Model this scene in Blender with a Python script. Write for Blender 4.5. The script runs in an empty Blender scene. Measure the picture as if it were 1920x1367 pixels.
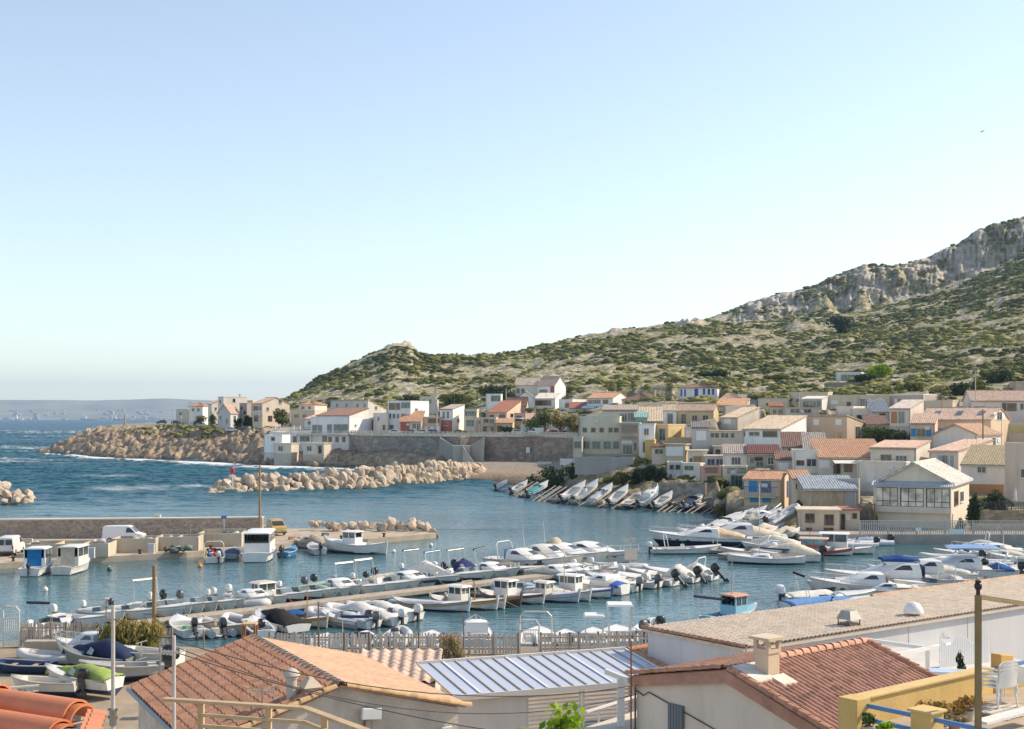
import bpy, math, random
import numpy as np
from mathutils import Vector, Matrix
random.seed(7); rng = np.random.default_rng(7)
C = bpy.context.scene.collection
SC = bpy.context.scene
FOC, CAMH, CX, HY = 2400.0, 15.0, 960.0, 783.0
R = math.radians
SUN_AZ, SUN_EL = 107.0, 37.0     # azimuth measured from straight behind the viewer, anticlockwise to the right

def X(px, d): return (px - CX) / FOC * d
def Zy(py, d): return CAMH - (py - HY) / FOC * d
def P(px, py, d): return Vector((X(px, d), d, Zy(py, d)))
def G(px, py, z=0.0):
    d = (CAMH - z) * FOC / (py - HY)
    return Vector((X(px, d), d, z))

# ------------------------------------------------------------------ materials
MATS = {}
def _nt(name):
    m = bpy.data.materials.new(name); m.use_nodes = True
    nt = m.node_tree; b = nt.nodes['Principled BSDF']
    return m, nt, b
def ramp(nt, src, stops):
    r = nt.nodes.new('ShaderNodeValToRGB'); nt.links.new(src, r.inputs[0])
    e = r.color_ramp.elements
    while len(e) < len(stops): e.new(0.5)
    for i, (p, c) in enumerate(stops):
        e[i].position = p; e[i].color = (c[0], c[1], c[2], 1)
    return r.outputs[0]
def noise(nt, scale, detail=4, rough=.6, coord='pos', vec=None, stretch=None):
    n = nt.nodes.new('ShaderNodeTexNoise'); n.inputs['Scale'].default_value = scale
    n.inputs['Detail'].default_value = detail; n.inputs['Roughness'].default_value = rough
    if vec is None: vec = coords(nt, coord)
    if stretch:
        mp = nt.nodes.new('ShaderNodeMapping'); mp.inputs['Scale'].default_value = stretch
        nt.links.new(vec, mp.inputs[0]); vec = mp.outputs[0]
    nt.links.new(vec, n.inputs['Vector']); return n.outputs[0]
def coords(nt, kind='pos'):
    if kind == 'pos':
        return nt.nodes.new('ShaderNodeNewGeometry').outputs['Position']
    return nt.nodes.new('ShaderNodeTexCoord').outputs['Object']
def mixc(nt, fac, a, b, mode='MIX'):
    m = nt.nodes.new('ShaderNodeMix'); m.data_type = 'RGBA'; m.blend_type = mode
    for k, v in ((0, fac), (6, a), (7, b)):
        s = m.inputs[k]
        if isinstance(v, (int, float)): s.default_value = v
        elif isinstance(v, (tuple, list)): s.default_value = (v[0], v[1], v[2], 1)
        else: nt.links.new(v, s)
    return m.outputs[2]
def mth(nt, op, a, b=0.0, clamp=False):
    m = nt.nodes.new('ShaderNodeMath'); m.operation = op; m.use_clamp = clamp
    for i, v in enumerate((a, b)):
        if isinstance(v, (int, float)): m.inputs[i].default_value = v
        else: nt.links.new(v, m.inputs[i])
    return m.outputs[0]
def sepz(nt, vec, k=2):
    s = nt.nodes.new('ShaderNodeSeparateXYZ'); nt.links.new(vec, s.inputs[0]); return s.outputs[k]
def bump(nt, b, h, strength=.3, dist=.02):
    n = nt.nodes.new('ShaderNodeBump'); n.inputs['Strength'].default_value = strength
    n.inputs['Distance'].default_value = dist
    nt.links.new(h, n.inputs['Height']); nt.links.new(n.outputs[0], b.inputs['Normal'])

def M(col, rough=.75, var=.18, scale=1.2, metal=0.0, bmp=0.0, spec=.4, coord='pos', streak=False, alpha=None):
    """plain painted / plastered / plastic surface with soft mottling"""
    key = ('M', tuple(round(c, 3) for c in col), rough, var, scale, metal, bmp, spec, coord, streak)
    if key in MATS: return MATS[key]
    m, nt, b = _nt('surface')
    n = noise(nt, scale, 5, .65, coord, stretch=((1, 1, .25) if streak else None))
    lo = tuple(c * (1 - var) for c in col); hi = tuple(min(1, c * (1 + var * .55)) for c in col)
    c = ramp(nt, n, [(.3, lo), (.68, hi)])
    if streak:
        n2 = noise(nt, scale * 4, 3, .6, coord, stretch=(1, 1, .12))
        f = ramp(nt, n2, [(.52, (0, 0, 0)), (.75, (.3, .3, .3))])
        c = mixc(nt, f, c, tuple(x * .62 for x in col))
    nt.links.new(c, b.inputs['Base Color'])
    b.inputs['Roughness'].default_value = rough; b.inputs['Metallic'].default_value = metal
    b.inputs['Specular IOR Level'].default_value = spec
    if bmp: bump(nt, b, noise(nt, scale * 9, 4, .6, coord), bmp, .03)
    MATS[key] = m; return m
def plaster(col, var=.14): return M(col, .9, var, .35, bmp=.25, spec=.2, streak=True)
def paint(col, rough=.35): return M(col, rough, .06, 2.0, spec=.5, coord='obj')
def cloth(col): return M(col, .9, .2, 2.5, bmp=.4, spec=.15, coord='obj')
def metal(col, rough=.4): return M(col, rough, .12, 3.0, metal=.8, coord='obj')
def wood(col, var=.3): return M(col, .8, var, 2.5, bmp=.3, spec=.2, streak=True)
def glassy(col=(.03, .04, .05)):
    key = ('G', col)
    if key in MATS: return MATS[key]
    m, nt, b = _nt('window_glass')
    n = noise(nt, .8, 2, .5)
    c = ramp(nt, n, [(.35, tuple(x * .55 for x in col)), (.65, tuple(x * 1.5 for x in col))])
    nt.links.new(c, b.inputs['Base Color'])
    b.inputs['Roughness'].default_value = .08; b.inputs['Specular IOR Level'].default_value = .7
    MATS[key] = m; return m
def tiles(col, var=.35, rough=.85, cell=4.5):
    key = ('T', col, var, cell)
    if key in MATS: return MATS[key]
    m, nt, b = _nt('roof_tiles')
    v = nt.nodes.new('ShaderNodeTexVoronoi'); v.inputs['Scale'].default_value = cell
    nt.links.new(coords(nt), v.inputs['Vector'])
    g = nt.nodes.new('ShaderNodeSeparateColor'); nt.links.new(v.outputs['Color'], g.inputs[0])
    c1 = ramp(nt, g.outputs[0], [(0, tuple(c * (1 - var) for c in col)), (.5, col), (1, tuple(min(1, c * (1 + var * .6)) for c in col))])
    n = noise(nt, .5, 5, .7)
    f = ramp(nt, n, [(.45, (0, 0, 0)), (.72, (.34, .34, .34))])
    c2 = mixc(nt, f, c1, tuple(.5 * c + .06 for c in col))
    nt.links.new(c2, b.inputs['Base Color']); b.inputs['Roughness'].default_value = rough
    b.inputs['Specular IOR Level'].default_value = .2
    bump(nt, b, noise(nt, 14, 3, .6), .3, .02)
    MATS[key] = m; return m
def hullmat(col, bottom=(.03, .05, .09), wl=.07, rough=.3):
    key = ('H', col, bottom, wl)
    if key in MATS: return MATS[key]
    m, nt, b = _nt('hull_paint')
    z = sepz(nt, coords(nt, 'obj'))
    f = mth(nt, 'GREATER_THAN', z, wl)
    n = noise(nt, 1.6, 5, .7, 'obj', stretch=(1, 1, .4))
    c = ramp(nt, n, [(.3, tuple(x * .84 for x in col)), (.65, col)])
    d = ramp(nt, noise(nt, 3.5, 4, .7, 'obj', stretch=(1, 1, .3)), [(.5, (0, 0, 0)), (.75, (.35, .35, .35))])
    c = mixc(nt, d, c, (col[0] * .6, col[1] * .57, col[2] * .48))
    nt.links.new(mixc(nt, f, bottom, c), b.inputs['Base Color'])
    b.inputs['Roughness'].default_value = rough; b.inputs['Specular IOR Level'].default_value = .45
    MATS[key] = m; return m

# ------------------------------------------------------------------ mesh builder
class MB:
    def __init__(s): s.v = []; s.f = []
    def add(s, vs, fs):
        o = len(s.v); s.v += [tuple(v) for v in vs]; s.f += [tuple(i + o for i in f) for f in fs]; return s
    def box(s, c, sz, rz=0.0, ry=0.0, rx=0.0):
        hx, hy, hz = sz[0] / 2, sz[1] / 2, sz[2] / 2
        m = Matrix.Rotation(rz, 3, 'Z') @ Matrix.Rotation(ry, 3, 'Y') @ Matrix.Rotation(rx, 3, 'X')
        vs = [Vector(c) + m @ Vector((x * hx, y * hy, z * hz)) for z in (-1, 1) for y in (-1, 1) for x in (-1, 1)]
        return s.add(vs, [(0, 2, 3, 1), (4, 5, 7, 6), (0, 1, 5, 4), (2, 6, 7, 3), (0, 4, 6, 2), (1, 3, 7, 5)])
    def b2(s, x0, x1, y0, y1, z0, z1):
        return s.box(((x0 + x1) / 2, (y0 + y1) / 2, (z0 + z1) / 2), (x1 - x0, y1 - y0, z1 - z0))
    def hexa(s, lo, hi):
        n = len(lo); vs = list(lo) + list(hi)
        fs = [tuple(reversed(range(n))), tuple(range(n, 2 * n))] + [(i, (i + 1) % n, n + (i + 1) % n, n + i) for i in range(n)]
        return s.add(vs, fs)
    def prism(s, poly, z0, z1):
        return s.hexa([(p[0], p[1], z0) for p in poly], [(p[0], p[1], z1) for p in poly])
    def slab(s, quad, t):
        """four (or more) corners on top, thickened downward by t"""
        return s.hexa([(p[0], p[1], p[2] - t) for p in quad], [tuple(p) for p in quad])
    def bar(s, a, b, w, h=None, up=(0, 0, 1)):
        h = h or w; a = Vector(a); b = Vector(b); d = (b - a)
        if d.length < 1e-6: return s
        d.normalize(); u = Vector(up)
        if abs(d.dot(u)) > .97: u = Vector((0, 1, 0))
        r = d.cross(u).normalized(); u = r.cross(d).normalized()
        lo = [a + r * (i * w / 2) + u * (j * h / 2) for i, j in ((-1, -1), (1, -1), (1, 1), (-1, 1))]
        hi = [p + (b - a) for p in lo]
        n = len(s.v); s.v += [tuple(p) for p in lo + hi]
        s.f += [tuple(n + i for i in f) for f in ((0, 1, 2, 3), (7, 6, 5, 4), (0, 4, 5, 1), (1, 5, 6, 2), (2, 6, 7, 3), (3, 7, 4, 0))]
        return s
    def tube(s, pts, r, n=6, r2=None, caps=True):
        pts = [Vector(p) for p in pts]; r2 = r if r2 is None else r2
        rings = []; prev = None
        for i, p in enumerate(pts):
            d = (pts[min(i + 1, len(pts) - 1)] - pts[max(i - 1, 0)]).normalized()
            u = Vector((0, 0, 1)) if abs(d.z) < .95 else Vector((1, 0, 0))
            if prev is not None and abs(prev.dot(d)) < .9: u = prev
            a = d.cross(u).normalized(); bb = a.cross(d).normalized(); prev = bb
            rr = r + (r2 - r) * i / max(1, len(pts) - 1)
            rings.append([p + (a * math.cos(2 * math.pi * k / n) + bb * math.sin(2 * math.pi * k / n)) * rr for k in range(n)])
        return s.loft(rings, True, caps)
    def loft(s, rings, closed=True, caps=True):
        o = len(s.v); n = len(rings[0])
        for r_ in rings: s.v += [tuple(p) for p in r_]
        for i in range(len(rings) - 1):
            for k in range(n if closed else n - 1):
                a = o + i * n + k; b = o + i * n + (k + 1) % n
                s.f.append((a, b, b + n, a + n))
        if caps and closed:
            s.f.append(tuple(o + k for k in reversed(range(n)))); s.f.append(tuple(o + (len(rings) - 1) * n + k for k in range(n)))
        return s
    def lathe(s, c, prof, n=12):
        rings = [[(c[0] + r * math.cos(2 * math.pi * k / n), c[1] + r * math.sin(2 * math.pi * k / n), c[2] + z) for k in range(n)] for r, z in prof]
        return s.loft(rings)
    def ell(s, c, r, n=10, m=6, jit=0.0, rz=0.0):
        rings = []; ca, sa = math.cos(rz), math.sin(rz)
        for i in range(m + 1):
            t = math.pi * (i + .02) / (m + .04)
            ring = []
            for k in range(n):
                a = 2 * math.pi * k / n; j = 1 + random.uniform(-jit, jit)
                x, y = r[0] * math.sin(t) * math.cos(a) * j, r[1] * math.sin(t) * math.sin(a) * j
                ring.append((c[0] + x * ca - y * sa, c[1] + x * sa + y * ca, c[2] - r[2] * math.cos(t) * j))
            rings.append(ring)
        return s.loft(rings)
    def build(s, name, mat, parent=None, smooth=None, bevel=0.0):
        me = bpy.data.meshes.new(name); me.from_pydata(s.v, [], s.f); me.update()
        if smooth is not None:
            me.polygons.foreach_set('use_smooth', [True] * len(me.polygons))
            me.set_sharp_from_angle(angle=R(smooth))
        me.materials.append(mat)
        o = bpy.data.objects.new(name, me); C.objects.link(o)
        if bevel:
            bv = o.modifiers.new('bevel', 'BEVEL'); bv.width = bevel; bv.segments = 2; bv.limit_method = 'ANGLE'
        if parent is not None: o.parent = parent
        return o

def tag(o, label=None, cat=None, group=None, kind=None):
    for k, v in (('label', label), ('category', cat), ('group', group), ('kind', kind)):
        if v: o[k] = v
    return o
def thing(name, loc, label, cat, group=None, rz=0.0):
    o = bpy.data.objects.new(name, None); C.objects.link(o); o.empty_display_size = .3
    o.location = loc; o.rotation_euler = (0, 0, rz)
    return tag(o, label, cat, group)
def copy_tree(o, parent=None, loc=None, rz=None, label=None):
    c = o.copy(); C.objects.link(c)
    if parent is not None: c.parent = parent
    if loc is not None: c.location = loc
    if rz is not None: c.rotation_euler = (0, 0, rz)
    if label: c['label'] = label
    for ch in [k for k in bpy.data.objects if k.parent == o]: copy_tree(ch, c)
    return c
def npmesh(name, V, Fq, mat, smooth=True, attr=None):
    """numpy verts (n,3), faces (m,k) -> object"""
    V = np.asarray(V, dtype=np.float32); Fq = np.asarray(Fq, dtype=np.int32); k = Fq.shape[1]
    me = bpy.data.meshes.new(name)
    me.vertices.add(len(V)); me.vertices.foreach_set('co', V.ravel())
    me.loops.add(Fq.size); me.loops.foreach_set('vertex_index', Fq.ravel())
    me.polygons.add(len(Fq)); me.polygons.foreach_set('loop_start', np.arange(0, Fq.size, k, dtype=np.int32))
    me.polygons.foreach_set('loop_total', np.full(len(Fq), k, dtype=np.int32))
    me.update(calc_edges=True)
    if smooth: me.polygons.foreach_set('use_smooth', np.ones(len(Fq), dtype=bool))
    if attr:
        for an, av in attr.items():
            a = me.attributes.new(an, 'FLOAT', 'POINT'); a.data.foreach_set('value', np.asarray(av, dtype=np.float32))
    me.validate(); me.materials.append(mat)
    o = bpy.data.objects.new(name, me); C.objects.link(o); return o

# ------------------------------------------------------------------ numpy noise
def _h(ix, iy, s):
    h = (ix.astype(np.int64) * 374761393 + iy.astype(np.int64) * 668265263 + s * 1442695) & 0xffffffff
    h = ((h ^ (h >> 13)) * 1274126177) & 0xffffffff
    return ((h ^ (h >> 16)) & 0xffff) / 65535.0
def vn(x, y, s=0):
    ix, iy = np.floor(x), np.floor(y); fx, fy = x - ix, y - iy
    fx = fx * fx * (3 - 2 * fx); fy = fy * fy * (3 - 2 * fy)
    a = _h(ix, iy, s); b = _h(ix + 1, iy, s); c = _h(ix, iy + 1, s); d = _h(ix + 1, iy + 1, s)
    return (a + (b - a) * fx) * (1 - fy) + (c + (d - c) * fx) * fy
def fbm(x, y, o=4, s=0, g=.5, ridged=False):
    t = 0; a = 1; n = 0
    for i in range(o):
        v = vn(x * 2 ** i + 17 * i, y * 2 ** i - 11 * i, s + i)
        if ridged: v = 1 - np.abs(2 * v - 1)
        t = t + a * v; n += a; a *= g
    return t / n
# ================================================================== camera, light, sky
cam = bpy.data.objects.new('camera', bpy.data.cameras.new('camera')); C.objects.link(cam)
cam.location = (0, 0, CAMH); cam.rotation_euler = (R(90), 0, 0)
cam.data.sensor_width = 36; cam.data.lens = FOC * 36 / 1920
cam.data.shift_y = (HY - 683.5) / 1920; cam.data.clip_end = 60000; cam.data.clip_start = .2
SC.camera = cam
ce = math.cos(R(SUN_EL)); SV = Vector((ce * math.sin(R(SUN_AZ)), -ce * math.cos(R(SUN_AZ)), math.sin(R(SUN_EL))))
sl = bpy.data.lights.new('sun', 'SUN'); sl.energy = 3.35; sl.angle = R(.5); sl.color = (1, .84, .63)
so = bpy.data.objects.new('sun', sl); C.objects.link(so); so.location = SV * 100
so.rotation_euler = SV.to_track_quat('Z', 'Y').to_euler()
w = bpy.data.worlds.new('World'); SC.world = w; w.use_nodes = True
nt = w.node_tree; bg = nt.nodes['Background']
sky = nt.nodes.new('ShaderNodeTexSky'); sky.sky_type = 'NISHITA'; sky.sun_disc = False
sky.sun_elevation = R(SUN_EL); sky.sun_rotation = math.atan2(SV.x, SV.y)
sky.altitude = 20; sky.air_density = 1.0; sky.dust_density = .35; sky.ozone_density = 1.0
hs = nt.nodes.new('ShaderNodeHueSaturation'); hs.inputs['Saturation'].default_value = .81; nt.links.new(sky.outputs[0], hs.inputs['Color'])
nt.links.new(mixc(nt, 1.0, hs.outputs[0], (1.03, 1.0, .965), 'MULTIPLY'), bg.inputs[0]); bg.inputs[1].default_value = .117
SC.view_settings.view_transform = 'Standard'; SC.view_settings.look = 'None'
SC.view_settings.gamma = 1; SC.view_settings.exposure = .9
SC.cycles.use_denoising = True; SC.cycles.max_bounces = 8; SC.cycles.volume_bounces = 0
SC.cycles.transparent_max_bounces = 12; SC.cycles.sample_clamp_indirect = 6

# ================================================================== terrain
TW = {  # column -> (depth, image height of the ground there), near to far
 40: [(500, 860), (520, 862), (900, 830)],
 95: [(490, 862), (503, 848), (515, 842), (530, 850), (560, 862)],
 130: [(470, 864), (481, 854), (490, 842), (505, 826), (540, 830), (580, 858)],
 170: [(450, 867), (456, 856), (470, 842), (500, 818), (530, 811), (560, 815), (640, 850)],
 210: [(436, 868), (444, 855), (460, 838), (490, 812), (520, 799), (570, 796), (700, 840)],
 300: [(421, 872), (430, 853), (445, 835), (462, 815), (485, 796), (520, 793), (600, 790), (800, 830)],
 400: [(401, 875), (411, 855), (425, 832), (440, 812), (452, 801), (480, 798), (560, 792), (700, 785), (800, 830)],
 500: [(370, 881), (377, 856), (392, 838), (408, 815), (420, 803), (450, 797), (520, 785), (640, 770), (800, 800)],
 545: [(366, 882), (370, 866), (380, 856), (392, 843), (402, 812), (430, 803), (470, 790), (540, 765), (620, 743), (760, 800)],
 600: [(362, 883), (366, 868), (374, 856), (388, 848), (400, 808), (430, 797), (470, 780), (560, 745), (660, 714), (800, 790)],
 650: [(358, 884), (362, 866), (370, 850), (378, 842), (384, 812), (420, 797), (470, 775), (560, 730), (690, 689), (830, 770)],
 700: [(348, 886), (352, 866), (357, 848), (364, 812), (382, 811), (410, 790), (470, 765), (570, 715), (700, 664), (850, 760)],
 735: [(346, 886), (350, 866), (354, 848), (360, 812), (380, 811), (410, 790), (470, 762), (570, 705), (690, 653), (705, 646), (850, 750)],
 772: [(342, 887), (347, 866), (351, 850), (357, 812), (378, 811), (410, 788), (470, 758), (570, 710), (690, 655), (705, 648), (850, 750)],
 790: [(338, 888), (345, 868), (350, 850), (355, 812), (377, 811), (405, 786), (470, 758), (570, 715), (700, 668), (850, 745)],
 860: [(285, 908), (300, 886), (326, 869), (340, 862), (348, 812), (375, 811), (405, 786), (440, 768), (560, 725), (700, 671), (860, 740)],
 930: [(275, 914), (295, 890), (322, 869), (336, 862), (345, 812), (370, 811), (400, 782), (430, 758), (560, 715), (710, 667), (870, 730)],
 1000: [(266, 918), (292, 886), (318, 869), (333, 862), (342, 812), (366, 810), (392, 772), (420, 745), (480, 726), (600, 695), (745, 654), (900, 720)],
 1060: [(240, 934), (262, 900), (290, 882), (318, 862), (332, 812), (360, 806), (390, 768), (430, 738), (520, 708), (765, 639), (920, 710)],
 1100: [(229, 940), (240, 918), (250, 892), (266, 872), (280, 855), (296, 825), (310, 800), (350, 780), (385, 760), (430, 735), (520, 704), (780, 632), (930, 700)],
 1160: [(217, 948), (226, 928), (236, 900), (250, 870), (262, 852), (280, 822), (300, 788), (335, 768), (375, 752), (430, 730), (520, 700), (790, 623), (940, 690)],
 1250: [(203, 959), (210, 940), (220, 910), (232, 880), (242, 862), (258, 815), (280, 778), (315, 755), (350, 745), (430, 722), (520, 695), (660, 650), (805, 607), (930, 660)],
 1330: [(189, 972), (196, 950), (206, 920), (218, 885), (230, 850), (246, 812), (268, 780), (300, 756), (340, 745), (430, 720), (520, 690), (660, 645), (800, 602), (870, 625), (1000, 606), (1060, 599), (1200, 640)],
 1400: [(172, 990), (182, 962), (192, 930), (206, 892), (220, 852), (238, 812), (262, 778), (295, 756), (340, 748), (430, 722), (520, 690), (660, 642), (800, 604), (860, 620), (960, 600), (1010, 578), (1040, 569), (1200, 620)],
 1470: [(160, 1005), (170, 975), (182, 940), (196, 900), (212, 860), (232, 815), (258, 778), (290, 752), (335, 745), (430, 718), (520, 685), (660, 640), (800, 606), (860, 612), (960, 592), (1000, 560), (1030, 547), (1200, 600)],
 1540: [(156, 1008), (157, 985), (164, 968), (176, 930), (192, 888), (210, 848), (232, 808), (258, 775), (290, 750), (335, 740), (430, 712), (520, 680), (660, 632), (800, 596), (880, 594), (960, 576), (990, 537), (1020, 524), (1200, 590)],
 1620: [(156, 1008), (157, 985), (165, 975), (178, 935), (194, 890), (212, 846), (234, 806), (260, 774), (292, 748), (335, 732), (430, 700), (520, 668), (660, 622), (800, 590), (900, 586), (950, 574), (985, 508), (1015, 492), (1200, 570)],
 1700: [(156, 1008), (157, 985), (166, 975), (180, 935), (196, 892), (214, 848), (236, 806), (262, 772), (294, 746), (335, 726), (430, 690), (520, 655), (660, 608), (800, 572), (900, 568), (960, 556), (985, 504), (1015, 491), (1200, 560)],
 1800: [(156, 1008), (157, 985), (168, 975), (184, 938), (200, 895), (216, 850), (238, 806), (264, 770), (296, 744), (335, 718), (430, 676), (520, 638), (660, 588), (800, 548), (900, 538), (985, 526), (1010, 470), (1035, 458), (1200, 540)],
 1830: [(156, 1008), (157, 985), (168, 975), (184, 938), (200, 895), (216, 850), (238, 806), (264, 770), (296, 744), (335, 714), (430, 670), (520, 630), (660, 575), (800, 535), (900, 524), (990, 512), (1012, 444), (1040, 434), (1200, 530)],
 1920: [(156, 1008), (157, 985), (168, 975), (184, 938), (200, 895), (216, 850), (238, 806), (264, 768), (296, 738), (335, 706), (430, 655), (520, 608), (660, 545), (800, 495), (900, 492), (985, 482), (1010, 418), (1040, 406), (1200, 520)],
 2250: [(156, 1008), (157, 985), (168, 975), (184, 938), (200, 895), (216, 850), (238, 806), (264, 762), (296, 725), (335, 690), (430, 625), (520, 570), (660, 490), (800, 420), (900, 380), (985, 350), (1010, 300), (1040, 290), (1200, 480)],
}
VILL = [(40, 900), (300, 900), (420, 560), (545, 520), (650, 430), (860, 420), (1000, 425), (1100, 420), (1250, 365), (1400, 335), (1540, 318), (1700, 318), (1920, 325), (2250, 325)]
_px = sorted(TW)
DG = np.concatenate([np.linspace(148, 240, 90), np.linspace(241, 340, 80), np.linspace(341, 540, 190), np.linspace(543, 930, 130), np.linspace(931.5, 1062, 88), np.linspace(1068, 1240, 16)])
def _prof(c):
    a = np.array(c, float); z = CAMH - (a[:, 1] - HY) / FOC * a[:, 0]
    return np.interp(DG, np.concatenate([[a[0, 0] - 3], a[:, 0]]), np.concatenate([[-2.5], z]), left=-2.5)
# ================================================================== sea
def sea_mat(swl=False):
    m, nt, b = _nt('sea_water')
    pv = coords(nt); y = sepz(nt, pv, 1); x = sepz(nt, pv, 0)
    # sheltered harbour water is calm, open water is choppy
    op = nt.nodes.new('ShaderNodeMapRange'); op.inputs[1].default_value = 150; op.inputs[2].default_value = 290
    nt.links.new(mth(nt, 'ADD', y, mth(nt, 'MULTIPLY', x, -.35)), op.inputs[0])
    deep = ramp(nt, noise(nt, .012, 5, .6, stretch=(.6, 1.6, 1)), [(.3, (.004, .048, .082)), (.7, (.010, .098, .130))])
    harb = ramp(nt, noise(nt, .03, 4, .6), [(.3, (.034, .096, .122)), (.7, (.062, .148, .168))])
    col = mixc(nt, op.outputs[0], harb, deep)
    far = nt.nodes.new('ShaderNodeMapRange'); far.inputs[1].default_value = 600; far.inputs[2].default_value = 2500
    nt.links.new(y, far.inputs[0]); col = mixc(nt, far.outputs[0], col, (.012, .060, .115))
    fo = noise(nt, .09, 6, .72, stretch=(.55, 1.5, 1)); fo2 = noise(nt, .018, 3, .5)
    foam = ramp(nt, mth(nt, 'ADD', mth(nt, 'MULTIPLY', fo, .8), mth(nt, 'MULTIPLY', fo2, .25)), [(.655, (0, 0, 0)), (.70, (.85, .85, .85))])
    if swl:
        at = nt.nodes.new('ShaderNodeAttribute'); at.attribute_name = 'crest'; foam = mth(nt, 'MULTIPLY', at.outputs['Fac'], mth(nt, 'ADD', mth(nt, 'MULTIPLY', noise(nt, .8, 4, .7), 1.4), .1), True)
    else: foam = mth(nt, 'MULTIPLY', foam, mth(nt, 'MULTIPLY', op.outputs[0], .6))
    col = mixc(nt, foam, col, (.62, .66, .66))
    nt.links.new(col, b.inputs['Base Color'])
    ro = mth(nt, 'ADD', mth(nt, 'MULTIPLY', op.outputs[0], .25), .08); nt.links.new(ro, b.inputs['Roughness'])
    b.inputs['IOR'].default_value = 1.33; nt.links.new(mth(nt, 'SUBTRACT', .34, mth(nt, 'MULTIPLY', op.outputs[0], .20)), b.inputs['Specular IOR Level'])
    h1 = noise(nt, .9, 3, .55, stretch=(.7, 1.25, 1)); h2 = noise(nt, .16, 4, .55, stretch=(.7, 1.3, 1)); h3 = noise(nt, 3.2, 2, .5, stretch=(.7, 1.2, 1))
    h = mth(nt, 'ADD', mth(nt, 'ADD', mth(nt, 'MULTIPLY', h1, .34), mth(nt, 'MULTIPLY', h3, .06)), mth(nt, 'MULTIPLY', mth(nt, 'MULTIPLY', h2, 3.2), op.outputs[0]))
    bn = nt.nodes.new('ShaderNodeBump'); bn.inputs['Distance'].default_value = 1.0
    nt.links.new(mth(nt, 'ADD', mth(nt, 'MULTIPLY', op.outputs[0], .25 if swl else .55), mth(nt, 'ADD', mth(nt, 'MULTIPLY', noise(nt, .035, 3, .5, stretch=(.6, 1.6, 1)), .75), .0)), bn.inputs['Strength'])
    nt.links.new(h, bn.inputs['Height']); nt.links.new(bn.outputs[0], b.inputs['Normal'])
    return m
mb = MB(); mb.add([(-9000, -60, 0), (9000, -60, 0), (9000, 14500, 0), (-9000, 14500, 0)], [(0, 1, 2, 3)])
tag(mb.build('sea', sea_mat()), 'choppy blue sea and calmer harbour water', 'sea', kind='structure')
# real swell on the open water, fading out towards the shelter of the harbour
def swell():
    dS = np.concatenate([np.arange(172, 420, .75), np.arange(420, 700, 1.3), np.arange(700, 1500, 3.2)]); pS = np.arange(-160, 1010, 2.0)
    d = np.broadcast_to(dS[None, :], (len(pS), len(dS))); p = np.broadcast_to(pS[:, None], d.shape); x = (p - CX) / FOC * d
    op = np.clip((d - .35 * x - 165) / 120, 0, 1) ** 1.5 * np.clip((1005 - p) / 90, 0, 1) * np.clip((d - 172) / 20, 0, 1) * np.clip((1495 - d) / 300, 0, 1)
    wx = x + 3 * fbm(x / 20, d / 20, 2, 3); 
    a = fbm(wx / 7.5, d / 3.6 + x / 16, 3, 101, ridged=True) ** 1.6; b = fbm(wx / 22, d / 9 + x / 40, 2, 111); c = fbm(x / 2.2, d / 1.3, 2, 121)
    h = op * (.75 * a + .75 * b + .16 * c) * (.8 + d / 900)
    gust = fbm(x / 60, d / 60, 3, 131)
    crest = np.clip((a - .56) * 5, 0, 1) * np.clip((b - .56) * 7, 0, 1) * np.clip((gust - .44) * 6, 0, 1) * np.clip((d - 235) / 60, 0, 1)
    band = np.exp(-((d - 262 - .35 * (x + 62)) / 5.5) ** 2) * np.clip((430 - p) / 60, 0, 1) * np.clip((p - 140) / 60, 0, 1) + .8 * np.exp(-((d - 305 + .2 * (x + 80)) / 9) ** 2) * np.exp(-((p - 205) / 45) ** 2)
    crest = np.clip(crest + .62 * band * np.clip(fbm(x / 5, d / 3, 3, 141) * 2.2 - .45, 0, 1), 0, 1) * op ** .3
    ix = np.arange(d.size).reshape(d.shape); Q = np.stack([ix[:-1, :-1], ix[1:, :-1], ix[1:, 1:], ix[:-1, 1:]], -1).reshape(-1, 4)
    o = npmesh('sea_swell', np.stack([x.ravel(), d.ravel(), h.ravel() + .015], 1), Q, sea_mat(True), True, {'crest': crest.ravel()})
    tag(o, 'choppy open water with small whitecaps', 'sea', kind='structure')
swell()
# far coast across the bay
pxs = np.arange(-160, 760, 5.0); ds = np.array([9000, 9300, 9800, 10400, 11200, 12200.])
prof = np.interp(pxs, [-160, 0, 90, 180, 250, 310, 350, 420, 600, 760], [748, 750, 750, 751, 749, 747, 749, 752, 756, 765])
fx = np.array([0, .12, .34, .62, .9, 1.0])
top = CAMH - (prof - HY) / FOC * 12200
zz = top[:, None] * fx[None, :] * (.78 + .44 * fbm(pxs[:, None] / 45 + ds[None, :] / 900, ds[None, :] / 600, 4, 5)) ** (1 - fx[None, :] ** 4)
zz[:, 0] = -3
Vf = np.stack([(pxs[:, None] - CX) / FOC * ds[None, :], np.broadcast_to(ds[None, :], zz.shape), zz], -1).reshape(-1, 3)
ii = np.arange(zz.size).reshape(zz.shape); Qf = np.stack([ii[:-1, :-1], ii[1:, :-1], ii[1:, 1:], ii[:-1, 1:]], -1).reshape(-1, 4)
tag(npmesh('far_hills', Vf, Qf, M((.26, .25, .19), .95, .45, .0022, spec=.1)), 'low hazy hills across the bay on the horizon', 'hills', kind='structure')
mb = MB()
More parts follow.
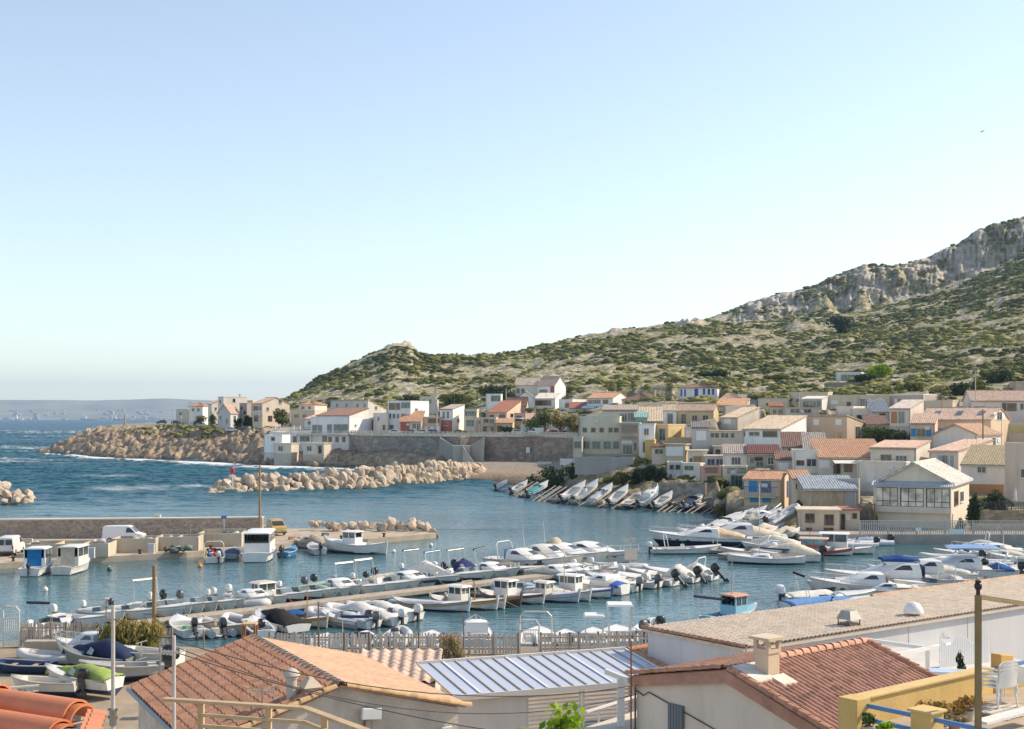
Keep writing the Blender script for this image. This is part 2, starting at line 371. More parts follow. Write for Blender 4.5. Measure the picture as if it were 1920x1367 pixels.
for i in range(120):
    px = random.choice([random.uniform(-60, 330), random.gauss(275, 26), random.gauss(215, 12), random.gauss(15, 30)]); f = random.random() ** 2
    d = 9020 + f * 900; k = int(min(max((px + 160) / 5, 0), len(pxs) - 1)); z0 = float(np.interp(d, ds, zz[k]))
    w_ = random.uniform(10, 34); h_ = random.choice([5, 7, 9, 12]) if random.random() < .95 else random.uniform(16, 30)
    mb.b2(X(px, d) - w_ / 2, X(px, d) + w_ / 2, d - 12, d + 12, z0 - 6, z0 + h_)
tag(mb.build('distant_city', M((.40, .37, .33), .9, .3, .02)), 'pale city buildings along the far shore', 'city', kind='stuff')
for px, py, L_, lab in ((168, 781, 95, 'orange and white ship out on the horizon'), (36, 781, 50, 'smaller white ship at the far left of the horizon'), (222, 781, 60, 'low dark ship lying off the headland on the horizon')):
    d = 7200; t = thing('cargo_ship', (X(px, d), d, 0), lab, 'ship', 'ships far out at sea')
    col = {168: (.55, .22, .08), 36: (.7, .7, .68), 222: (.12, .14, .18)}[px]
    h = MB(); h.loft([[(x, -w2, -1), (x, w2, -1), (x, w2 * 1.05, zt), (x, -w2 * 1.05, zt)] for x, w2, zt in ((-L_ / 2, 6, 8), (-L_ / 3, 8, 7), (L_ / 3, 8, 7), (L_ / 2, 1, 10))])
    h.build('hull', paint(col), t)
    s = MB(); s.b2(-L_ * .42, -L_ * .2, -6, 6, 7, 22).b2(-L_ * .36, -L_ * .3, -3, 3, 22, 28); s.build('superstructure', paint((.75, .73, .7)), t)
    for q in (.1, .3): MB().bar((L_ * q, 0, 7), (L_ * q, 0, 21), 1.6).build('mast', paint((.6, .5, .3)), t)
# air
hz = bpy.data.materials.new('air'); hz.use_nodes = True; hn = hz.node_tree
for n_ in list(hn.nodes):
    if n_.type == 'BSDF_PRINCIPLED': hn.nodes.remove(n_)
pvn = hn.nodes.new('ShaderNodeVolumePrincipled'); pvn.inputs['Color'].default_value = (.46, .70, 1, 1)
pvn.inputs['Density'].default_value = 7e-5; pvn.inputs['Anisotropy'].default_value = .2
hn.links.new(pvn.outputs[0], [n_ for n_ in hn.nodes if n_.type == 'OUTPUT_MATERIAL'][0].inputs['Volume'])
mb = MB(); mb.b2(-9400, 9400, -100, 14900, -3.8, 420)
tag(mb.build('haze', hz), 'thin sea haze filling the air', 'haze', kind='stuff')
# ================================================================== village
CREAM=(.60,.51,.40); BEIGE=(.53,.455,.36); WHITE=(.74,.72,.68); GREY=(.44,.43,.41); TAN=(.50,.39,.28); YELL=(.54,.42,.22)
PINK=(.52,.34,.27); OLIV=(.38,.32,.21); PALE=(.60,.55,.48); BLUE=(.03,.17,.42); SKYB=(.03,.26,.52); RED=(.30,.06,.05)
T_PINK=(.56,.40,.31); T_OR=(.50,.29,.185); T_BRN=(.24,.15,.12); T_TAN=(.58,.47,.35); T_RED=(.36,.16,.11); T_GRY=(.38,.33,.29); T_OLV=(.36,.30,.19)
def tile_surf(mb, A, B, Cr, D, pitch=.34, amp=.07, rows=1, per=4, lift=0.0):
    """A-B eave, D-C ridge; ribs run from eave to ridge"""
    A, B, Cr, D = map(Vector, (A, B, Cr, D)); n = max(3, int((B - A).length / pitch) * per)
    nrm = (B - A).cross(D - A); nrm = nrm.normalized() if nrm.length > 1e-6 else Vector((0, 0, 1))
    if nrm.z < 0: nrm = -nrm
    rings = []
    for r in range(rows):
        for e in ((0, 1) if rows > 1 else (0, 1)):
            t = (r + e) / rows; ring = []
            for i in range(n + 1):
                s = i / n; ph = math.cos(2 * math.pi * i / per)
                p = A.lerp(B, s).lerp(D.lerp(Cr, s), t)
                ring.append(p + nrm * (amp * (.5 + .5 * ph) ** .8 + (lift * (1 - e) if rows > 1 else 0) + .02))
            rings.append(ring)
    mb.loft(rings, closed=False, caps=False)
def roof_slab(mb, A, B, Cr, D, t=.16, **kw):
    mb.slab([A, B, Cr, D], t); tile_surf(mb, A, B, Cr, D, **kw)
FRAMEC = {'w': (.62, .60, .56), 'g': (.55, .56, .55), 'd': (.30, .27, .23), 'b': (.5, .42, .3), 'lit': (.45, .36, .26), 'G': (.35, .40, .38), 'grid': (.04, .035, .03), 'k': (.22, .13, .08)}
def opening(par, mp, u0, u1, z0, z1, st, col=None):
    w_, h_ = u1 - u0, z1 - z0
    def bx(mb, a0, a1, b0, b1, c0, c1):
        pts = [mp(a, b, c) for c in (c0, c1) for b in (b0, b1) for a in (a0, a1)]
        mb.add(pts, [(0, 2, 3, 1), (4, 5, 7, 6), (0, 1, 5, 4), (2, 6, 7, 3), (0, 4, 6, 2), (1, 3, 7, 5)])
    if st in ('s', 'B', 'o', 'red', 'panel'):
        c = {'s': (.74, .74, .74), 'B': SKYB, 'o': (.42, .21, .09), 'red': (.36, .10, .07)}.get(st, col or GREY)
        if col: c = col
        m = MB(); bx(m, u0, u1, .0, .07, z0, z1)
        if st in ('s', 'B'):
            k = max(2, int(h_ / .28))
            for i in range(k): bx(m, u0 + .04, u1 - .04, .07, .10, z0 + (i + .15) * h_ / k, z0 + (i + .85) * h_ / k)
        return m.build({'s': 'roller_shutter', 'B': 'shutter', 'o': 'door'}.get(st, 'wall_panel'), paint(c, .6), par)
    if st == 'r':
        m = MB(); bx(m, u0, u1, .02, .08, z1 - .08, z1); bx(m, u0, u1, .02, .08, z0, z0 + .06)
        k = max(3, int(w_ / .18))
        for i in range(k + 1): bx(m, u0 + w_ * i / k - .02, u0 + w_ * i / k + .02, .03, .07, z0, z1)
        return m.build('railing', metal((.10, .08, .07)), par)
    f = min(.10, w_ * .12, h_ * .12); fc = col or FRAMEC.get(st, (.6, .58, .55)); m = MB(); dp = .09
    bx(m, u0 - f, u1 + f, 0, dp, z0 - f, z0); bx(m, u0 - f, u1 + f, 0, dp, z1, z1 + f)
    bx(m, u0 - f, u0, 0, dp - .01, z0, z1); bx(m, u1, u1 + f, 0, dp - .01, z0, z1)
    nm = {'grid': 2, 'g': max(1, round(w_ / .9)), 'G': max(1, round(w_ / 1.2))}.get(st, 1 if w_ > .7 and st != 'd' else 0)
    for i in range(nm):
        x = u0 + w_ * (i + 1) / (nm + 1); bx(m, x - .035, x + .035, .02, dp - .02, z0, z1)
    if st == 'grid':
        zz_ = z0 + h_ * .27; bx(m, u0, u1, .02, dp - .022, zz_ - .04, zz_ + .04)
    if st in ('w', 'b', 'lit') : bx(m, u0 - f - .05, u1 + f + .05, 0, dp + .07, z0 - f - .06, z0 - f)
    fr = m.build('door' if h_ > 1.75 * w_ and h_ > 1.7 else 'window', paint(fc, .6), par)
    pc = {'lit': (.42, .25, .09), 'G': (.06, .11, .11), 'g': (.07, .10, .11), 'grid': (.48, .45, .39), 'd': (.018, .016, .014), 'k': (.08, .06, .05)}.get(st, (.05, .06, .065))  # lit: glow of a lit window put into the pane colour
    m = MB(); bx(m, u0, u1, .005, .02, z0, z1); m.build('pane', glassy(pc), fr)
    if st in ('b', 'W', 'lit2'):
        sc_ = BLUE if st == 'b' else (.66, .66, .64)
        for a, b in ((u0 - f - w_ * .62, u0 - f - .02), (u1 + f + .02, u1 + f + w_ * .62)):
            m = MB(); bx(m, a, b, .02, .07, z0 - .05, z1 + .05); m.build('shutter', paint((.03, .22, .47) if st == 'b' else sc_, .6), fr)
    return fr
FOOT = [(1612, 1706, 239, 12, 832, Zy(832, 239))]
def house(xl, xc, xr, yt, yb, d, a, wall, roof, rcol, rh, label, wins=(), swins=(), chim=(), emb=5.0, D=None, ov=.28, wallm=None, group='houses of the fishing village', cat='house', name='village_house', extra=None):
    a_ = R(a); ca, sa = math.cos(a_), math.sin(a_)
    ul, ur = (xl - CX) / FOC, (xr - CX) / FOC
    Kx, Ky = X(xc, d), d
    W = (Kx - ul * Ky) / (ca + ul * sa)
    if xr > xc: D = min(28, max(2.0, (ur * Ky - Kx) / max(.02, sa - ur * ca)))
    elif D is None: D = min(9, max(5, W * .8))
    zb, zt = Zy(yb, d), Zy(yt, d); h = zt - zb
    FOOT.append((xl, max(xc, xr), d, D * ca + W * abs(sa), yb, zb))
    t = thing(name, (Kx, Ky, zb), label, cat, group, -a_)
    wall = tuple(min(.80, c * 1.16) for c in wall); wm = wallm or plaster(wall); e = -emb
    mb = MB(); rf = MB()
    if roof in ('flat', 'slab'):
        mb.b2(-W, 0, 0, D, e, h)
        if roof == 'flat':
            for q in ((-W - .06, .06, -.06, .16), (-W - .06, .06, D - .16, D + .06), (-W - .06, -W + .16, .16, D - .16), (-.16, .06, .16, D - .16)): rf.b2(*q, h, h + .28)
            rf.b2(-W + .16, -.16, .16, D - .16, h, h + .06)
        else: rf.b2(-W - ov, ov, -ov, D + ov, h, h + .18)
        rf.build('roof', M(rcol or wall, .9, .2, .5), t)
    elif roof == 'shed':
        lo = [(-W, 0, e), (0, 0, e), (0, D, e), (-W, D, e)]; hi = [(-W, 0, h), (0, 0, h), (0, D, h + rh), (-W, D, h + rh)]
        mb.hexa(lo, hi); k = rh / D; o = ov
        roof_slab(rf, (-W - o * .5, -o, h - k * o + .2), (o * .5, -o, h - k * o + .2), (o * .5, D + o, h + rh + k * o + .2), (-W - o * .5, D + o, h + rh + k * o + .2))
        rf.build('roof', tiles(rcol), t)
    elif roof == 'gable':
        y2 = D / 2; k = rh / y2; o = ov
        mb.loft([[(x, 0, e), (x, D, e), (x, D, h), (x, y2, h + rh), (x, 0, h)] for x in (-W, 0)])
        for sg, ye in ((-1, -o), (1, D + o)):
            A, B = (-W - .2, ye, h - k * o + .18), (.2, ye, h - k * o + .18)
            roof_slab(rf, A, B, (.2, y2, h + rh + .18), (-W - .2, y2, h + rh + .18), .15)
        rf.bar((-W - .2, y2, h + rh + .24), (.2, y2, h + rh + .24), .3, .16)
        rf.build('roof', tiles(rcol), t)
    elif roof == 'gablef':
        x2 = -W / 2; k = rh / (W / 2); o = ov
        mb.loft([[(-W, y, e), (0, y, e), (0, y, h), (x2, y, h + rh), (-W, y, h)][::-1] for y in (0, D)])
        for xe in (-W - o, o):
            A, B = (xe, -o, h - k * o + .18), (xe, D + o * .5, h - k * o + .18)
            roof_slab(rf, A, B, (x2, D + o * .5, h + rh + .18), (x2, -o, h + rh + .18), .15)
        rf.bar((x2, -o, h + rh + .24), (x2, D, h + rh + .24), .3, .16)
        rf.build('roof', tiles(rcol), t)
    elif roof == 'hip':
        mb.b2(-W, 0, 0, D, e, h); o = ov; m_ = min(W, D) / 2 * .98
        if W >= D: r0, r1 = Vector((-W + m_, D / 2, h + rh)), Vector((-m_, D / 2, h + rh))
        else: r0, r1 = Vector((-W / 2, m_, h + rh)), Vector((-W / 2, D - m_, h + rh))
        c = [Vector((-W - o, -o, h + .05)), Vector((o, -o, h + .05)), Vector((o, D + o, h + .05)), Vector((-W - o, D + o, h + .05))]
        if W >= D: fs = [(c[0], c[1], r1, r0), (c[1], c[2], r1, r1), (c[2], c[3], r0, r1), (c[3], c[0], r0, r0)]
        else: fs = [(c[0], c[1], r0, r0), (c[1], c[2], r1, r0), (c[2], c[3], r1, r1), (c[3], c[0], r0, r1)]
        for q in fs: tile_surf(rf, *q)
        rf.slab([c[0], c[1], c[2], c[3]], .12); rf.build('roof', tiles(rcol), t)
    mb.build('wall', wm, t)
    def uf(px): r = (px - CX) / FOC; return (r * Ky - Kx) / (ca + r * sa)
    def us(px): r = (px - CX) / FOC; return (r * Ky - Kx) / (sa - r * ca)
    for q in wins:
        x0, y0, x1, y1, st = q[:5]; u0, u1 = uf(x0), uf(x1); dw = Ky - (u0 + u1) / 2 * sa
        opening(t, lambda u, wq, z: (u, -wq, z), u0, u1, Zy(y1, dw) - zb, Zy(y0, dw) - zb, st, q[5] if len(q) > 5 else None)
    for q in swins:
        x0, y0, x1, y1, st = q[:5]; u0, u1 = us(x0), us(x1); dw = Ky + (u0 + u1) / 2 * ca
        opening(t, lambda u, wq, z: (wq, u, z), u0, u1, Zy(y1, dw) - zb, Zy(y0, dw) - zb, st, q[5] if len(q) > 5 else None)
    for fu, fv, hh in chim:
        m = MB(); x, y = -W * fu, D * fv; zt_ = h + max(rh, 0) + hh
        m.b2(x - .35, x + .35, y - .3, y + .3, h - .3, zt_).b2(x - .43, x + .43, y - .38, y + .38, zt_, zt_ + .12).b2(x - .25, x + .25, y - .2, y + .2, zt_ + .12, zt_ + .35)
        m.build('chimney', plaster(CREAM), t)
    # gutters, downpipes, aerials and cooling units that every facade here carries
    if d < 420 and W > 3.5:
        rr_ = random.Random(int(xl * 7 + d)); pc_ = paint(rr_.choice([(.45, .42, .38), (.55, .53, .50), (.30, .25, .21)]), .6); tp = h
        if roof in ('gable', 'shed', 'hip'):
            MB().tube([(-W - ov * .4, -ov - .06, h - .02), (ov * .4, -ov - .06, h - .02)], .07, 6).build('gutter', pc_, t)
        xx_ = rr_.choice([-W + .18, -.2]); MB().tube([(xx_, -.07, tp - .1), (xx_, -.07, -.5)], .05, 6).build('downpipe', pc_, t)
        if rr_.random() < .55:
            ax, ay = -W * rr_.uniform(.15, .85), D * rr_.uniform(.3, .7); zt_ = h + (max(rh, 0) if roof != 'flat' and roof != 'slab' else 0); m = MB(); m.tube([(ax, ay, zt_ - .6), (ax, ay, zt_ + 1.7)], .025, 5)
            for k in range(5): m.bar((ax - .5 + .2 * k, ay - .28, zt_ + 1.6), (ax - .5 + .2 * k, ay + .28, zt_ + 1.6), .02)
            m.bar((ax - .6, ay, zt_ + 1.6), (ax + .45, ay, zt_ + 1.6), .03); m.build('aerial', metal((.35, .34, .33)), t)
        if rr_.random() < .3 and h > 3.2:
            ux_ = -W * rr_.uniform(.3, .7); MB().b2(ux_ - .42, ux_ + .42, -.34, -.02, h - 1.05, h - .48).build('air_conditioner', paint((.64, .64, .62), .5), t)
        m = MB(); m.b2(-W - .03, .03, -.035, -.004, -emb, min(.55, h * .12)); m.build('plinth', M(tuple(c * .72 for c in wall), .92, .2, .8, bmp=.2), t)
    if extra: extra(t, W, D, h, uf, zb)
    return t
def awn(px0, px1, y, col, dep=1.6, drop=.35):
    def f(t, W, D, h, uf, zb):
        z = Zy(y, t.location.y) - zb; u0, u1 = uf(px0), uf(px1); m = MB()
        m.slab([(u0, -dep, z - drop), (u1, -dep, z - drop), (u1, -.02, z), (u0, -.02, z)], .06)
        m.bar((u0 + .1, -dep + .1, z - drop - .03), (u0 + .1, -.05, z - drop - .5), .05).bar((u1 - .1, -dep + .1, z - drop - .03), (u1 - .1, -.05, z - drop - .5), .05)
        m.build('awning', cloth(col), t)
    return f
def balc(px0, px1, yrail, yfloor, col, dep=1.1, roofrail=False):
    def f(t, W, D, h, uf, zb):
        d0 = t.location.y; z0, z1 = Zy(yfloor, d0) - zb, Zy(yrail, d0) - zb; u0, u1 = uf(px0), uf(px1)
        y0, y1 = (.12, .12) if roofrail else (-dep, -.02)
        b = MB()
        if not roofrail: b.b2(u0, u1, y0, y1, z0 - .16, z0); bo = b.build('balcony', plaster(CREAM), t)
        else: bo = t
        m = MB(); m.bar((u0, y0, z1), (u1, y0, z1), .07); k = max(3, int((u1 - u0) / .25))
        for i in range(k + 1):
            x = u0 + (u1 - u0) * i / k; m.bar((x, y0, z0), (x, y0, z1), .035)
        if not roofrail:
            for x in (u0, u1): m.bar((x, y0, z1), (x, y1, z1), .06)
        m.build('railing', paint(col, .5), bo)
    return f
def skylights(t, W, D, h, uf, zb):
    k = 2.2 / (D / 2)
    for px in (1748, 1790, 1832):
        u = uf(px); f = MB().slab([(u - .62, .30 * D / 2, h + k * .30 * D / 2 + .34), (u + .62, .30 * D / 2, h + k * .30 * D / 2 + .34), (u + .62, .66 * D / 2, h + k * .66 * D / 2 + .34), (u - .62, .66 * D / 2, h + k * .66 * D / 2 + .34)], .16).build('skylight', metal((.25, .25, .26)), t)
        MB().slab([(u - .52, .34 * D / 2, h + k * .34 * D / 2 + .36), (u + .52, .34 * D / 2, h + k * .34 * D / 2 + .36), (u + .52, .62 * D / 2, h + k * .62 * D / 2 + .36), (u - .52, .62 * D / 2, h + k * .62 * D / 2 + .36)], .03).build('pane', glassy((.06, .10, .11)), f)
def both(*fs):
    def f(*a):
        for g in fs: g(*a)
    return f
HS = house
# ---- headland end of the village (far left)
HS(354,380,391,762,780,482,14,WHITE,'hip',T_OR,1.5,'low white house with orange hipped roof, farthest out on the headland',[(360,766,364,771,'w'),(370,766,374,771,'w')])
HS(390,397,412,758,782,470,48,PALE,'shed',T_PINK,1.2,'small pale house between the orange hipped roof and the tall flat roofed house',swins=[(403,764,406,769,'w')])
HS(409,419,463,745,790,458,50,PALE,'flat',None,0,'tall flat roofed house above the headland road with one dark upper window',[(412,750,415,757,'w')],[(437,748,441,754,'d'),(425,766,429,772,'w')],chim=[(.4,.8,1.0)])
HS(408,432,449,775,803,444,22,(.50,.50,.50),'gablef',T_PINK,3.0,'grey gable house with steep brown roof beside the headland road',[(412,780,415,787,'w'),(424,785,427,794,'w')],[(438,780,442,787,'w')])
HS(449,463,471,757,798,449,25,(.30,.28,.27),'flat',None,0,'narrow dark grey house behind scaffolding on the headland',[(451,762,455,768,'d'),(457,770,461,777,'d')])
HS(464,474,480,752,798,454,20,(.62,.43,.27),'flat',None,0,'slim apricot house squeezed between scaffolding and the big cream gable',[(466,758,469,764,'w')])
HS(474,492,543,757,800,434,46,CREAM,'gable',T_PINK,2.0,'large cream gable house standing left of the round green tree',[(476,762,484,769,'d'),(486,762,490,769,'g'),(477,781,484,790,'d')],[(523,750,528,757,'w'),(500,764,504,770,'w'),(503,780,510,790,'k')],extra=balc(475,491,771,778,(.7,.7,.7)))
HS(546,590,613,771,800,439,20,CREAM,'flat',None,0,'low cream house with parapet right of the round green tree',[(552,777,560,783,'w'),(568,777,574,783,'w')],[(598,777,603,784,'w')])
HS(560,590,613,759,775,451,20,PALE,'hip',T_OR,1.3,'little upper house with orange hipped roof behind the cream parapet',[(565,762,571,767,'w'),(578,762,583,767,'w')])
HS(620,690,725,751,775,424,22,(.48,.46,.43),'shed',T_TAN,-3.0,'long grey house with several chimneys on its roof edge',[(630,757,634,764,'w'),(648,757,652,764,'w'),(668,757,673,764,'w'),(682,757,686,764,'w')],[(703,762,707,768,'w')],chim=[(.75,.1,.6),(.5,.1,.6),(.2,.1,.6)])
HS(593,655,691,780,795,408,22,PALE,'shed',T_BRN,2.3,'low house with wide dark brown roof above the white restaurant',[(662,783,668,788,'w')])
HS(571,606,624,786,802,414,20,WHITE,'shed',T_PINK,1.2,'low white cottage behind the folded parasols',[(577,790,583,796,'w'),(592,790,598,800,'d')])
HS(612,640,0,778,798,418,12,PALE,'flat',None,0,'small pale house left of the wide dark brown roof',[(617,783,622,790,'w'),(629,783,634,790,'w')])
HS(330,352,0,768,786,486,10,PALE,'flat',None,0,'low flat pale house left of the farthest orange hipped roof',[(336,773,341,778,'w')])
# ---- white seafront restaurant
HS(583,655,708,783,852,377,25,(.66,.66,.65),'flat',WHITE,0,'big white seafront restaurant with a glazed upper storey at the wall end',
   [(586,797,594,812,'G'),(596,797,604,812,'g'),(614,796,622,811,'G'),(626,796,652,811,'G'),(616,819,622,829,'w'),(629,819,635,829,'w'),(642,819,648,829,'w'),(605,818,613,828,'G')],
   [(665,796,668,800,'w'),(697,788,700,806,'d')],extra=both(balc(560,655,808,815,(.75,.78,.78),1.4)),cat='restaurant',name='restaurant')
HS(505,583,0,812,850,382,22,(.66,.64,.60),'flat',WHITE,0,'white terrace level with glass rail left of the restaurant',[(508,818,514,826,'d'),(518,818,523,827,'w'),(527,818,532,827,'k'),(550,818,556,830,'G'),(563,818,580,827,'G')],extra=balc(506,582,803,811,(.7,.76,.77),roofrail=True),cat='terrace',name='restaurant_terrace')
HS(495,529,0,817,852,373,18,WHITE,'flat',WHITE,0,'small white cube at the seaward corner of the restaurant terrace',[(509,820,515,826,'d')],cat='annexe',name='annexe')
HS(514,546,0,832,853,368,16,(.50,.45,.38),'slab',CREAM,0,'stone boathouse under the restaurant terrace, left of the pair',[(522,837,530,845,'G')],cat='boathouse',name='boathouse')
HS(568,607,0,832,855,366,16,(.50,.45,.38),'slab',CREAM,0,'stone boathouse with dark side door, right of the pair under the terrace',[(576,837,584,845,'G'),(597,836,603,850,'d')],cat='boathouse',name='boathouse')
# ---- seafront row above the retaining wall
HS(700,727,0,776,812,384,15,PALE,'flat',None,0,'plain pale house joining the restaurant to the tall white block',[(708,781,711,789,'w'),(718,797,722,806,'d')])
HS(726,770,804,753,812,383,22,WHITE,'flat',WHITE,0,'tall white block with glazed roof terrace on the seafront',[(730,756,741,768,'d'),(743,756,750,768,'d'),(753,755,769,765,'G'),(730,776,733,784,'d'),(737,776,741,784,'d'),(745,776,748,784,'d'),(729,797,738,809,'g')],[(778,766,783,772,'w')])
HS(749,790,0,791,812,379,6,(.60,.50,.40),'shed',T_OR,3.0,'low house with steep orange roof and brick red bay on the seafront',[(751,792,768,808,'red'),(773,794,780,803,'w'),(782,794,787,808,'w')],D=6)
HS(787,826,0,783,812,381,6,TAN,'flat',None,0,'tan seafront house with open balcony and three white garage doors',[(803,785,824,793,'d'),(796,800,801,809,'s'),(807,800,813,809,'s'),(820,800,825,809,'s')])
HS(825,849,871,768,812,381,24,WHITE,'shed',T_GRY,1.4,'white seafront house with brick red ground floor',[(830,772,834,784,'w'),(838,772,842,784,'w'),(826,788,848,809,'red'),(831,792,840,798,'w')],[(857,785,861,792,'w')])
HS(870,894,0,769,812,380,6,(.54,.49,.36),'flat',None,0,'narrow olive cream house with glass veranda on the top floor',[(872,771,893,780,'g'),(875,788,888,799,'G')])
HS(894,930,0,784,812,380,6,(.58,.47,.36),'flat',None,0,'peach seafront house with balcony and several small windows',[(897,788,901,795,'g'),(907,786,916,792,'d'),(918,786,926,794,'w'),(906,800,912,809,'d'),(920,800,926,809,'w')],extra=balc(905,928,793,798,(.3,.25,.2)))
HS(930,961,0,794,812,376,6,(.58,.46,.27),'shed',T_OR,1.2,'little yellow house with orange tiled roof and dark garage',[(932,798,941,810,'d'),(948,799,953,804,'w')],D=5)
HS(911,939,0,740,772,402,6,WHITE,'flat',WHITE,0,'white cube house with a huge top window above the red roofs',[(921,742,938,752,'G')])
HS(914,950,977,774,800,391,25,(.60,.47,.35),'shed',T_RED,3.6,'peach house with long brick red roof behind the seafront row',[(918,778,926,786,'d'),(936,777,947,784,'g')],[(957,776,962,782,'d')],extra=balc(930,949,785,790,(.25,.2,.18)))
HS(948,987,0,761,782,401,8,TAN,'gable',T_BRN,2.6,'tan house with brown roof below the hillside villa',[(955,764,961,770,'w'),(970,764,976,770,'d')])
HS(964,985,1003,776,806,384,25,(.45,.33,.27),'flat',None,0,'brown terraced house with a white awning beside the green hedge',[(967,780,978,789,'d')],extra=awn(966,984,783,(.7,.68,.64)))
HS(788,817,0,745,772,423,8,(.52,.49,.45),'flat',None,0,'grey house with one very tall chimney at the foot of the hill',[(792,749,797,756,'w'),(804,749,809,756,'w')],chim=[(.08,.3,3.0)])
HS(966,1009,0,722,748,432,10,(.60,.57,.52),'gable',T_TAN,2.6,'left half of the big hillside villa with pale tan roof',[(969,729,974,737,'d'),(978,729,983,736,'d'),(987,715,993,724,'s')])
HS(1008,1040,1061,723,748,427,34,WHITE,'gable',T_PINK,3.0,'right half of the hillside villa with bright white gable and red panel',[(1032,724,1039,741,'red'),(1012,731,1026,740,'k')])
HS(966,1004,0,748,770,414,6,WHITE,'gablef',T_GRY,2.2,'white gable front house just below the hillside villa',[(980,752,988,760,'w')])
HS(1002,1041,1051,748,770,412,16,WHITE,'shed',(.62,.58,.52),1.8,'white house with wide brown veranda windows under the villa',[(1004,751,1033,760,'k')])
HS(1048,1073,1101,750,772,404,25,WHITE,'flat',WHITE,0,'flat white house between the villa and the orange roofed house',[(1060,756,1067,764,'d')])
HS(1068,1098,0,766,775,398,5,PALE,'shed',T_RED,1.8,'lean-to with small brick red roof in front of the flat white house',D=5)
HS(1101,1149,1179,747,768,394,28,WHITE,'gable',T_OR,1.8,'white house with bright orange roof and pale blue awning',[(1103,750,1126,757,'g'),(1131,750,1140,757,'d')],chim=[(.7,.7,.8)],extra=awn(1095,1137,760,(.50,.60,.68),2.5,.9))
HS(1166,1222,1249,750,772,385,20,(.58,.50,.33),'hip',T_BRN,2.2,'pale yellow house with dark brown hipped roof',[(1180,755,1185,763,'k'),(1206,755,1217,764,'w')],chim=[(.1,.4,.6)])
HS(1272,1345,1349,727,760,368,12,WHITE,'hip',T_BRN,1.5,'white house with royal blue shutters at the foot of the hill',[(1276,730,1279,743,'B',(.03,.07,.40)),(1283,730,1286,743,'B',(.03,.07,.40)),(1302,729,1309,745,'B',(.03,.07,.40)),(1318,729,1322,740,'B',(.03,.07,.40)),(1327,729,1331,740,'B',(.05,.05,.1)),(1335,729,1339,740,'B',(.03,.07,.40)),(1277,750,1288,755,'w'),(1328,744,1334,754,'d'),(1298,748,1309,756,'d')],chim=[(.5,.4,.7)])
HS(1345,1398,0,753,775,347,6,(.60,.50,.40),'hip',T_PINK,2.4,'low house with broad pinkish hipped roof right of the blue shutters')
HS(1255,1300,0,760,775,352,6,BEIGE,'flat',None,0,'plain beige garden block under the white house with blue shutters')
HS(1340,1398,1406,761,780,316,24,PALE,'shed',(.60,.36,.22),1.6,'white row house with pale orange roof and white garage doors',[(1346,764,1355,774,'s'),(1360,764,1368,774,'s'),(1374,764,1382,774,'s'),(1386,763,1394,772,'g')])
HS(1398,1420,0,751,775,322,6,(.35,.40,.45),'slab',(.34,.38,.43),0,'blue grey shed behind the pale orange roof')
# ---- centre of the village round the bay
HS(1087,1162,0,783,856,258,8,(.53,.50,.40),'flat',None,0,'greenish cream building with a row of five porthole windows',
   [(1093,802.5,1100,810,'d'),(1109,802.5,1116,810,'d'),(1124.5,802.5,1131.5,810,'d'),(1141.5,802.5,1148,810,'d'),(1152,802.5,1158.5,810,'d'),(1093,828,1105,841,'G'),(1111,828,1125,841,'G'),(1132,828,1145,841,'G'),(1150,828,1160,841,'G')],extra=balc(1089,1128,777,783,(.6,.64,.62),roofrail=True))
HS(1075,1091,0,822,858,254,8,(.50,.46,.38),'flat',None,0,'low annexe with a blue glass corner left of the porthole building',[(1077,828,1089,840,'G')])
HS(1130,1195,0,770,796,271,8,(.55,.52,.44),'shed',T_GRY,1.0,'upper house with two big white framed windows behind the porthole building',[(1163,776,1175,789,'g'),(1178,775,1191,789,'g'),(1131,781,1147,791,'g')])
HS(1193,1243,0,791,805,266,6,(.52,.44,.34),'shed',T_TAN,2.9,'house under a broad plain tan roof beside the teal glasshouse',D=8)
HS(1190,1214,0,784,800,263,6,(.20,.34,.33),'shed',(.24,.40,.39),1.0,'teal glasshouse leaning against the tan roof',wallm=glassy((.10,.20,.19)),cat='glasshouse',name='glasshouse')
HS(1162,1198,0,794,856,256,8,(.42,.37,.30),'slab',PALE,0,'brownish building with a deep loggia and glass doors',[(1165,797,1195,812,'panel',(.30,.24,.18)),(1166,826,1186,832,'s'),(1168,835,1185,852,'g'),(1189,830,1193,845,'w')],extra=balc(1164,1196,812,817,(.5,.48,.45),.8))  # dark panel colour stands in for the shade of the loggia recess
HS(1198,1227,0,797,853,250,10,WHITE,'flat',WHITE,0,'narrow white house with one grey window and a dark doorway',[(1208,804,1216,815,'w'),(1206,829,1211,848,'d')])
HS(1226,1253,1285,798,828,252,38,YELL,'flat',None,0,'mustard yellow house with a tall blue window',[(1237,804,1247,825,'G')])
HS(1209,1227,0,827,866,246,10,(.58,.42,.17),'flat',None,0,'small yellow block below the mustard house')
HS(1222,1251,0,838,872,241,10,BEIGE,'hip',T_BRN,1.0,'little beige house with brown roof and one wide window',[(1228,842,1243,851,'w')])
HS(1247,1285,1291,834,872,238,30,(.45,.38,.26),'slab',GREY,0,'ochre block with one huge white roller shutter over the dark trees',[(1249,838,1281,855,'s')])
HS(1253,1298,0,823,842,247,8,OLIV,'flat',None,0,'olive terrace block under the mustard house')
HS(1283,1298,0,803,823,251,8,PALE,'flat',None,0,'small pale stair block with a white door behind the olive terrace',[(1286,806,1294,821,'s')])
HS(1297,1331,0,803,842,244,8,GREY,'shed',(.20,.19,.19),1.0,'grey house with a dark roof and a big white shutter',[(1305,808,1324,826,'s')])
HS(1243,1268,0,770,800,291,8,WHITE,'gable',T_TAN,1.4,'white end house of the upper yellow row',[(1252,776,1261,794,'G')])
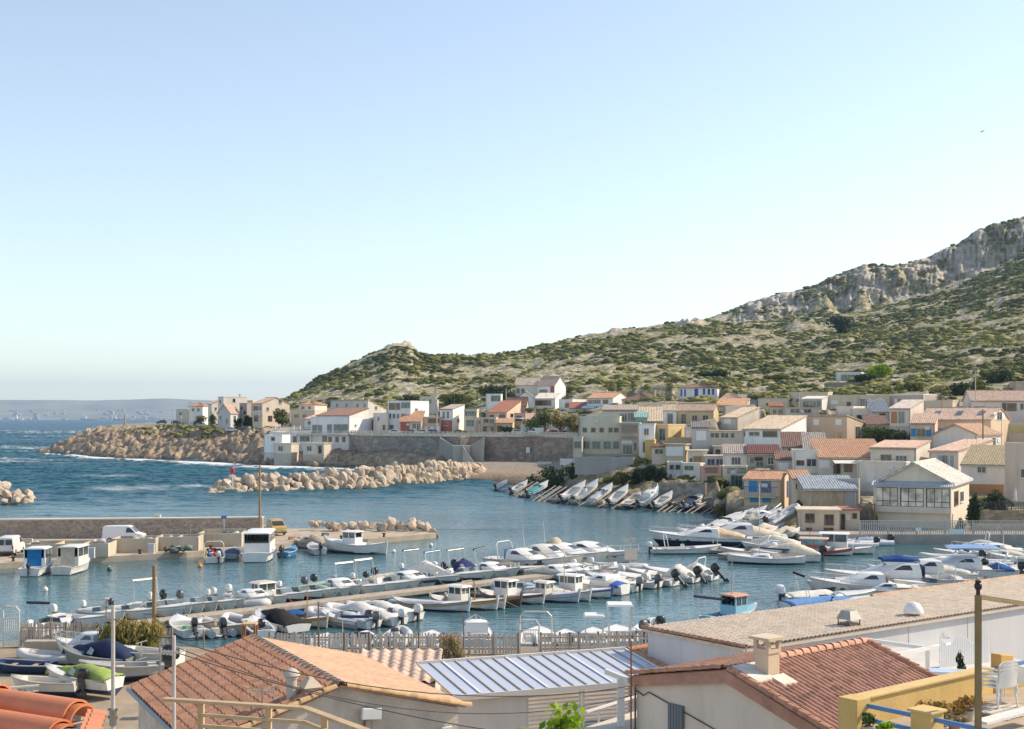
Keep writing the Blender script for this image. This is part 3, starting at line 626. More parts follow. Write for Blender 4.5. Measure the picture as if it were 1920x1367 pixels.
HS(1268,1338,1347,770,800,290,22,(.56,.46,.27),'gable',T_PINK,1.5,'upper row house in pale yellow with two white framed windows',[(1278,777,1286,794,'G'),(1298,779,1307,792,'w'),(1318,779,1328,793,'w')],extra=balc(1284,1338,788,796,(.55,.5,.5)))
HS(1290,1326,0,846,880,233,8,(.54,.49,.38),'slab',CREAM,0,'cream house with one window coloured warm orange as if lit',[(1300,856,1315,866,'lit'),(1293,859,1298,868,'w')])
HS(1322,1358,0,856,884,229,8,(.46,.46,.44),'slab',PALE,0,'grey glazed veranda house above the pink house',[(1326,861,1340,874,'g'),(1343,861,1355,874,'g')])
HS(1251,1279,0,869,908,226,8,(.50,.49,.47),'flat',None,0,'grey house at the edge of the dark trees',[(1256,872,1263,880,'d'),(1267,872,1275,880,'d'),(1255,889,1260,898,'w'),(1268,888,1274,903,'s')])
HS(1278,1313,1319,871,908,224,30,(.64,.62,.54),'flat',None,0,'off-white low house with blue grey top window',[(1284,874,1300,881,'G'),(1284,890,1292,904,'w'),(1296,892,1303,904,'s')])
HS(1314,1352,0,877,910,220,8,PINK,'flat',None,0,'pink house with dark balcony openings',[(1322,877,1345,886,'r'),(1327,894,1339,907,'k'),(1345,893,1350,904,'d')])
HS(1356,1402,0,877,930,214,8,(.58,.53,.42),'flat',None,0,'cream house with a big dark teal garage opening',[(1364,878,1378,887,'r'),(1383,878,1398,887,'r'),(1371,892,1392,918,'G')])
HS(1352,1383,1424,784,808,258,42,(.50,.45,.38),'shed',T_TAN,2.0,'grey fronted house with cream flank and one white shutter',[(1358,785,1371,795,'s')])
HS(1329,1394,0,809,842,243,10,(.50,.44,.36),'slab',T_TAN,0,'tan house with a band of three grey windows',[(1332,812,1348,821,'w'),(1352,812,1366,821,'w'),(1370,812,1377,821,'w')])
HS(1393,1465,1512,806,845,238,40,WHITE,'shed',T_TAN,2.4,'white house with wide tan roof and dark open veranda',[(1405,810,1424,817,'w'),(1431,809,1457,819,'d'),(1394,810,1397,818,'d')])
HS(1338,1395,0,838,858,238,8,(.44,.40,.34),'slab',None,0,'shadowed brown ground floor under the tan house',[(1342,843,1350,852,'d'),(1365,841,1378,853,'lit'),(1383,843,1392,853,'w')])
HS(1510,1588,1627,780,830,250,42,TAN,'shed',T_TAN,-1.6,'tan block with four white shuttered windows',[(1525,786,1536,797,'s'),(1567,786,1578,797,'s'),(1525,811,1534,821,'W'),(1566,811,1578,822,'lit')],[(1604,800,1612,824,'w')])
HS(1425,1480,0,749,772,301,6,BEIGE,'flat',None,0,'long flat beige house at the back, left of the glass veranda',[(1437,756,1445,760,'d'),(1463,756,1470,761,'d')])
HS(1480,1552,1561,737,768,306,30,(.54,.47,.38),'flat',None,0,'highest flat beige house at the back of the village',[(1493,748,1499,754,'w')])
HS(1503,1541,1552,749,768,293,30,(.56,.54,.49),'shed',(.62,.61,.58),.6,'white framed glass veranda in the back row',[(1506,752,1530,764,'g'),(1532,752,1539,764,'G')])
HS(1555,1611,0,743,770,297,6,(.52,.45,.36),'flat',None,0,'beige back row house with one shutter and one dark window',[(1558,751,1571,758,'s'),(1588,754,1595,761,'d')])
HS(1610,1668,0,743,768,296,6,(.54,.44,.34),'flat',None,0,'pinkish back row house with two white shutters',[(1613,748,1632,762,'g'),(1644,747,1655,762,'s')])
HS(1668,1731,1756,741,768,292,40,(.44,.38,.32),'flat',WHITE,0,'grey brown back row house with bright white end wall',[(1677,748,1683,759,'s'),(1684,748,1687,759,'d'),(1712,748,1721,753,'w')],chim=[(.1,.5,.9)])
HS(1444,1471,0,763,790,286,6,(.62,.50,.33),'shed',T_RED,.8,'narrow ochre house with terracotta balcony and red roof',[(1448,780,1468,788,'red'),(1449,768,1455,776,'w'),(1460,768,1466,776,'w')])
HS(1470,1536,0,765,795,283,5,(.56,.50,.41),'slab',T_TAN,0,'cream terrace house with two wide grey windows and white base',[(1482,767,1499,774,'w'),(1505,767,1521,774,'w'),(1483,781,1493,786,'d')])
HS(1567,1600,1622,764,792,272,36,(.66,.61,.54),'flat',None,0,'plain off-white cube behind the tan block')
HS(1600,1641,0,768,796,268,6,(.56,.52,.45),'flat',None,0,'grey white wall house left of the slate roof',[(1606,778,1628,786,'w')])
HS(1634,1668,0,773,792,266,6,(.55,.53,.50),'shed',(.22,.25,.29),2.4,'small house with slate blue roof',[(1649,776,1660,783,'d')])
HS(1625,1668,0,797,812,254,6,BEIGE,'shed',T_BRN,1.6,'low house with dark brown tiles in front of the slate roof')
HS(1668,1707,1732,767,803,248,42,(.64,.56,.47),'shed',(.62,.55,.48),1.6,'cream house with brown louvred shutter and bright flank',[(1671,772,1682,793,'o'),(1685,772,1696,793,'g')])
HS(1730,1786,1799,753,775,263,34,(.54,.46,.36),'flat',None,0,'tan block behind the skylight roof')
HS(1722,1858,1893,788,836,236,36,(.58,.44,.31),'gable',T_PINK,2.2,'peach house with three skylights in its long pink roof',[(1759,803,1768,812,'B')],[(1869,773,1878,787,'W')],extra=skylights)
HS(1707,1753,0,795,845,231,24,(.56,.45,.33),'shed',T_PINK,1.6,'peach wing with bright blue shutters on one window',[(1719,804,1735,818,'b')],D=5)
HS(1750,1832,1878,816,850,222,44,(.62,.56,.50),'gablef',(.62,.40,.28),1.7,'white bungalow with pale orange roof behind the wooden pole',[(1810,825,1817,833,'d')],[(1861,821,1866,837,'w'),(1870,822,1874,830,'s')])
HS(1822,1965,0,752,806,262,8,(.62,.56,.50),'gable',T_PINK,2.1,'white house with long pink tiled roof at the top right',[(1827,762,1848,768,'w'),(1879,756,1886,770,'d'),(1889,757,1905,770,'k'),(1913,757,1925,768,'w')],extra=None)
HS(1880,1965,0,796,835,245,6,(.60,.48,.36),'flat',None,0,'cream garden terrace with yellow fence at the right edge',[(1882,798,1900,812,'panel',(.55,.46,.18)),(1902,798,1925,812,'panel',(.55,.46,.18))])
HS(1905,1965,0,718,745,304,6,(.46,.36,.28),'flat',None,0,'brown block half out of frame on the slope at the right edge')
HS(1567,1615,1620,699,716,384,22,(.62,.62,.60),'flat',WHITE,0,'lone modern white house with blue glass up on the hillside',[(1577,703,1600,712,'G')])
HS(1553,1613,0,719,736,362,5,(.24,.21,.19),'flat',None,0,'dark stone terrace wall under the modern hillside house',cat='terrace wall',name='terrace_wall')
HS(1467,1512,0,839,856,231,8,(.58,.55,.50),'shed',T_BRN,2.4,'house with brown roof in front of the tan block',[(1478,842,1486,849,'d')])
HS(1508,1552,0,843,862,226,8,PALE,'shed',T_GRY,2.6,'house with plain greyish roof right of the brown one',[(1512,847,1520,853,'w')])
HS(1402,1462,0,852,878,222,8,(.40,.35,.29),'shed',(.17,.075,.062),1.3,'house with dark wine red roof and open shaded porch',[(1407,858,1413,868,'G'),(1415,857,1430,864,'d'),(1418,866,1431,876,'G'),(1440,858,1450,870,'w')])
HS(1357,1401,0,852,882,224,8,(.62,.61,.58),'shed',T_GRY,1.4,'white house with grey tiled roof and striped window',[(1372,858,1388,871,'g')])
HS(1455,1488,0,863,892,218,8,(.48,.42,.37),'shed',T_BRN,1.2,'small beige house with brown roof left of the white cube',[(1460,868,1478,884,'s')])
HS(1488,1535,0,846,892,214,8,(.66,.63,.58),'flat',None,0,'white cube house with one brown curtained window',[(1494,864,1507,872,'k'),(1513,861,1530,874,'w')])
HS(1535,1660,0,860,900,211,5,(.56,.51,.45),'shed',T_OR,2.8,'house under the big orange roof with white awning porch',[(1537,863,1556,878,'s'),(1563,867,1575,888,'d'),(1584,866,1597,884,'k')],D=10,extra=awn(1560,1608,862,(.70,.67,.60),3.0,.5))
HS(1607,1699,1706,869,930,198,30,(.60,.55,.49),'flat',None,0,'large cream terrace building with dark railings on its flat roof',[(1626,888,1640,906,'s')],extra=both(balc(1610,1632,862,868,(.2,.16,.14),roofrail=True),balc(1638,1662,862,868,(.2,.16,.14),roofrail=True),balc(1668,1690,862,868,(.2,.16,.14),roofrail=True)))
HS(1632,1718,1744,842,874,206,34,(.60,.55,.47),'shed',T_PINK,1.0,'cream upper house with pink tile edge behind the roof terrace',[(1652,853,1671,866,'w',(.4,.36,.2)),(1680,855,1700,866,'g')])
HS(1742,1797,1862,848,884,205,42,(.60,.52,.45),'shed',T_PINK,1.6,'cream house with blue grey shutters and a big white flank',[(1767,854,1778,880,'g'),(1759,854,1765,876,'B',(.33,.37,.42)),(1782,854,1788,876,'B',(.33,.37,.42))])
HS(1802,1888,1904,874,930,190,28,(.62,.58,.53),'shed',T_OLV,2.6,'house with mossy olive roof and wooden garage door',[(1833,876,1848,886,'w'),(1816,908,1882,927,'o')])
HS(1906,1990,0,834,950,181,3,(.58,.47,.38),'flat',None,0,'tall pinkish beige house cut by the right edge',[(1914,880,1930,895,'w')])
# ---- waterfront of the bay
def bluebal(t, W, D, h, uf, zb):
    balc(1394, 1458, 913, 931, (.02, .08, .33), 1.3)(t, W, D, h, uf, zb)
HS(1395,1463,1488,901,955,180,27,(.58,.46,.33),'gable',T_OR,1.0,'small house with vivid blue shutters and blue balcony by the boatyard',[(1404,902,1420,922,'B'),(1429,902,1444,922,'g',(.04,.14,.42)),(1406,932,1421,942,'B'),(1429,932,1445,942,'B')],[(1475,901,1486,931,'B',(.02,.12,.40))],extra=bluebal)
HS(1487,1523,0,900,950,177,5,(.58,.53,.44),'shed',T_OR,.9,'cream wing joined to the blue shuttered house',[(1492,907,1499,917,'g'),(1503,906,1511,916,'g')])
HS(1508,1607,0,919,955,170,3,(.47,.37,.26),'shed',(.34,.38,.42),1.4,'bamboo clad shed with blue grey sheet roof',[(1585,922,1605,950,'panel',(.40,.40,.40))],wallm=wood((.48,.38,.27)),cat='shed',name='shed')
HS(1498,1574,0,958,1003,157,9,(.52,.43,.32),'slab',(.62,.52,.40),0,'low tan hut with two brown windows on the quay',[(1511,964,1526,979,'k'),(1547,966,1562,984,'k'),(1512,990,1522,997,'k'),(1545,990,1562,997,'k')],cat='hut',name='quay_hut')
HS(1574,1612,0,957,1003,158.5,9,(.50,.42,.33),'slab',T_RED,0,'tan porch block with dark door joined to the quay hut',[(1577,964,1584,997,'d'),(1599,963,1606,972,'k'),(1586,966,1594,976,'panel',(.6,.58,.54))],cat='hut',name='quay_hut')
def bay(t, W, D, h, uf, zb):
    d0 = t.location.y; z0, z1 = Zy(967, 155) - zb, Zy(917, 155) - zb; u0, u1 = -W - .35, .15; m = MB()
    m.b2(u0, u1, -.9, -.005, z0 - .0, z0 + .75); m.b2(u0, u1, -.9, -.005, z1 - .12, z1 + .12)
    n = 3; ww = (u1 - u0) / 3
    for i in range(4): m.b2(u0 + ww * i - (.0 if i == 0 else .14), u0 + ww * i + (.0 if i == 3 else .14) + (.2 if i == 0 else 0) - (.0 if i < 3 else 0), -.9, -.60, z0 + .75, z1 - .12)
    m.b2(u1 - .25, u1, -.6, -.005, z0 + .75, z1 - .12)
    bo = m.build('bay', plaster((.60, .54, .45)), t)
    for i in range(3):
        opening(bo, lambda u, q, z: (u, -.80 - q * .9, z), u0 + ww * i + .26, u0 + ww * (i + 1) - .22, z0 + .80, z1 - .2, 'grid')
    r = MB(); A, B = (u0 - .2, -1.25, z1 + .10), (u1 + .3, -1.25, z1 + .10)
    roof_slab(r, A, B, (u1 + .3, -.01, z1 + .62), (u0 - .2, -.01, z1 + .62), .08, pitch=.22, amp=.06); r.build('awning_roof', M((.42, .46, .52), .5, .15, 2), t)
HS(1646,1783,1817,908,1000,158.5,27,(.60,.53,.43),'gablef',(.66,.62,.55),2.4,'cream house with three large glazed bays facing the harbour',swins=[(1789,922,1796,947,'k'),(1800,922,1806,940,'w')],ov=.5,extra=bay)
PX = np.arange(40, 2251, 2.2)
_tab = np.stack([_prof(TW[k]) for k in _px])           # columns x depths
ZT = np.stack([np.interp(PX, _px, _tab[:, j]) for j in range(len(DG))], axis=1)
for (xl_, xr_, d_, D_, yb_, zb_) in FOOT:
    c0, c1 = np.searchsorted(PX, [xl_ - 7, xr_ + 7]); k0, k1 = np.searchsorted(DG, [d_ - 1.5, d_ + D_ + 2.5])
    ZT[c0:c1, k0:k1] = np.minimum(ZT[c0:c1, k0:k1], zb_ - .05)
    k0 = np.searchsorted(DG, d_ - 26); k1 = np.searchsorted(DG, d_)
    ZT[c0:c1, k0:k1] = np.minimum(ZT[c0:c1, k0:k1], (CAMH - (yb_ - HY) / FOC * DG[k0:k1])[None, :])
_dw = np.interp(PX, [652, 700, 735, 772, 847, 860, 884, 930, 1000, 1060, 1084], [379, 361, 357, 354, 346.5, 345.2, 344.2, 342, 339, 329, 321], left=0, right=0)[:, None]
_zb = np.interp(PX, [652, 772, 850, 900, 1000, 1084], [5.0, 4.6, 3.4, 3.3, 3.6, 4.2])[:, None]
for _ in range(2): ZT[1:-1] = (ZT[:-2] + 2 * ZT[1:-1] + ZT[2:]) / 4
ZT = np.where(DG[None, :] < _dw + 1.0, np.minimum(ZT, _zb), np.where((DG[None, :] < _dw + 26) & (_dw > 0), np.maximum(np.minimum(ZT, 10.1), np.where(DG[None, :] > _dw + 2, 10.0, ZT)), ZT))
_ys = np.interp(PX, [920, 1000, 1060, 1150, 1210, 1260, 1305, 1345, 1380], [924, 938, 946, 954, 956, 954, 959, 963, 973]); _ds = (15 * FOC / (_ys - HY))[:, None]; _in = ((PX > 905) & (PX < 1362))[:, None] & (DG[None, :] < _ds + 8.5)
ZT = np.where(_in, np.minimum(ZT, np.clip(.46 * (DG[None, :] - _ds) + .1, -2.5, 9)), ZT); slipz = _in & (DG[None, :] > _ds - 1)
dd = np.broadcast_to(DG[None, :], ZT.shape); pp = np.broadcast_to(PX[:, None], ZT.shape)
xx = (pp - CX) / FOC * dd
vend = np.interp(PX, [a for a, b in VILL], [b for a, b in VILL])[:, None]
hill = np.clip((dd - vend) / 40, 0, 1)
coast = np.clip((560 - pp) / 60, 0, 1) * np.clip((ZT + 1.2) / 1.2, 0, 1) * np.clip((12.0 - ZT) / 2.5, 0, 1)
coast = np.maximum(coast, .7 * np.clip((840 - pp) / 20, 0, 1) * np.clip((8.0 - ZT) / 2, 0, 1) * np.clip((ZT + 1.2) / 1.2, 0, 1))
slip = np.clip((pp - 1040) / 30, 0, 1) * np.clip((1440 - pp) / 40, 0, 1) * np.clip((6.5 - ZT) / 2, 0, 1) * np.clip((ZT + 1.2) / 1.2, 0, 1)
ridge = np.clip((dd - 880) / 60, 0, 1) * np.clip((pp - 1320) / 60, 0, 1)
n1 = fbm(xx / 60, dd / 60, 4, 3); n2 = fbm(xx / 9, dd / 9, 4, 9, ridged=True); n3 = fbm(xx / 3.2, dd / 3.2, 3, 21, ridged=True); n4 = fbm(xx / 1.9, dd / 2.6, 3, 27)
ZN = ZT + hill * ((n1 - .5) * 7 * np.clip((dd - vend) / 150, 0, 1) + (n2 - .55) * 2.6 + (n3 - .5) * .9)
ZN += coast * ((n2 - .55) * 2.4 + (n3 - .5) * 3.2 + (n4 - .5) * 3.4) + slip * ((n3 - .45) * 1.6 + (n2 - .5) * .8 + (n4 - .5) * 1.2) * np.where(slipz, .45, 1.0)
knob = np.exp(-((pp - 752) / 26) ** 2 - ((dd - 700) / 22) ** 2); ZN += knob * (n2 - .35) * 5
outc = np.exp(-((pp - 1295) / 34) ** 2 - ((dd - 770) / 25) ** 2) + np.exp(-((pp - 1152) / 12) ** 2 - ((dd - 775) / 12) ** 2)
ZN += outc * np.where(pp < 1200, .8, 2.5) + outc * (n2 - .4) * np.where(pp < 1200, 2.5, 6); knob = np.maximum(knob, .9 * np.exp(-((pp - 748) / 42) ** 2 - ((dd - 695) / 34) ** 2))
for cx_, cd_, wx, wd, hh in ((1540, 880, 24, 18, 13), (1615, 905, 14, 20, 12), (1570, 600, 40, 26, 3.5), (1500, 720, 30, 25, 3), (1640, 520, 26, 20, 2.5)):
    ZN += np.exp(-(np.abs((pp - cx_) / wx)) ** 3 - (np.abs((dd - cd_) / wd)) ** 3) * (hh + (n2 - .5) * hh * .8)
# cliff relief: push the rock face in and out along the line of depth
cl = .7 * fbm(pp / 30 + n2, ZT / 14, 5, 31, ridged=True) + .5 * fbm(pp / 9, ZT / 11, 4, 37, ridged=True) + .35 * fbm(pp / 60, ZT / 7, 3, 39, ridged=True)
DN = dd + ridge * (cl - .8) * 26
XN = (pp - CX) / FOC * DN
rock = np.clip(ridge * np.clip((fbm(pp / 30, ZT / 9, 4, 51) - .40) * 5, 0, 1) + coast * np.clip((10.6 - ZT) / 2, 0, 1) * 1.6 + slip * .7 + outc + knob, 0, 1)
rock = np.maximum(rock, 0)
vill_shade = np.clip((vend - dd) / 25, 0, 1) * np.clip((ZT - 5) / 2, 0, 1) * (1 - np.clip(coast + slip, 0, 1))
vill_shade = np.maximum(vill_shade * np.clip((fbm(xx / 14, dd / 14, 3, 71) - .38) * 8, 0, 1), np.clip((pp - 1480) / 30, 0, 1) * np.clip((170 - dd) / 4, 0, 1))
vill_shade = np.maximum(vill_shade, np.clip((pp - 840) / 20, 0, 1) * np.clip((1085 - pp) / 40, 0, 1) * np.clip(7 - ZT, 0, 1) * (dd < _dw + 1))  # grey ground colour on the upper beach stands in for the wall's shadow
sand = np.clip((pp - 850) / 20, 0, 1) * np.clip((1085 - pp) / 40, 0, 1) * np.clip((3.3 - ZT) / 1.2, 0, 1)  # sand colour stops where the painted wall shadow begins
nP, nD = ZN.shape
idx = np.arange(nP * nD).reshape(nP, nD)
Q = np.stack([idx[:-1, :-1], idx[1:, :-1], idx[1:, 1:], idx[:-1, 1:]], axis=-1).reshape(-1, 4)
zf = ZN.ravel(); keep = zf[Q].max(axis=1) > -1.6; Q = Q[keep]
def terrain_mat():
    m, nt, b = _nt('garrigue_ground')
    at = nt.nodes.new('ShaderNodeAttribute'); at.attribute_name = 'rock'
    pv = coords(nt)
    n = noise(nt, .045, 6, .7); nb = noise(nt, .35, 5, .65)
    mix = mth(nt, 'ADD', mth(nt, 'MULTIPLY', n, .62), mth(nt, 'MULTIPLY', nb, .38))
    lime = ramp(nt, noise(nt, .22, 7, .75, stretch=(1, 1, 2.2)), [(.25, (.24, .20, .155)), (.45, (.42, .37, .30)), (.62, (.56, .51, .43)), (.8, (.68, .63, .55))])
    soil = ramp(nt, noise(nt, .12, 5, .7), [(.3, (.20, .165, .115)), (.7, (.36, .31, .235))])
    green = ramp(nt, noise(nt, .5, 5, .7), [(.3, (.085, .095, .026)), (.52, (.19, .185, .055)), (.75, (.32, .285, .11))])
    base = mixc(nt, ramp(nt, mix, [(.53, (0, 0, 0)), (.63, (1, 1, 1))]), green, soil)
    f2 = ramp(nt, noise(nt, .20, 7, .8), [(.46, (0, 0, 0)), (.56, (1, 1, 1))])
    base = mixc(nt, f2, base, lime)
    cm = nt.nodes.new('ShaderNodeMapRange'); cm.inputs[1].default_value = 500; cm.inputs[2].default_value = 560; nt.links.new(sepz(nt, pv, 1), cm.inputs[0])
    brown = ramp(nt, noise(nt, .45, 6, .75, stretch=(1, 1, 2.2)), [(.28, (.13, .09, .06)), (.45, (.30, .225, .155)), (.62, (.46, .37, .275)), (.8, (.58, .49, .39))])
    base = mixc(nt, at.outputs['Fac'], base, mixc(nt, cm.outputs[0], brown, lime))
    vl = nt.nodes.new('ShaderNodeAttribute'); vl.attribute_name = 'vill_shade'
    base = mixc(nt, vl.outputs['Fac'], base, ramp(nt, noise(nt, .6, 5, .7), [(.3, (.24, .205, .165)), (.7, (.40, .35, .29))]))
    sd = nt.nodes.new('ShaderNodeAttribute'); sd.attribute_name = 'sand'
    base = mixc(nt, sd.outputs['Fac'], base, ramp(nt, noise(nt, .5, 5, .7), [(.3, (.30, .24, .17)), (.7, (.42, .34, .24))]))
    wet = ramp(nt, mth(nt, 'ADD', sepz(nt, pv), mth(nt, 'MULTIPLY', nb, 1.6)), [(.0, (1, 1, 1)), (1.0, (0, 0, 0))])
    wz = nt.nodes.new('ShaderNodeMapRange'); wz.inputs[1].default_value = 1.2; wz.inputs[2].default_value = 3.0; wz.inputs[3].default_value = 1; wz.inputs[4].default_value = 0
    nt.links.new(mth(nt, 'ADD', sepz(nt, pv), mth(nt, 'MULTIPLY', nb, 1.4)), wz.inputs[0])
    base = mixc(nt, wz.outputs[0], base, (.035, .026, .018))
    nt.links.new(base, b.inputs['Base Color']); b.inputs['Roughness'].default_value = .92; b.inputs['Specular IOR Level'].default_value = .15
    bump(nt, b, noise(nt, .6, 7, .75), .9, .8)
    return m
ter = npmesh('hillside', np.stack([XN.ravel(), DN.ravel(), ZN.ravel()], 1), Q, terrain_mat(), True, {'rock': rock.ravel(), 'vill_shade': vill_shade.ravel(), 'sand': sand.ravel()})
tag(ter, 'rocky coastal hillside rising behind the village', 'hill', kind='structure')
def terr(px, d):
    i = min(max(int((px - 40) / 2.2), 0), nP - 1); return float(np.interp(d, DG, ZN[i]))

# ================================================================== vegetation helpers
def leaf_mat(lo, mid, hi, tr=.3):
    key = ('L', lo, mid, hi)
    if key in MATS: return MATS[key]
    m, nt, b = _nt('foliage')
    at = nt.nodes.new('ShaderNodeAttribute'); at.attribute_name = 'tint'
    c = ramp(nt, at.outputs['Fac'], [(0, lo), (.5, mid), (1, hi)])
    nt.links.new(c, b.inputs['Base Color']); b.inputs['Roughness'].default_value = .75; b.inputs['Specular IOR Level'].default_value = .2
    t = nt.nodes.new('ShaderNodeBsdfTranslucent'); nt.links.new(c, t.inputs[0])
    x = nt.nodes.new('ShaderNodeMixShader'); x.inputs[0].default_value = tr
    nt.links.new(b.outputs[0], x.inputs[1]); nt.links.new(t.outputs[0], x.inputs[2])
    nt.links.new(x.outputs[0], [n for n in nt.nodes if n.type == 'OUTPUT_MATERIAL'][0].inputs['Surface'])
    MATS[key] = m; return m
L_OLIVE = leaf_mat((.045, .058, .014), (.12, .135, .032), (.26, .25, .07))
L_DARK = leaf_mat((.014, .026, .012), (.035, .055, .022), (.075, .10, .035))
L_GREEN = leaf_mat((.03, .06, .014), (.07, .12, .03), (.14, .21, .06))
L_TAM = leaf_mat((.09, .115, .03), (.26, .235, .07), (.48, .34, .14), .4)
L_TAMP = leaf_mat((.12, .15, .04), (.33, .27, .15), (.60, .40, .31), .4)
L_LIME = leaf_mat((.10, .20, .01), (.30, .45, .03), (.55, .68, .08), .5)
def leaves(name, blobs, n, size, mat, parent, tall=1.0, tintf=None):
    """many leaf clumps spread through overlapping ellipsoids (c, r)"""
    B = np.array([list(c) + list(r) for c, r in blobs]); wgt = B[:, 3] * B[:, 4] * B[:, 5]; wgt = wgt ** .67 / (wgt ** .67).sum()
    k = rng.choice(len(B), n, p=wgt); v = rng.normal(size=(n, 3)); v /= np.linalg.norm(v, axis=1)[:, None]
    rad = rng.random(n) ** .45; P0 = B[k, :3] + v * B[k, 3:] * rad[:, None] * rng.uniform(.88, 1.1, (n, 1))
    a = rng.normal(size=(n, 3)); a /= np.linalg.norm(a, axis=1)[:, None]; a += v * .4
    b = np.cross(a, rng.normal(size=(n, 3))); b /= np.linalg.norm(b, axis=1)[:, None]; a = np.cross(b, v + .3 * rng.normal(size=(n, 3))); a /= np.linalg.norm(a, axis=1)[:, None]
    s = size * rng.uniform(.6, 1.4, (n, 1)); a *= s; b *= s * .6; a[:, 2] *= tall
    V = np.stack([P0 - a, P0 + b * .9, P0 + a, P0 - b * .9], 1).reshape(-1, 3)
    F = np.arange(4 * n).reshape(n, 4)
    t = rng.random(len(B))[k] * .45 + rng.random(n) * .5
    if tintf is not None: t = tintf(P0, t)
    o = npmesh(name, V, F, mat, False, {'tint': np.repeat(np.clip(t, 0, 1), 4)})
    if parent is not None: o.parent = parent
    return o
def shrub(name, pos, rx, ry, h, mat, label, cat='shrub', group=None, n=900, size=.16, nb=9, trunk=True, th=0.0, tall=1.0, tintf=None):
    t = thing(name, pos, label, cat, group)
    bl = []
    for i in range(nb):
        a = random.uniform(0, 6.28); q = random.uniform(0, .62)
        zz_ = th + (h - th) * random.uniform(.25, .78)
        bl.append(((rx * q * math.cos(a), ry * q * math.sin(a), zz_), (rx * random.uniform(.32, .55), ry * random.uniform(.32, .55), (h - th) * random.uniform(.16, .30))))
    leaves('crown', bl, n, size, mat, t, tall, tintf)
    if trunk:
        m = MB(); m.tube([(0, 0, -.8), (.05 * rx, 0, th + .1 * h), (.1 * rx, .05, th + .35 * h)], .05 * h + .03, 7, .03 * h)
        for i in range(5):
            a = random.uniform(0, 6.28); c = bl[i % nb][0]
            m.tube([(.04 * rx, 0, th + .05 * h), (c[0] * .5, c[1] * .5, th * .9 + c[2] * .3 + .1), c], .025 * h + .015, 5, .008 * h)
        m.build('trunk', wood((.20, .15, .11)), t)
    return t
# scrub over the hills: one mass nobody could count
def ico(sub):
    import bmesh
    bm = bmesh.new(); bmesh.ops.create_icosphere(bm, subdivisions=sub, radius=1)
    V = np.array([v.co[:] for v in bm.verts]); F = np.array([[v.index for v in f.verts] for f in bm.faces]); bm.free(); return V, F
def scrub():
    Vs, Fs, Ts = [], [], []; off = 0
    for sub, d0, d1, n, smin, smax in ((2, 245, 470, 11000, .28, 1.15), (1, 425, 1060, 46000, .42, 1.75)):
        px = rng.uniform(235, 2010, n * 4); d = np.sqrt(rng.uniform((d0 if sub == 1 else 178) ** 2, d1 ** 2, n * 4))
        ve = np.interp(px, [a for a, b in VILL], [b - 40 for a, b in VILL])
        ci = ((px - 40) / 2.2).astype(int); di = np.clip(np.searchsorted(DG, d), 1, nD - 2)
        z = ZN[ci, di]; x = XN[ci, di]; y = DN[ci, di]; rk = rock[ci, di]
        gy = (ZN[ci, di + 1] - ZN[ci, di - 1]) / (DG[di + 1] - DG[di - 1])
        dens = fbm(x / 55, y / 40, 4, 77) * .40 + fbm(x / 7, y / 10, 3, 81) * .62 - .01
        yi = HY - (z - CAMH) / y * FOC
        headl = (px < 520) & (d < 480) & (z > 8.4) & (z < 12.2) & (fbm(x / 6, y / 6, 3, 88) > .47) & (px > 230)
        bank = (px > 1000) & (px < 1390) & (z > 2.6) & (z < 7.5) & (d < 262) & (d > 180) & (fbm(x / 5, y / 5, 3, 89) > .47)
        keepm = headl | bank | (d > ve) & (z > 7) & (rk < .35) & (gy > -.45) & (dens > .512 - .05 * np.clip((px - 900) / 600, -1, .6) * np.clip((800 - d) / 200, 0, 1)) & (gy < 1.3)
        k = np.nonzero(keepm)[0][:n]; V0, F0 = ico(sub)
        nv = len(V0); m = len(k)
        big = rng.random(m) ** 3.6
        s = (smin + (smax - smin) * big) * (.8 + .8 * (dens[k] - .45) / .2)
        s = np.clip(s, smin * .8, smax * 1.4)
        J = 1 + .42 * (rng.random((m, nv)) - .5) * 2
        V = V0[None] * J[..., None] * s[:, None, None] * np.stack([rng.uniform(.8, 1.4, m), rng.uniform(.8, 1.3, m), rng.uniform(.32, .66, m)], 1)[:, None, :]
        V += np.stack([x[k], y[k], z[k] + s * .12], 1)[:, None, :]
        Vs.append(V.reshape(-1, 3)); Fs.append((F0[None] + (np.arange(m) * nv)[:, None, None]).reshape(-1, 3) + off); off += m * nv
        tint = np.clip(.5 * rng.random(m) + .9 * (fbm(x[k] / 50, y[k] / 50, 3, 91) - .2) - .25 * (s > smax * .6), 0, 1)
        Ts.append((tint[:, None] + .35 * (rng.random((m, nv)) - .5)).ravel())
    o = npmesh('scrub', np.concatenate(Vs), np.concatenate(Fs), leaf_mat((.075, .088, .026), (.23, .225, .066), (.44, .38, .14), .2), False, {'tint': np.clip(np.concatenate(Ts), 0, 1)})
    tag(o, 'low olive green scrub covering the limestone hills', 'scrub', kind='stuff')
scrub()
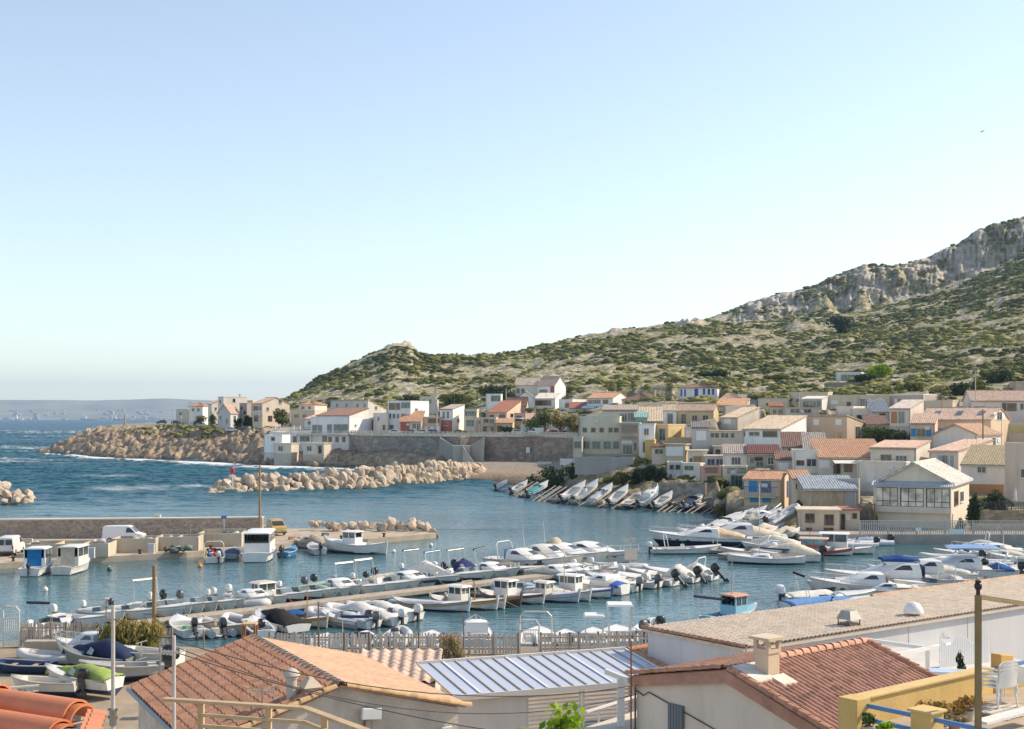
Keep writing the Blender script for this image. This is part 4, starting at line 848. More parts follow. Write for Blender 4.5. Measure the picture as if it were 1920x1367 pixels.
# trees and hedges one can tell apart
TG = 'trees and shrubs of the village'
def tree_at(px, ytop, ybot, hw, d, mat, label, n=700, size=.35, cat='tree', th=.15, name='tree', nb=9):
    k = d / FOC; p = P(px, ybot, d)
    if cat in ('bush', 'shrub', 'hedge'): th = 0
    p.z = min(p.z, terr(px, d)) - .3; h = Zy(ytop, d) - p.z - .3
    shrub(name, p, hw * k * 1.3, hw * k * 1.1, h + .3, mat, label, cat, TG, n, size, nb, th=h * th)
tree_at(528, 766, 800, 18, 428, L_OLIVE, 'round bushy green tree between the cream gable and the white restaurant', 1300, .42, name='round_tree')
tree_at(447, 783, 800, 8, 440, L_DARK, 'small dark tree beside the steep brown roof on the headland', 500, .35)
tree_at(464, 778, 800, 10, 442, L_DARK, 'dark bushy tree in front of the scaffolded house', 600, .38)
tree_at(374, 778, 792, 12, 474, L_OLIVE, 'low hedge bush in front of the farthest orange hipped roof', 500, .35, 'shrub', 0, 'shrub')
tree_at(398, 774, 790, 10, 462, L_TAM, 'ochre bush beside the tall flat roofed house', 400, .35, 'shrub', 0, 'shrub')
tree_at(1020, 767, 802, 20, 350, L_OLIVE, 'olive tree behind the white garden wall', 800, .38)
tree_at(1050, 768, 806, 20, 346, L_TAM, 'tan feathery tamarisk behind the white garden wall', 900, .36)
tree_at(1074, 770, 808, 16, 340, L_TAM, 'tan feathery tamarisk touching the porthole building', 800, .34)
tree_at(1098, 766, 780, 16, 356, L_OLIVE, 'low olive shrub above the porthole building', 500, .33, 'shrub', 0, 'shrub')
tree_at(950, 797, 810, 16, 372, L_DARK, 'dark creeping shrub next to the yellow house on the promenade', 500, .3, 'shrub', 0, 'shrub')
tree_at(1004, 783, 797, 28, 366, L_GREEN, 'clipped green hedge on top of the white garden wall', 900, .3, 'hedge', 0, 'hedge', 14)
tree_at(1196, 874, 912, 16, 229, L_DARK, 'leftmost of the dark green bushes below the ochre block', 1200, .26, 'bush', 0, 'bush')
tree_at(1222, 868, 914, 18, 226, L_DARK, 'tallest dark green bush below the ochre block', 1500, .26, 'bush', 0, 'bush')
tree_at(1243, 872, 914, 13, 224, L_DARK, 'dark green bush against the grey house at the bay', 1100, .26, 'bush', 0, 'bush')
tree_at(1168, 882, 908, 16, 230, L_OLIVE, 'olive shrub left of the dark green bushes', 700, .26, 'bush', 0, 'bush')
tree_at(1035, 873, 908, 28, 256, L_GREEN, 'broad bright green creeper mound above the slipways', 1600, .28, 'bush', 0, 'bush', 14)
tree_at(1000, 882, 910, 20, 262, L_GREEN, 'low green creeper patch at the edge of the beach', 900, .28, 'bush', 0, 'bush')
tree_at(1075, 862, 895, 12, 252, L_DARK, 'dark shrub under the corner of the porthole building', 600, .26, 'bush', 0, 'bush')
tree_at(1298, 916, 930, 10, 212, L_GREEN, 'small bright shrub above the yellow and red boats', 450, .22, 'shrub', 0, 'shrub')
tree_at(1362, 898, 932, 9, 209, L_DARK, 'narrow dark shrub beside the teal garage opening', 500, .22, 'shrub', 0, 'shrub')
tree_at(1352, 935, 965, 14, 196, L_TAM, 'dry ochre agave clump by the last slipway boat', 500, .24, 'shrub', 0, 'shrub')
tree_at(1660, 799, 832, 46, 243, L_DARK, 'long dark hedge between the tan block and the blue shutters', 1800, .26, 'hedge', 0, 'hedge', 16)
tree_at(1637, 798, 832, 20, 241, L_GREEN, 'bright green laurel at the end of the long dark hedge', 1100, .24, 'shrub', 0, 'shrub')
tree_at(1826, 920, 980, 14, 160.5, L_DARK, 'dark green creeper bush beside the glazed bay house', 2200, .17, 'bush', 0, 'bush', 12)
tree_at(1862, 912, 940, 26, 166, L_DARK, 'dark hedge behind the terrace railing', 1500, .18, 'hedge', 0, 'hedge', 12)
tree_at(1800, 968, 992, 12, 158, L_OLIVE, 'small olive shrub at the foot of the glazed bay house', 500, .15, 'shrub', 0, 'shrub')
tree_at(1500, 938, 960, 8, 172, L_GREEN, 'small green bush behind the quay hut', 400, .17, 'shrub', 0, 'shrub')
for px, yt_, yb_, hw, d, mt, lab in ((1800, 715, 758, 22, 300, L_DARK, 'big dark pine mass behind the skylight house'), (1838, 712, 756, 20, 304, L_OLIVE, 'olive pine left of the pole at the top right'), (1762, 720, 752, 22, 310, L_TAM, 'tan green bush mound above the skylight house'),
    (1712, 716, 745, 24, 318, L_OLIVE, 'olive bush mound above the back row houses'), (1872, 690, 735, 30, 325, L_DARK, 'dark pine above the long pink roof'), (1668, 722, 745, 20, 322, L_TAM, 'tan bush mound behind the two shuttered back row house'),
    (1580, 586, 640, 26, 640, L_DARK, 'lone large dark pine high on the rocky slope'), (1510, 640, 675, 16, 620, L_DARK, 'dark round pine lower left of the lone pine'), (1455, 700, 722, 24, 420, L_OLIVE, 'broad olive pine on the lower slope right of the blue shutters'),
    (1345, 690, 718, 30, 440, L_DARK, 'broad dark pine on the slope above the blue shuttered house'), (925, 718, 744, 30, 432, L_DARK, 'dark pine belt behind the promenade roofs'), (850, 736, 762, 26, 424, L_OLIVE, 'olive pine beside the tall chimney'), (770, 738, 765, 20, 428, L_DARK, 'dark pine behind the tall white block'),
    (1650, 680, 708, 22, 380, L_LIME, 'bright lime green shrub beside the modern hillside house'), (1620, 700, 722, 20, 372, L_DARK, 'dark green shrub right of the modern hillside house')):
    tree_at(px, yt_, yb_, hw, d, mt, lab, 1200, .0013 * d, 'pine' if 'pine' in lab else 'shrub', .05, 'pine_tree' if 'pine' in lab else 'shrub', 11)

# ================================================================== rocks
ROCKM = None
def rock_mat():
    m, nt, b = _nt('limestone')
    oi = nt.nodes.new('ShaderNodeObjectInfo')
    c = ramp(nt, noise(nt, .9, 6, .7), [(.3, (.33, .26, .19)), (.5, (.50, .42, .33)), (.72, (.64, .56, .46))])
    c = mixc(nt, mth(nt, 'MULTIPLY', oi.outputs['Random'], .35), c, (.38, .28, .19))
    wz = nt.nodes.new('ShaderNodeMapRange'); wz.inputs[1].default_value = .4; wz.inputs[2].default_value = 1.0; wz.inputs[3].default_value = .8; wz.inputs[4].default_value = 0
    nt.links.new(mth(nt, 'ADD', sepz(nt, coords(nt)), mth(nt, 'MULTIPLY', noise(nt, 1.5, 3), .3)), wz.inputs[0])
    c = mixc(nt, wz.outputs[0], c, (.055, .040, .025))
    nt.links.new(c, b.inputs['Base Color']); b.inputs['Roughness'].default_value = .9; b.inputs['Specular IOR Level'].default_value = .15
    bump(nt, b, noise(nt, 3, 6, .7), .6, .15); return m
ROCKM = rock_mat(); RKS = []
for i in range(8):
    V, F = ico(2); v = V.copy()
    for _ in range(11):                       # chip flat facets off a sphere
        nrm = rng.normal(size=3); nrm /= np.linalg.norm(nrm); h = rng.uniform(.48, .8); q = v @ nrm
        v -= np.maximum(q - h, 0)[:, None] * nrm[None]
    v *= (1 + .05 * rng.normal(size=(len(v), 1))) * np.array([1.15, .95, .85])
    me = bpy.data.meshes.new('boulder'); me.from_pydata(v.tolist(), [], F.tolist()); me.materials.append(ROCKM); RKS.append(me)
def boulder(p, s, label, group):
    o = bpy.data.objects.new('boulder', random.choice(RKS)); C.objects.link(o); o.location = p
    o.rotation_euler = (random.uniform(0, 6), random.uniform(0, 6), random.uniform(0, 6)); o.scale = [s * random.uniform(.8, 1.25) for _ in range(3)]
    tag(o, label, 'boulder', group)
BW = [(392, 931, 2.0), (450, 929, 3.4), (540, 927, 3.9), (640, 924, 4.4), (720, 920, 4.8), (800, 914, 5.0), (860, 908, 4.6), (905, 903, 3.4)]
bwp = [(G(a, b), c) for a, b, c in BW]
mb = MB(); mb.loft([[(p.x, p.y + 1, -1), (p.x - .3, p.y + 3.5, h * .45), (p.x - .3, p.y + 6.5, h * .45), (p.x, p.y + 10, -1)] for p, h in bwp])
tag(mb.build('breakwater', ROCKM), 'rubble core of the breakwater', 'breakwater', kind='structure')
cum = [0]
for i in range(len(bwp) - 1): cum.append(cum[-1] + (bwp[i + 1][0] - bwp[i][0]).length)
for i in range(192):
    s = (i + random.random()) / 192 * cum[-1]; k = max(j for j in range(len(cum) - 1) if cum[j] <= s); f = (s - cum[k]) / (cum[k + 1] - cum[k])
    p = bwp[k][0].lerp(bwp[k + 1][0], f); h = bwp[k][1] + (bwp[k + 1][1] - bwp[k][1]) * f; u = ((i * .618) % 1) * .9 + random.random() * .1
    boulder((p.x, p.y + .3 + u * 5.2, max(.2, (h - .5) * min(1, u * 1.25) * random.uniform(.85, 1.02))), random.uniform(.95, 1.6), 'pale limestone boulder in the long breakwater across the harbour mouth', 'boulders of the breakwater')
for i in range(34):
    px = random.uniform(-30, 62); u = random.random(); f = max(0, (62 - px) / 92); d = 214 + u * 14
    boulder((X(px, d), d, .2 + 4.6 * f * (.25 + .75 * u) * random.uniform(.8, 1)), random.uniform(.8, 1.5), 'pale boulder in the rock armour at the left edge behind the sea wall', 'rock armour at the left edge')
for i in range(30):
    px = 585 + 228 * i / 29 + random.uniform(-5, 5); d = 162.5 + random.uniform(-1.2, 2.0) - (2 if px > 790 else 0)
    boulder((X(px, d), d, 1.15 + random.uniform(-.1, .35) - max(0, (px - 795) / 18)), random.uniform(.42, .95), 'pale boulder on the seaward side of the concrete jetty', 'boulders on the jetty')
for i in range(46):
    px = random.uniform(935, 1350); y0 = np.interp(px, [930, 1000, 1060, 1150, 1210, 1260, 1305, 1345], [926, 938, 946, 954, 956, 954, 959, 963]); d = 15 * FOC / (y0 - HY) + random.uniform(.2, 4.0)
    boulder((X(px, d), d, max(.1, terr(px, d))), random.uniform(.45, 1.0), 'brownish boulder at the waterline under the hauled up boats', 'boulders below the slipways')

# ================================================================== walls, stairs, promenade
WL = [(652, 379), (700, 361), (735, 357), (772, 354), (847, 346.5), (860, 345.2), (884, 344.2), (930, 342), (1000, 339), (1060, 329), (1084, 321)]
def wallseg(name, sel, z0, z1, th, mat, label, cat='wall', cope=True):
    pts = [Vector((X(a, d), d, 0)) for a, d in sel]; mb = MB()
    mb.loft([[(p.x, p.y, z0), (p.x + .02, p.y + th, z0), (p.x, p.y + th, z1), (p.x, p.y + .25, z1)] for p in pts])
    t = thing(name, (0, 0, 0), label, cat, 'sea walls along the promenade'); mb.build('masonry', mat, t)
    if cope:
        c = MB(); c.loft([[(p.x, p.y - .1, z1), (p.x, p.y + 1.1, z1), (p.x, p.y + 1.1, z1 + .3), (p.x, p.y - .1, z1 + .3)] for p in pts]); c.build('coping', plaster((.52, .48, .42)), t)
    return t
def stonemat(c1, c2, sc=.8):
    m, nt, b = _nt('rubble_masonry'); v = nt.nodes.new('ShaderNodeTexVoronoi'); v.inputs['Scale'].default_value = sc
    mp = nt.nodes.new('ShaderNodeMapping'); mp.inputs['Scale'].default_value = (1, 1, 1.7); nt.links.new(coords(nt), mp.inputs[0]); nt.links.new(mp.outputs[0], v.inputs['Vector'])
    g = nt.nodes.new('ShaderNodeSeparateColor'); nt.links.new(v.outputs['Color'], g.inputs[0])
    c = ramp(nt, g.outputs[0], [(0, tuple(x * .7 for x in c1)), (.5, c1), (1, c2)])
    n = ramp(nt, noise(nt, .15, 5, .7, stretch=(1, 1, 2.5)), [(.4, (0, 0, 0)), (.75, (.6, .6, .6))]); c = mixc(nt, n, c, tuple(x * .55 for x in c1))
    nt.links.new(c, b.inputs['Base Color']); b.inputs['Roughness'].default_value = .92; b.inputs['Specular IOR Level'].default_value = .15
    bump(nt, b, v.outputs['Distance'], .6, .08); return m
wallseg('retaining_wall', WL[:6], .5, 9.8, 1.2, stonemat((.30, .27, .235), (.38, .345, .30)), 'long grey stone retaining wall standing on rocks right of the restaurant')
wallseg('retaining_wall', WL[6:], 1.5, 9.8, 1.2, stonemat((.33, .26, .21), (.42, .34, .28)), 'brown stone retaining wall behind the little beach')
# stairs
pa, pb = Vector((X(822, 349), 347.6, 0)), Vector((X(905, 343), 342.2, 0))
t = thing('stone_staircase', (X(866, 343), 343, 0), 'pale concrete staircase with side flights between the two retaining walls', 'staircase')
base = Vector((X(866, 343), 343, 0))
m = MB(); zc = Zy(835, 341)
for sg, x0, x1 in ((-1, X(824, 345), X(850, 343)), (1, X(908, 342), X(882, 342))):
    n = 16
    for i in range(n):
        a, b = x0 + (x1 - x0) * i / n, x0 + (x1 - x0) * (i + 1) / n; z = 9.8 - (9.8 - zc) * (i + 1) / n
        yb_ = np.interp(min(a, b), [pa.x, pb.x], [346.6, 341.4]) - base.y
        m.b2(min(a, b) - base.x, max(a, b) - base.x, yb_ - 2.2, yb_ + .6, 2.0, z)
    m.build('side_flight', plaster((.42, .40, .36)), t); m = MB()
m = MB(); m.b2(X(850, 343) - base.x, X(882, 343) - base.x, -3.4, 1.0, 1.5, zc); m.build('landing', plaster((.46, .44, .40)), t)
m = MB(); n = 18; x0, x1 = X(868, 339) - base.x, X(890, 339) - base.x
for i in range(n): m.b2(x0 + (x1 - x0) * i / n, x0 + (x1 - x0) * (i + 1) / n, -6.2, -3.42, 1.2, zc - (zc - 3.2) * (i + 1) / n)
m.build('lower_flight', plaster((.44, .42, .38)), t)
# parapet
t = thing('promenade_parapet', (0, 0, 10.1), 'white concrete post and rail parapet along the promenade above the sea walls', 'parapet')
wp = [Vector((X(a, d), d + .5, 0)) for a, d in WL]; ln = [0]
for i in range(len(wp) - 1): ln.append(ln[-1] + (wp[i + 1] - wp[i]).length)
def along(s):
    k = max(j for j in range(len(ln) - 1) if ln[j] <= s + 1e-6); return wp[k].lerp(wp[k + 1], (s - ln[k]) / (ln[k + 1] - ln[k]))
np_ = 58; pp_ = MB().box((0, 0, .55), (.34, .34, 1.1)).box((0, 0, 1.13), (.42, .42, .08))
o0 = pp_.build('post', plaster((.62, .57, .49)), t); o0.location = along(0)
for i in range(1, np_):
    o = o0.copy(); C.objects.link(o); o.parent = t; o.location = along(ln[-1] * i / np_)
m = MB()
for i in range(np_): 
    a, b = along(ln[-1] * i / np_), along(ln[-1] * min(.9999, (i + 1) / np_))
    m.bar((a.x, a.y, .95), (b.x, b.y, .95), .14, .18).bar((a.x, a.y, .42), (b.x, b.y, .42), .10, .5)
m.build('rail', plaster((.60, .54, .44)), t)
m = MB(); m.add([(X(652, 378), 381, 10.12), (X(1060, 330), 331, 10.12), (X(1075, 352), 352, 10.14), (X(690, 384), 386, 10.14)], [(0, 1, 2, 3)])
tag(m.build('promenade', M((.22, .21, .20), .9, .2, .4)), 'asphalt promenade above the sea wall', 'road', kind='structure')
def simplewall(name, px0, d0, px1, d1, y0, y1, mat, label, th=.4, cat='wall'):
    a, b = P(px0, y0, d0), P(px1, y0, d1); zb = min(Zy(y1, d0), Zy(y1, d1)) - 1.2; m = MB()
    v = (b - a); v.z = 0; n = Vector((-v.y, v.x, 0)).normalized() * th
    m.hexa([(p.x, p.y, zb) for p in (a, b, b + n, a + n)], [tuple(p) for p in (a, b, b + n, a + n)])
    o = m.build(name, mat); return tag(o, label, cat)
simplewall('garden_wall', 976, 368, 1033, 366, 796, 808, plaster((.62, .64, .64)), 'long white garden wall under the clipped hedge')
simplewall('garden_wall', 1033, 360, 1088, 352, 798, 808, plaster((.60, .62, .63)), 'white garden wall in front of the tan tamarisks')
simplewall('terrace_wall', 1078, 247, 1188, 243, 857, 878, plaster((.36, .35, .33)), 'grey terrace wall under the porthole building', .5)
simplewall('low_wall', 1007, 312, 1034, 310, 866, 874, plaster((.58, .58, .57)), 'short white wall at the back of the beach')
simplewall('low_wall', 1050, 300, 1074, 296, 860, 872, plaster((.62, .62, .62)), 'small white wall beside the porthole building steps')
simplewall('retaining_wall', 1222, 215, 1322, 207, 905, 925, stonemat((.30, .27, .23), (.40, .36, .30), 1.2), 'low rubble wall below the pink house', .5)
simplewall('low_wall', 1320, 206, 1368, 203, 932, 952, plaster((.52, .45, .38)), 'beige terrace wall between the teal garage and the bay', .4)
simplewall('low_wall', 1368, 196, 1396, 192, 935, 955, plaster((.56, .46, .40)), 'pinkish steps wall left of the blue shutters', .4)
simplewall('stone_wall', 1836, 161, 1990, 161, 957, 993, stonemat((.36, .28, .19), (.48, .39, .27), 1.6), 'honey coloured stone wall on the quay at the right edge', .6)
simplewall('garden_wall', 1533, 176, 1610, 172, 897, 925, plaster((.50, .48, .44)), 'grey wall under the white awning porch', .4)
simplewall('garden_wall', 1678, 246, 1712, 243, 815, 840, plaster((.50, .42, .36)), 'low beige wall beside the blue shuttered wing', .4)
# sign on the beach wall
m = MB(); p = P(990, 844, 338.2); m.box(p, (1.0, .08, 1.5)); tag(m.build('notice_board', paint((.8, .8, .8))), 'small white notice board on the brown beach wall', 'notice board')
# ================================================================== quays and pontoons
jf = [(-70, 1074), (0, 1067), (165, 1056), (350, 1046), (440, 1038), (560, 1026), (690, 1020), (818, 1009)]
jfp = [G(a, b) for a, b in jf]; jbp = [Vector((X(a, d), d, 0)) for a, d in ((800, 163.5), (600, 166), (300, 167), (-80, 166))]
def conc(c, v=.25): return M(c, .92, v, .5, bmp=.35, spec=.15)
m = MB(); m.prism([(p.x, p.y) for p in jfp + jbp], -1.5, .6)
tag(m.build('jetty', conc((.44, .37, .29))), 'concrete jetty with parking behind the moored fishing boats', 'quay', kind='structure')
a, b = Vector((X(-90, 152), 152, 0)), Vector((X(491, 154), 154, 0)); m = MB(); m.hexa([(a.x, a.y, .5), (b.x, b.y, .5), (b.x, b.y + 1.2, .5), (a.x, a.y + 1.2, .5)], [(a.x, a.y, 2.72), (b.x, b.y, 2.9), (b.x, b.y + 1.2, 2.9), (a.x, a.y + 1.2, 2.72)])
t = thing('sea_wall', (0, 0, 0), 'long grey brown sea wall with pale coping behind the left quay', 'wall'); m.build('masonry', stonemat((.37, .30, .245), (.45, .38, .32), 3.0), t)
m = MB(); m.hexa([(a.x, a.y - .06, 2.72), (b.x + .06, b.y - .06, 2.9), (b.x + .06, b.y + 1.26, 2.9), (a.x, a.y + 1.26, 2.72)], [(a.x, a.y - .06, 2.86), (b.x + .06, b.y - .06, 3.04), (b.x + .06, b.y + 1.26, 3.04), (a.x, a.y + 1.26, 2.86)]); m.build('coping', plaster((.58, .54, .47)), t)
m = MB(); m.box(P(297, 972, 154.5), (.5, .5, .9)); tag(m.build('concrete_block', plaster((.55, .48, .40))), 'little concrete block standing on the sea wall', 'block')
m = MB(); m.prism([(X(1488, 157), 160), (X(1500, 151.8), 151.8), (X(2000, 151.8), 151.8), (X(2000, 172), 172), (X(1488, 168), 168)], -1.5, 1.12)
tag(m.build('quay', conc((.36, .33, .29))), 'concrete quay in front of the glazed bay house', 'quay', kind='structure')
pA, pB = G(235, 1170, .5), G(1205, 1056, .5); pdir = (pB - pA).normalized(); pn = Vector((-pdir.y, pdir.x, 0))
def pontoon(label, a, b, wd, z=.5, col=(.42, .36, .29)):
    d_ = (b - a).normalized(); n = Vector((-d_.y, d_.x, 0)); L_ = (b - a).length
    t = thing('pontoon', (a.x, a.y, 0), label, 'pontoon', None, math.atan2(d_.y, d_.x))
    m = MB(); k = int(L_ / .5)
    for i in range(k): m.b2(L_ * i / k + .015, L_ * (i + 1) / k, -wd / 2, wd / 2, z - .05 + random.uniform(0, .008), z)
    m.build('deck', wood(col), t)
    m = MB(); m.b2(0, L_, -wd / 2 - .06, -wd / 2, z - .25, z + .03).b2(0, L_, wd / 2, wd / 2 + .06, z - .25, z + .03)
    m.build('edge_beam', wood((.38, .33, .27)), t)
    for i in range(int(L_ / 4) + 1): MB().b2(min(L_ - 1.4, i * 4), min(L_, i * 4 + 1.4), -wd / 2 + .1, wd / 2 - .1, -.4, z - .06).build('float', conc((.22, .20, .18)), t)
    return t
pontoon('long narrow wooden pontoon crossing the middle of the harbour', pA, pB, 1.7)
pontoon('short pontoon with railing beside the moored cruisers', G(1362, 1040, .5), G(1492, 1022, .5), 2.2)
pontoon('pale gangway pontoon sloping into the marina at the right edge', G(1690, 1108, .6), G(1960, 1052, .6), 1.8, .6, (.55, .50, .43))
# near shore
m = MB(); m.prism([(-60, -30), (60, -30), (60, 79), (X(1500, 79), 79), (X(1250, 77), 77), (X(540, 76.5), 76.5), (X(450, 75.5), 75.5), (X(330, 77), 77), (X(-150, 79), 79)], -2, 1.25)
tag(m.build('boatyard_ground', M((.33, .27, .20), .95, .3, .5, bmp=.4, spec=.1)), 'sandy boatyard ground along the near shore', 'ground', kind='structure')
# ================================================================== slim street things
def pole(px, yt, yb, d, r, mat, label, name='utility_pole', cat='pole', extra=None, r2=None):
    p = P(px, yb, d); h = Zy(yt, d) - p.z; t = thing(name, p, label, cat, 'poles and masts')
    m = MB(); m.tube([(0, 0, -1.0), (0, 0, h)], r, 8, r2 or r * .7); m.build('shaft', mat, t)
    if extra: extra(t, h)
    return t
WP = wood((.30, .20, .11)); GP = plaster((.50, .48, .46)); BP = wood((.36, .24, .13))
def crossarm(w_, z, col=(.3, .22, .15)):
    def f(t, h): MB().bar((-w_ / 2, 0, h - z), (w_ / 2, 0, h - z), .08).build('crossarm', wood(col), t)
    return f
def lamp_arm(t, h):
    MB().tube([(0, 0, h - .1), (.25, 0, h), (.9, 0, h + .05)], .035, 6).build('lamp_arm', metal((.4, .4, .4)), t)
    MB().ell((1.0, 0, h + .0), (.28, .12, .07)).build('lamp_head', paint((.55, .55, .53)), t)
pole(487, 873, 1012, 153.2, .17, WP, 'tall tapering wooden mast standing at the end of the sea wall')
pole(1843, 768, 842, 221, .16, WP, 'wooden pole in front of the white bungalow')
pole(1878, 786, 838, 224, .08, GP, 'thin grey pole at the corner of the white bungalow')
pole(819, 722, 812, 374, .2, GP, 'pale concrete pole beside the tall chimney', extra=crossarm(1.6, .8))
pole(901, 745, 812, 372, .12, M((.2, .2, .2)), 'dark lamp post in front of the peach house on the promenade', 'lamp_post', 'lamp post', lamp_arm)
pole(700, 786, 812, 371, .09, M((.2, .2, .2)), 'short lamp post beside the restaurant flank', 'lamp_post', 'lamp post', lamp_arm)
pole(890, 772, 812, 373, .1, M((.22, .2, .2)), 'slim dark post left of the promenade lamp post', 'lamp_post', 'lamp post', lamp_arm)
pole(1032, 790, 812, 352, .1, M((.12, .12, .12)), 'black street lantern by the white garden wall', 'lamp_post', 'lamp post', lamp_arm)
pole(1829, 695, 752, 258, .12, GP, 'grey pole behind the long pink roof at the top right', extra=crossarm(1.4, .6))
pole(1766, 728, 772, 256, .09, WP, 'thin wooden pole above the skylight roof')
pole(949, 728, 748, 404, .15, GP, 'concrete pole beside the white cube with the huge window', extra=crossarm(1.4, .5))
pole(1499, 738, 766, 288, .09, GP, 'thin pole beside the glass veranda in the back row')
pole(1814, 740, 770, 255, .07, GP, 'short thin pole in front of the dark pine mass')
pole(1622, 748, 800, 262, .07, GP, 'slender lamp standard left of the slate roof', 'lamp_post', 'lamp post', lamp_arm)
pole(323, 758, 795, 470, .1, GP, 'grey pole at the tip of the headland road')
pole(357, 752, 792, 472, .14, GP, 'utility pole beside the farthest orange hipped roof', extra=crossarm(1.5, .6))
pole(356, 983, 1046, 139, .1, M((.22, .22, .21)), 'dark lamp post on the left quay beside the nets', 'lamp_post', 'lamp post')
pole(420, 968, 1006, 149, .05, paint((.5, .52, .55)), 'thin sign post with a blue plate before the sea wall', 'sign_post', 'sign', lambda t, h: MB().box((0, -.06, h - .1), (.62, .04, .32)).build('plate', paint((.05, .12, .5)), t))
pole(340, 782, 796, 478, .06, paint((.7, .7, .68)), 'small white road sign on the headland', 'sign_post', 'sign', lambda t, h: MB().box((0, -.06, h), (.9, .05, .8)).build('plate', paint((.75, .75, .73)), t))
pole(234, 779, 797, 520, .5, plaster((.42, .30, .22)), 'small brown stone beacon on the headland crest', 'beacon', 'beacon', r2=.28)
def redtop(t, h):
    m = MB(); m.lathe((0, 0, h - 1.0), [(.3, 0), (.42, .1), (.42, .9), (.25, 1.0), (.1, 1.3)], 12); m.build('lantern', paint((.55, .02, .03)), t)
pole(436, 878, 908, 246, .14, paint((.75, .75, .72)), 'white harbour light with a red lantern at the breakwater end', 'harbour_light', 'harbour light', redtop)
def board2(t, h):
    m = MB(); m.box((-.35, 0, h - .1), (.9, .1, .3)).box((.3, 0, h - .02), (.5, .1, .4)); m.build('floodlight', paint((.5, .46, .40)), t)
    m = MB(); m.box((.05, -.12, h * .42), (1.3, .05, 1.1)); m.build('sign_board', paint((.58, .50, .44)), t)
pole(1182, 1012, 1058, 127, .06, paint((.55, .50, .44)), 'post with floodlights and a sign board at the pontoon end', 'lamp_post', 'lamp post', board2)
# railing on the right quay
def palings(name, pts, h, pitch, w_, col, label, posts=6, cat='railing', cap=True, rail=(.25, .8), colp=None, jit=.0):
    a, b = Vector(pts[0]), Vector(pts[1]); L_ = (b - a).length; d_ = (b - a) / L_
    t = thing(name, a, label, cat, None, math.atan2(d_.y, d_.x)); m = MB(); k = int(L_ / pitch)
    for i in range(k):
        x = L_ * (i + .5) / k + random.uniform(-jit, jit) * pitch; hh = h * (1 + random.uniform(-jit, jit) * .18); e = random.uniform(-jit, jit) * .12
        m.bar((x, -.02, .04), (x + e, -.02, hh), w_, .025)
    m.build('palings', col, t); m = MB()
    for f in rail: m.bar((0, .03, h * f), (L_, .03, h * f), .06, .07)
    if cap: m.bar((0, 0, h + .03), (L_, 0, h + .03), .1, .06)
    m.build('rail', colp or col, t)
    for i in range(posts + 1):
        MB().bar((L_ * i / posts, .04, -.2), (L_ * i / posts, .04, h + .08), .1).build('post', colp or col, t)
    return t
palings('quay_railing', [(X(1612, 152.6), 152.6, 1.12), (X(1985, 152.6), 152.6, 1.12)], 1.55, .26, .12, paint((.46, .43, .39), .8), 'long grey vertical railing along the quay under the glazed bay house', 14)
palings('terrace_railing', [(X(1838, 161.4), 161.4, Zy(957, 161.4)), (X(1985, 161.4), 161.4, Zy(957, 161.4))], 1.0, .3, .04, paint((.03, .03, .035)), 'black terrace railing above the honey stone wall', 5)
palings('wooden_fence', [(X(1612, 163), 163, Zy(982, 163)), (X(1640, 161), 161, Zy(985, 161))], 2.6, .2, .1, wood((.26, .20, .16)), 'brown slatted gate left of the glazed bay house', 2, 'fence')
for px, py, w_, h_, c, lab in ((1722, 993, .7, .45, (.62, .68, .72), 'small white sign fixed to the quay railing'), (1793, 997, 1.7, .62, (.62, .70, .72), 'long pale blue and white banner on the quay railing')):
    m = MB(); m.box(P(px, py, 152.45), (w_, .04, h_)); tag(m.build('sign', paint(c)), lab, 'sign')
# foam at the foot of the rocks
def foam_mat():
    m, nt, b = _nt('foam'); n = noise(nt, .35, 6, .75, stretch=(.7, 1.3, 1)); at = nt.nodes.new('ShaderNodeAttribute'); at.attribute_name = 'edge'
    f = ramp(nt, mth(nt, 'ADD', mth(nt, 'MULTIPLY', n, 1.0), mth(nt, 'MULTIPLY', at.outputs['Fac'], .42)), [(.61, (0, 0, 0)), (.76, (1, 1, 1))])
    b.inputs['Base Color'].default_value = (.74, .77, .77, 1); b.inputs['Roughness'].default_value = .9
    nt.links.new(f, b.inputs['Alpha']); bump(nt, b, noise(nt, 1.2, 5, .7), .8, .4); return m
fl = [(85, 850), (95, 856), (112, 859), (135, 860), (170, 864), (210, 866), (260, 868), (300, 871), (350, 874), (400, 876), (450, 879), (500, 882), (545, 883), (600, 885), (650, 887), (690, 889)]
fp = [G(a, b, .05) for a, b in fl]; V = []; E = []; nr = 7
pts = []
for i in range(len(fp) - 1):
    for j in range(8): pts.append(fp[i].lerp(fp[i + 1], j / 8))
offs = [9, 4, 1, -2, -6, -12, -22]; edg = [.6, .9, .9, .62, .38, .18, 0]
for q, p in enumerate(pts):
    for o_, e_ in zip(offs, edg):
        u = fbm(np.array([p.x / 12.]), np.array([o_ / 9.]), 3, 5)[0]
        V.append((p.x, p.y + o_, .95 + max(0, 1 - abs(o_) / 12) * (u * 1.0))); E.append(e_ * (.55 + .9 * vn(np.array([p.x / 14.]), np.array([1.]), 9)[0]))
Vi = np.arange(len(V)).reshape(-1, nr); Qf = np.stack([Vi[:-1, :-1], Vi[1:, :-1], Vi[1:, 1:], Vi[:-1, 1:]], -1).reshape(-1, 4)
tag(npmesh('surf', V, Qf, foam_mat(), True, {'edge': E}), 'white surf breaking along the rocky headland', 'surf', kind='stuff')
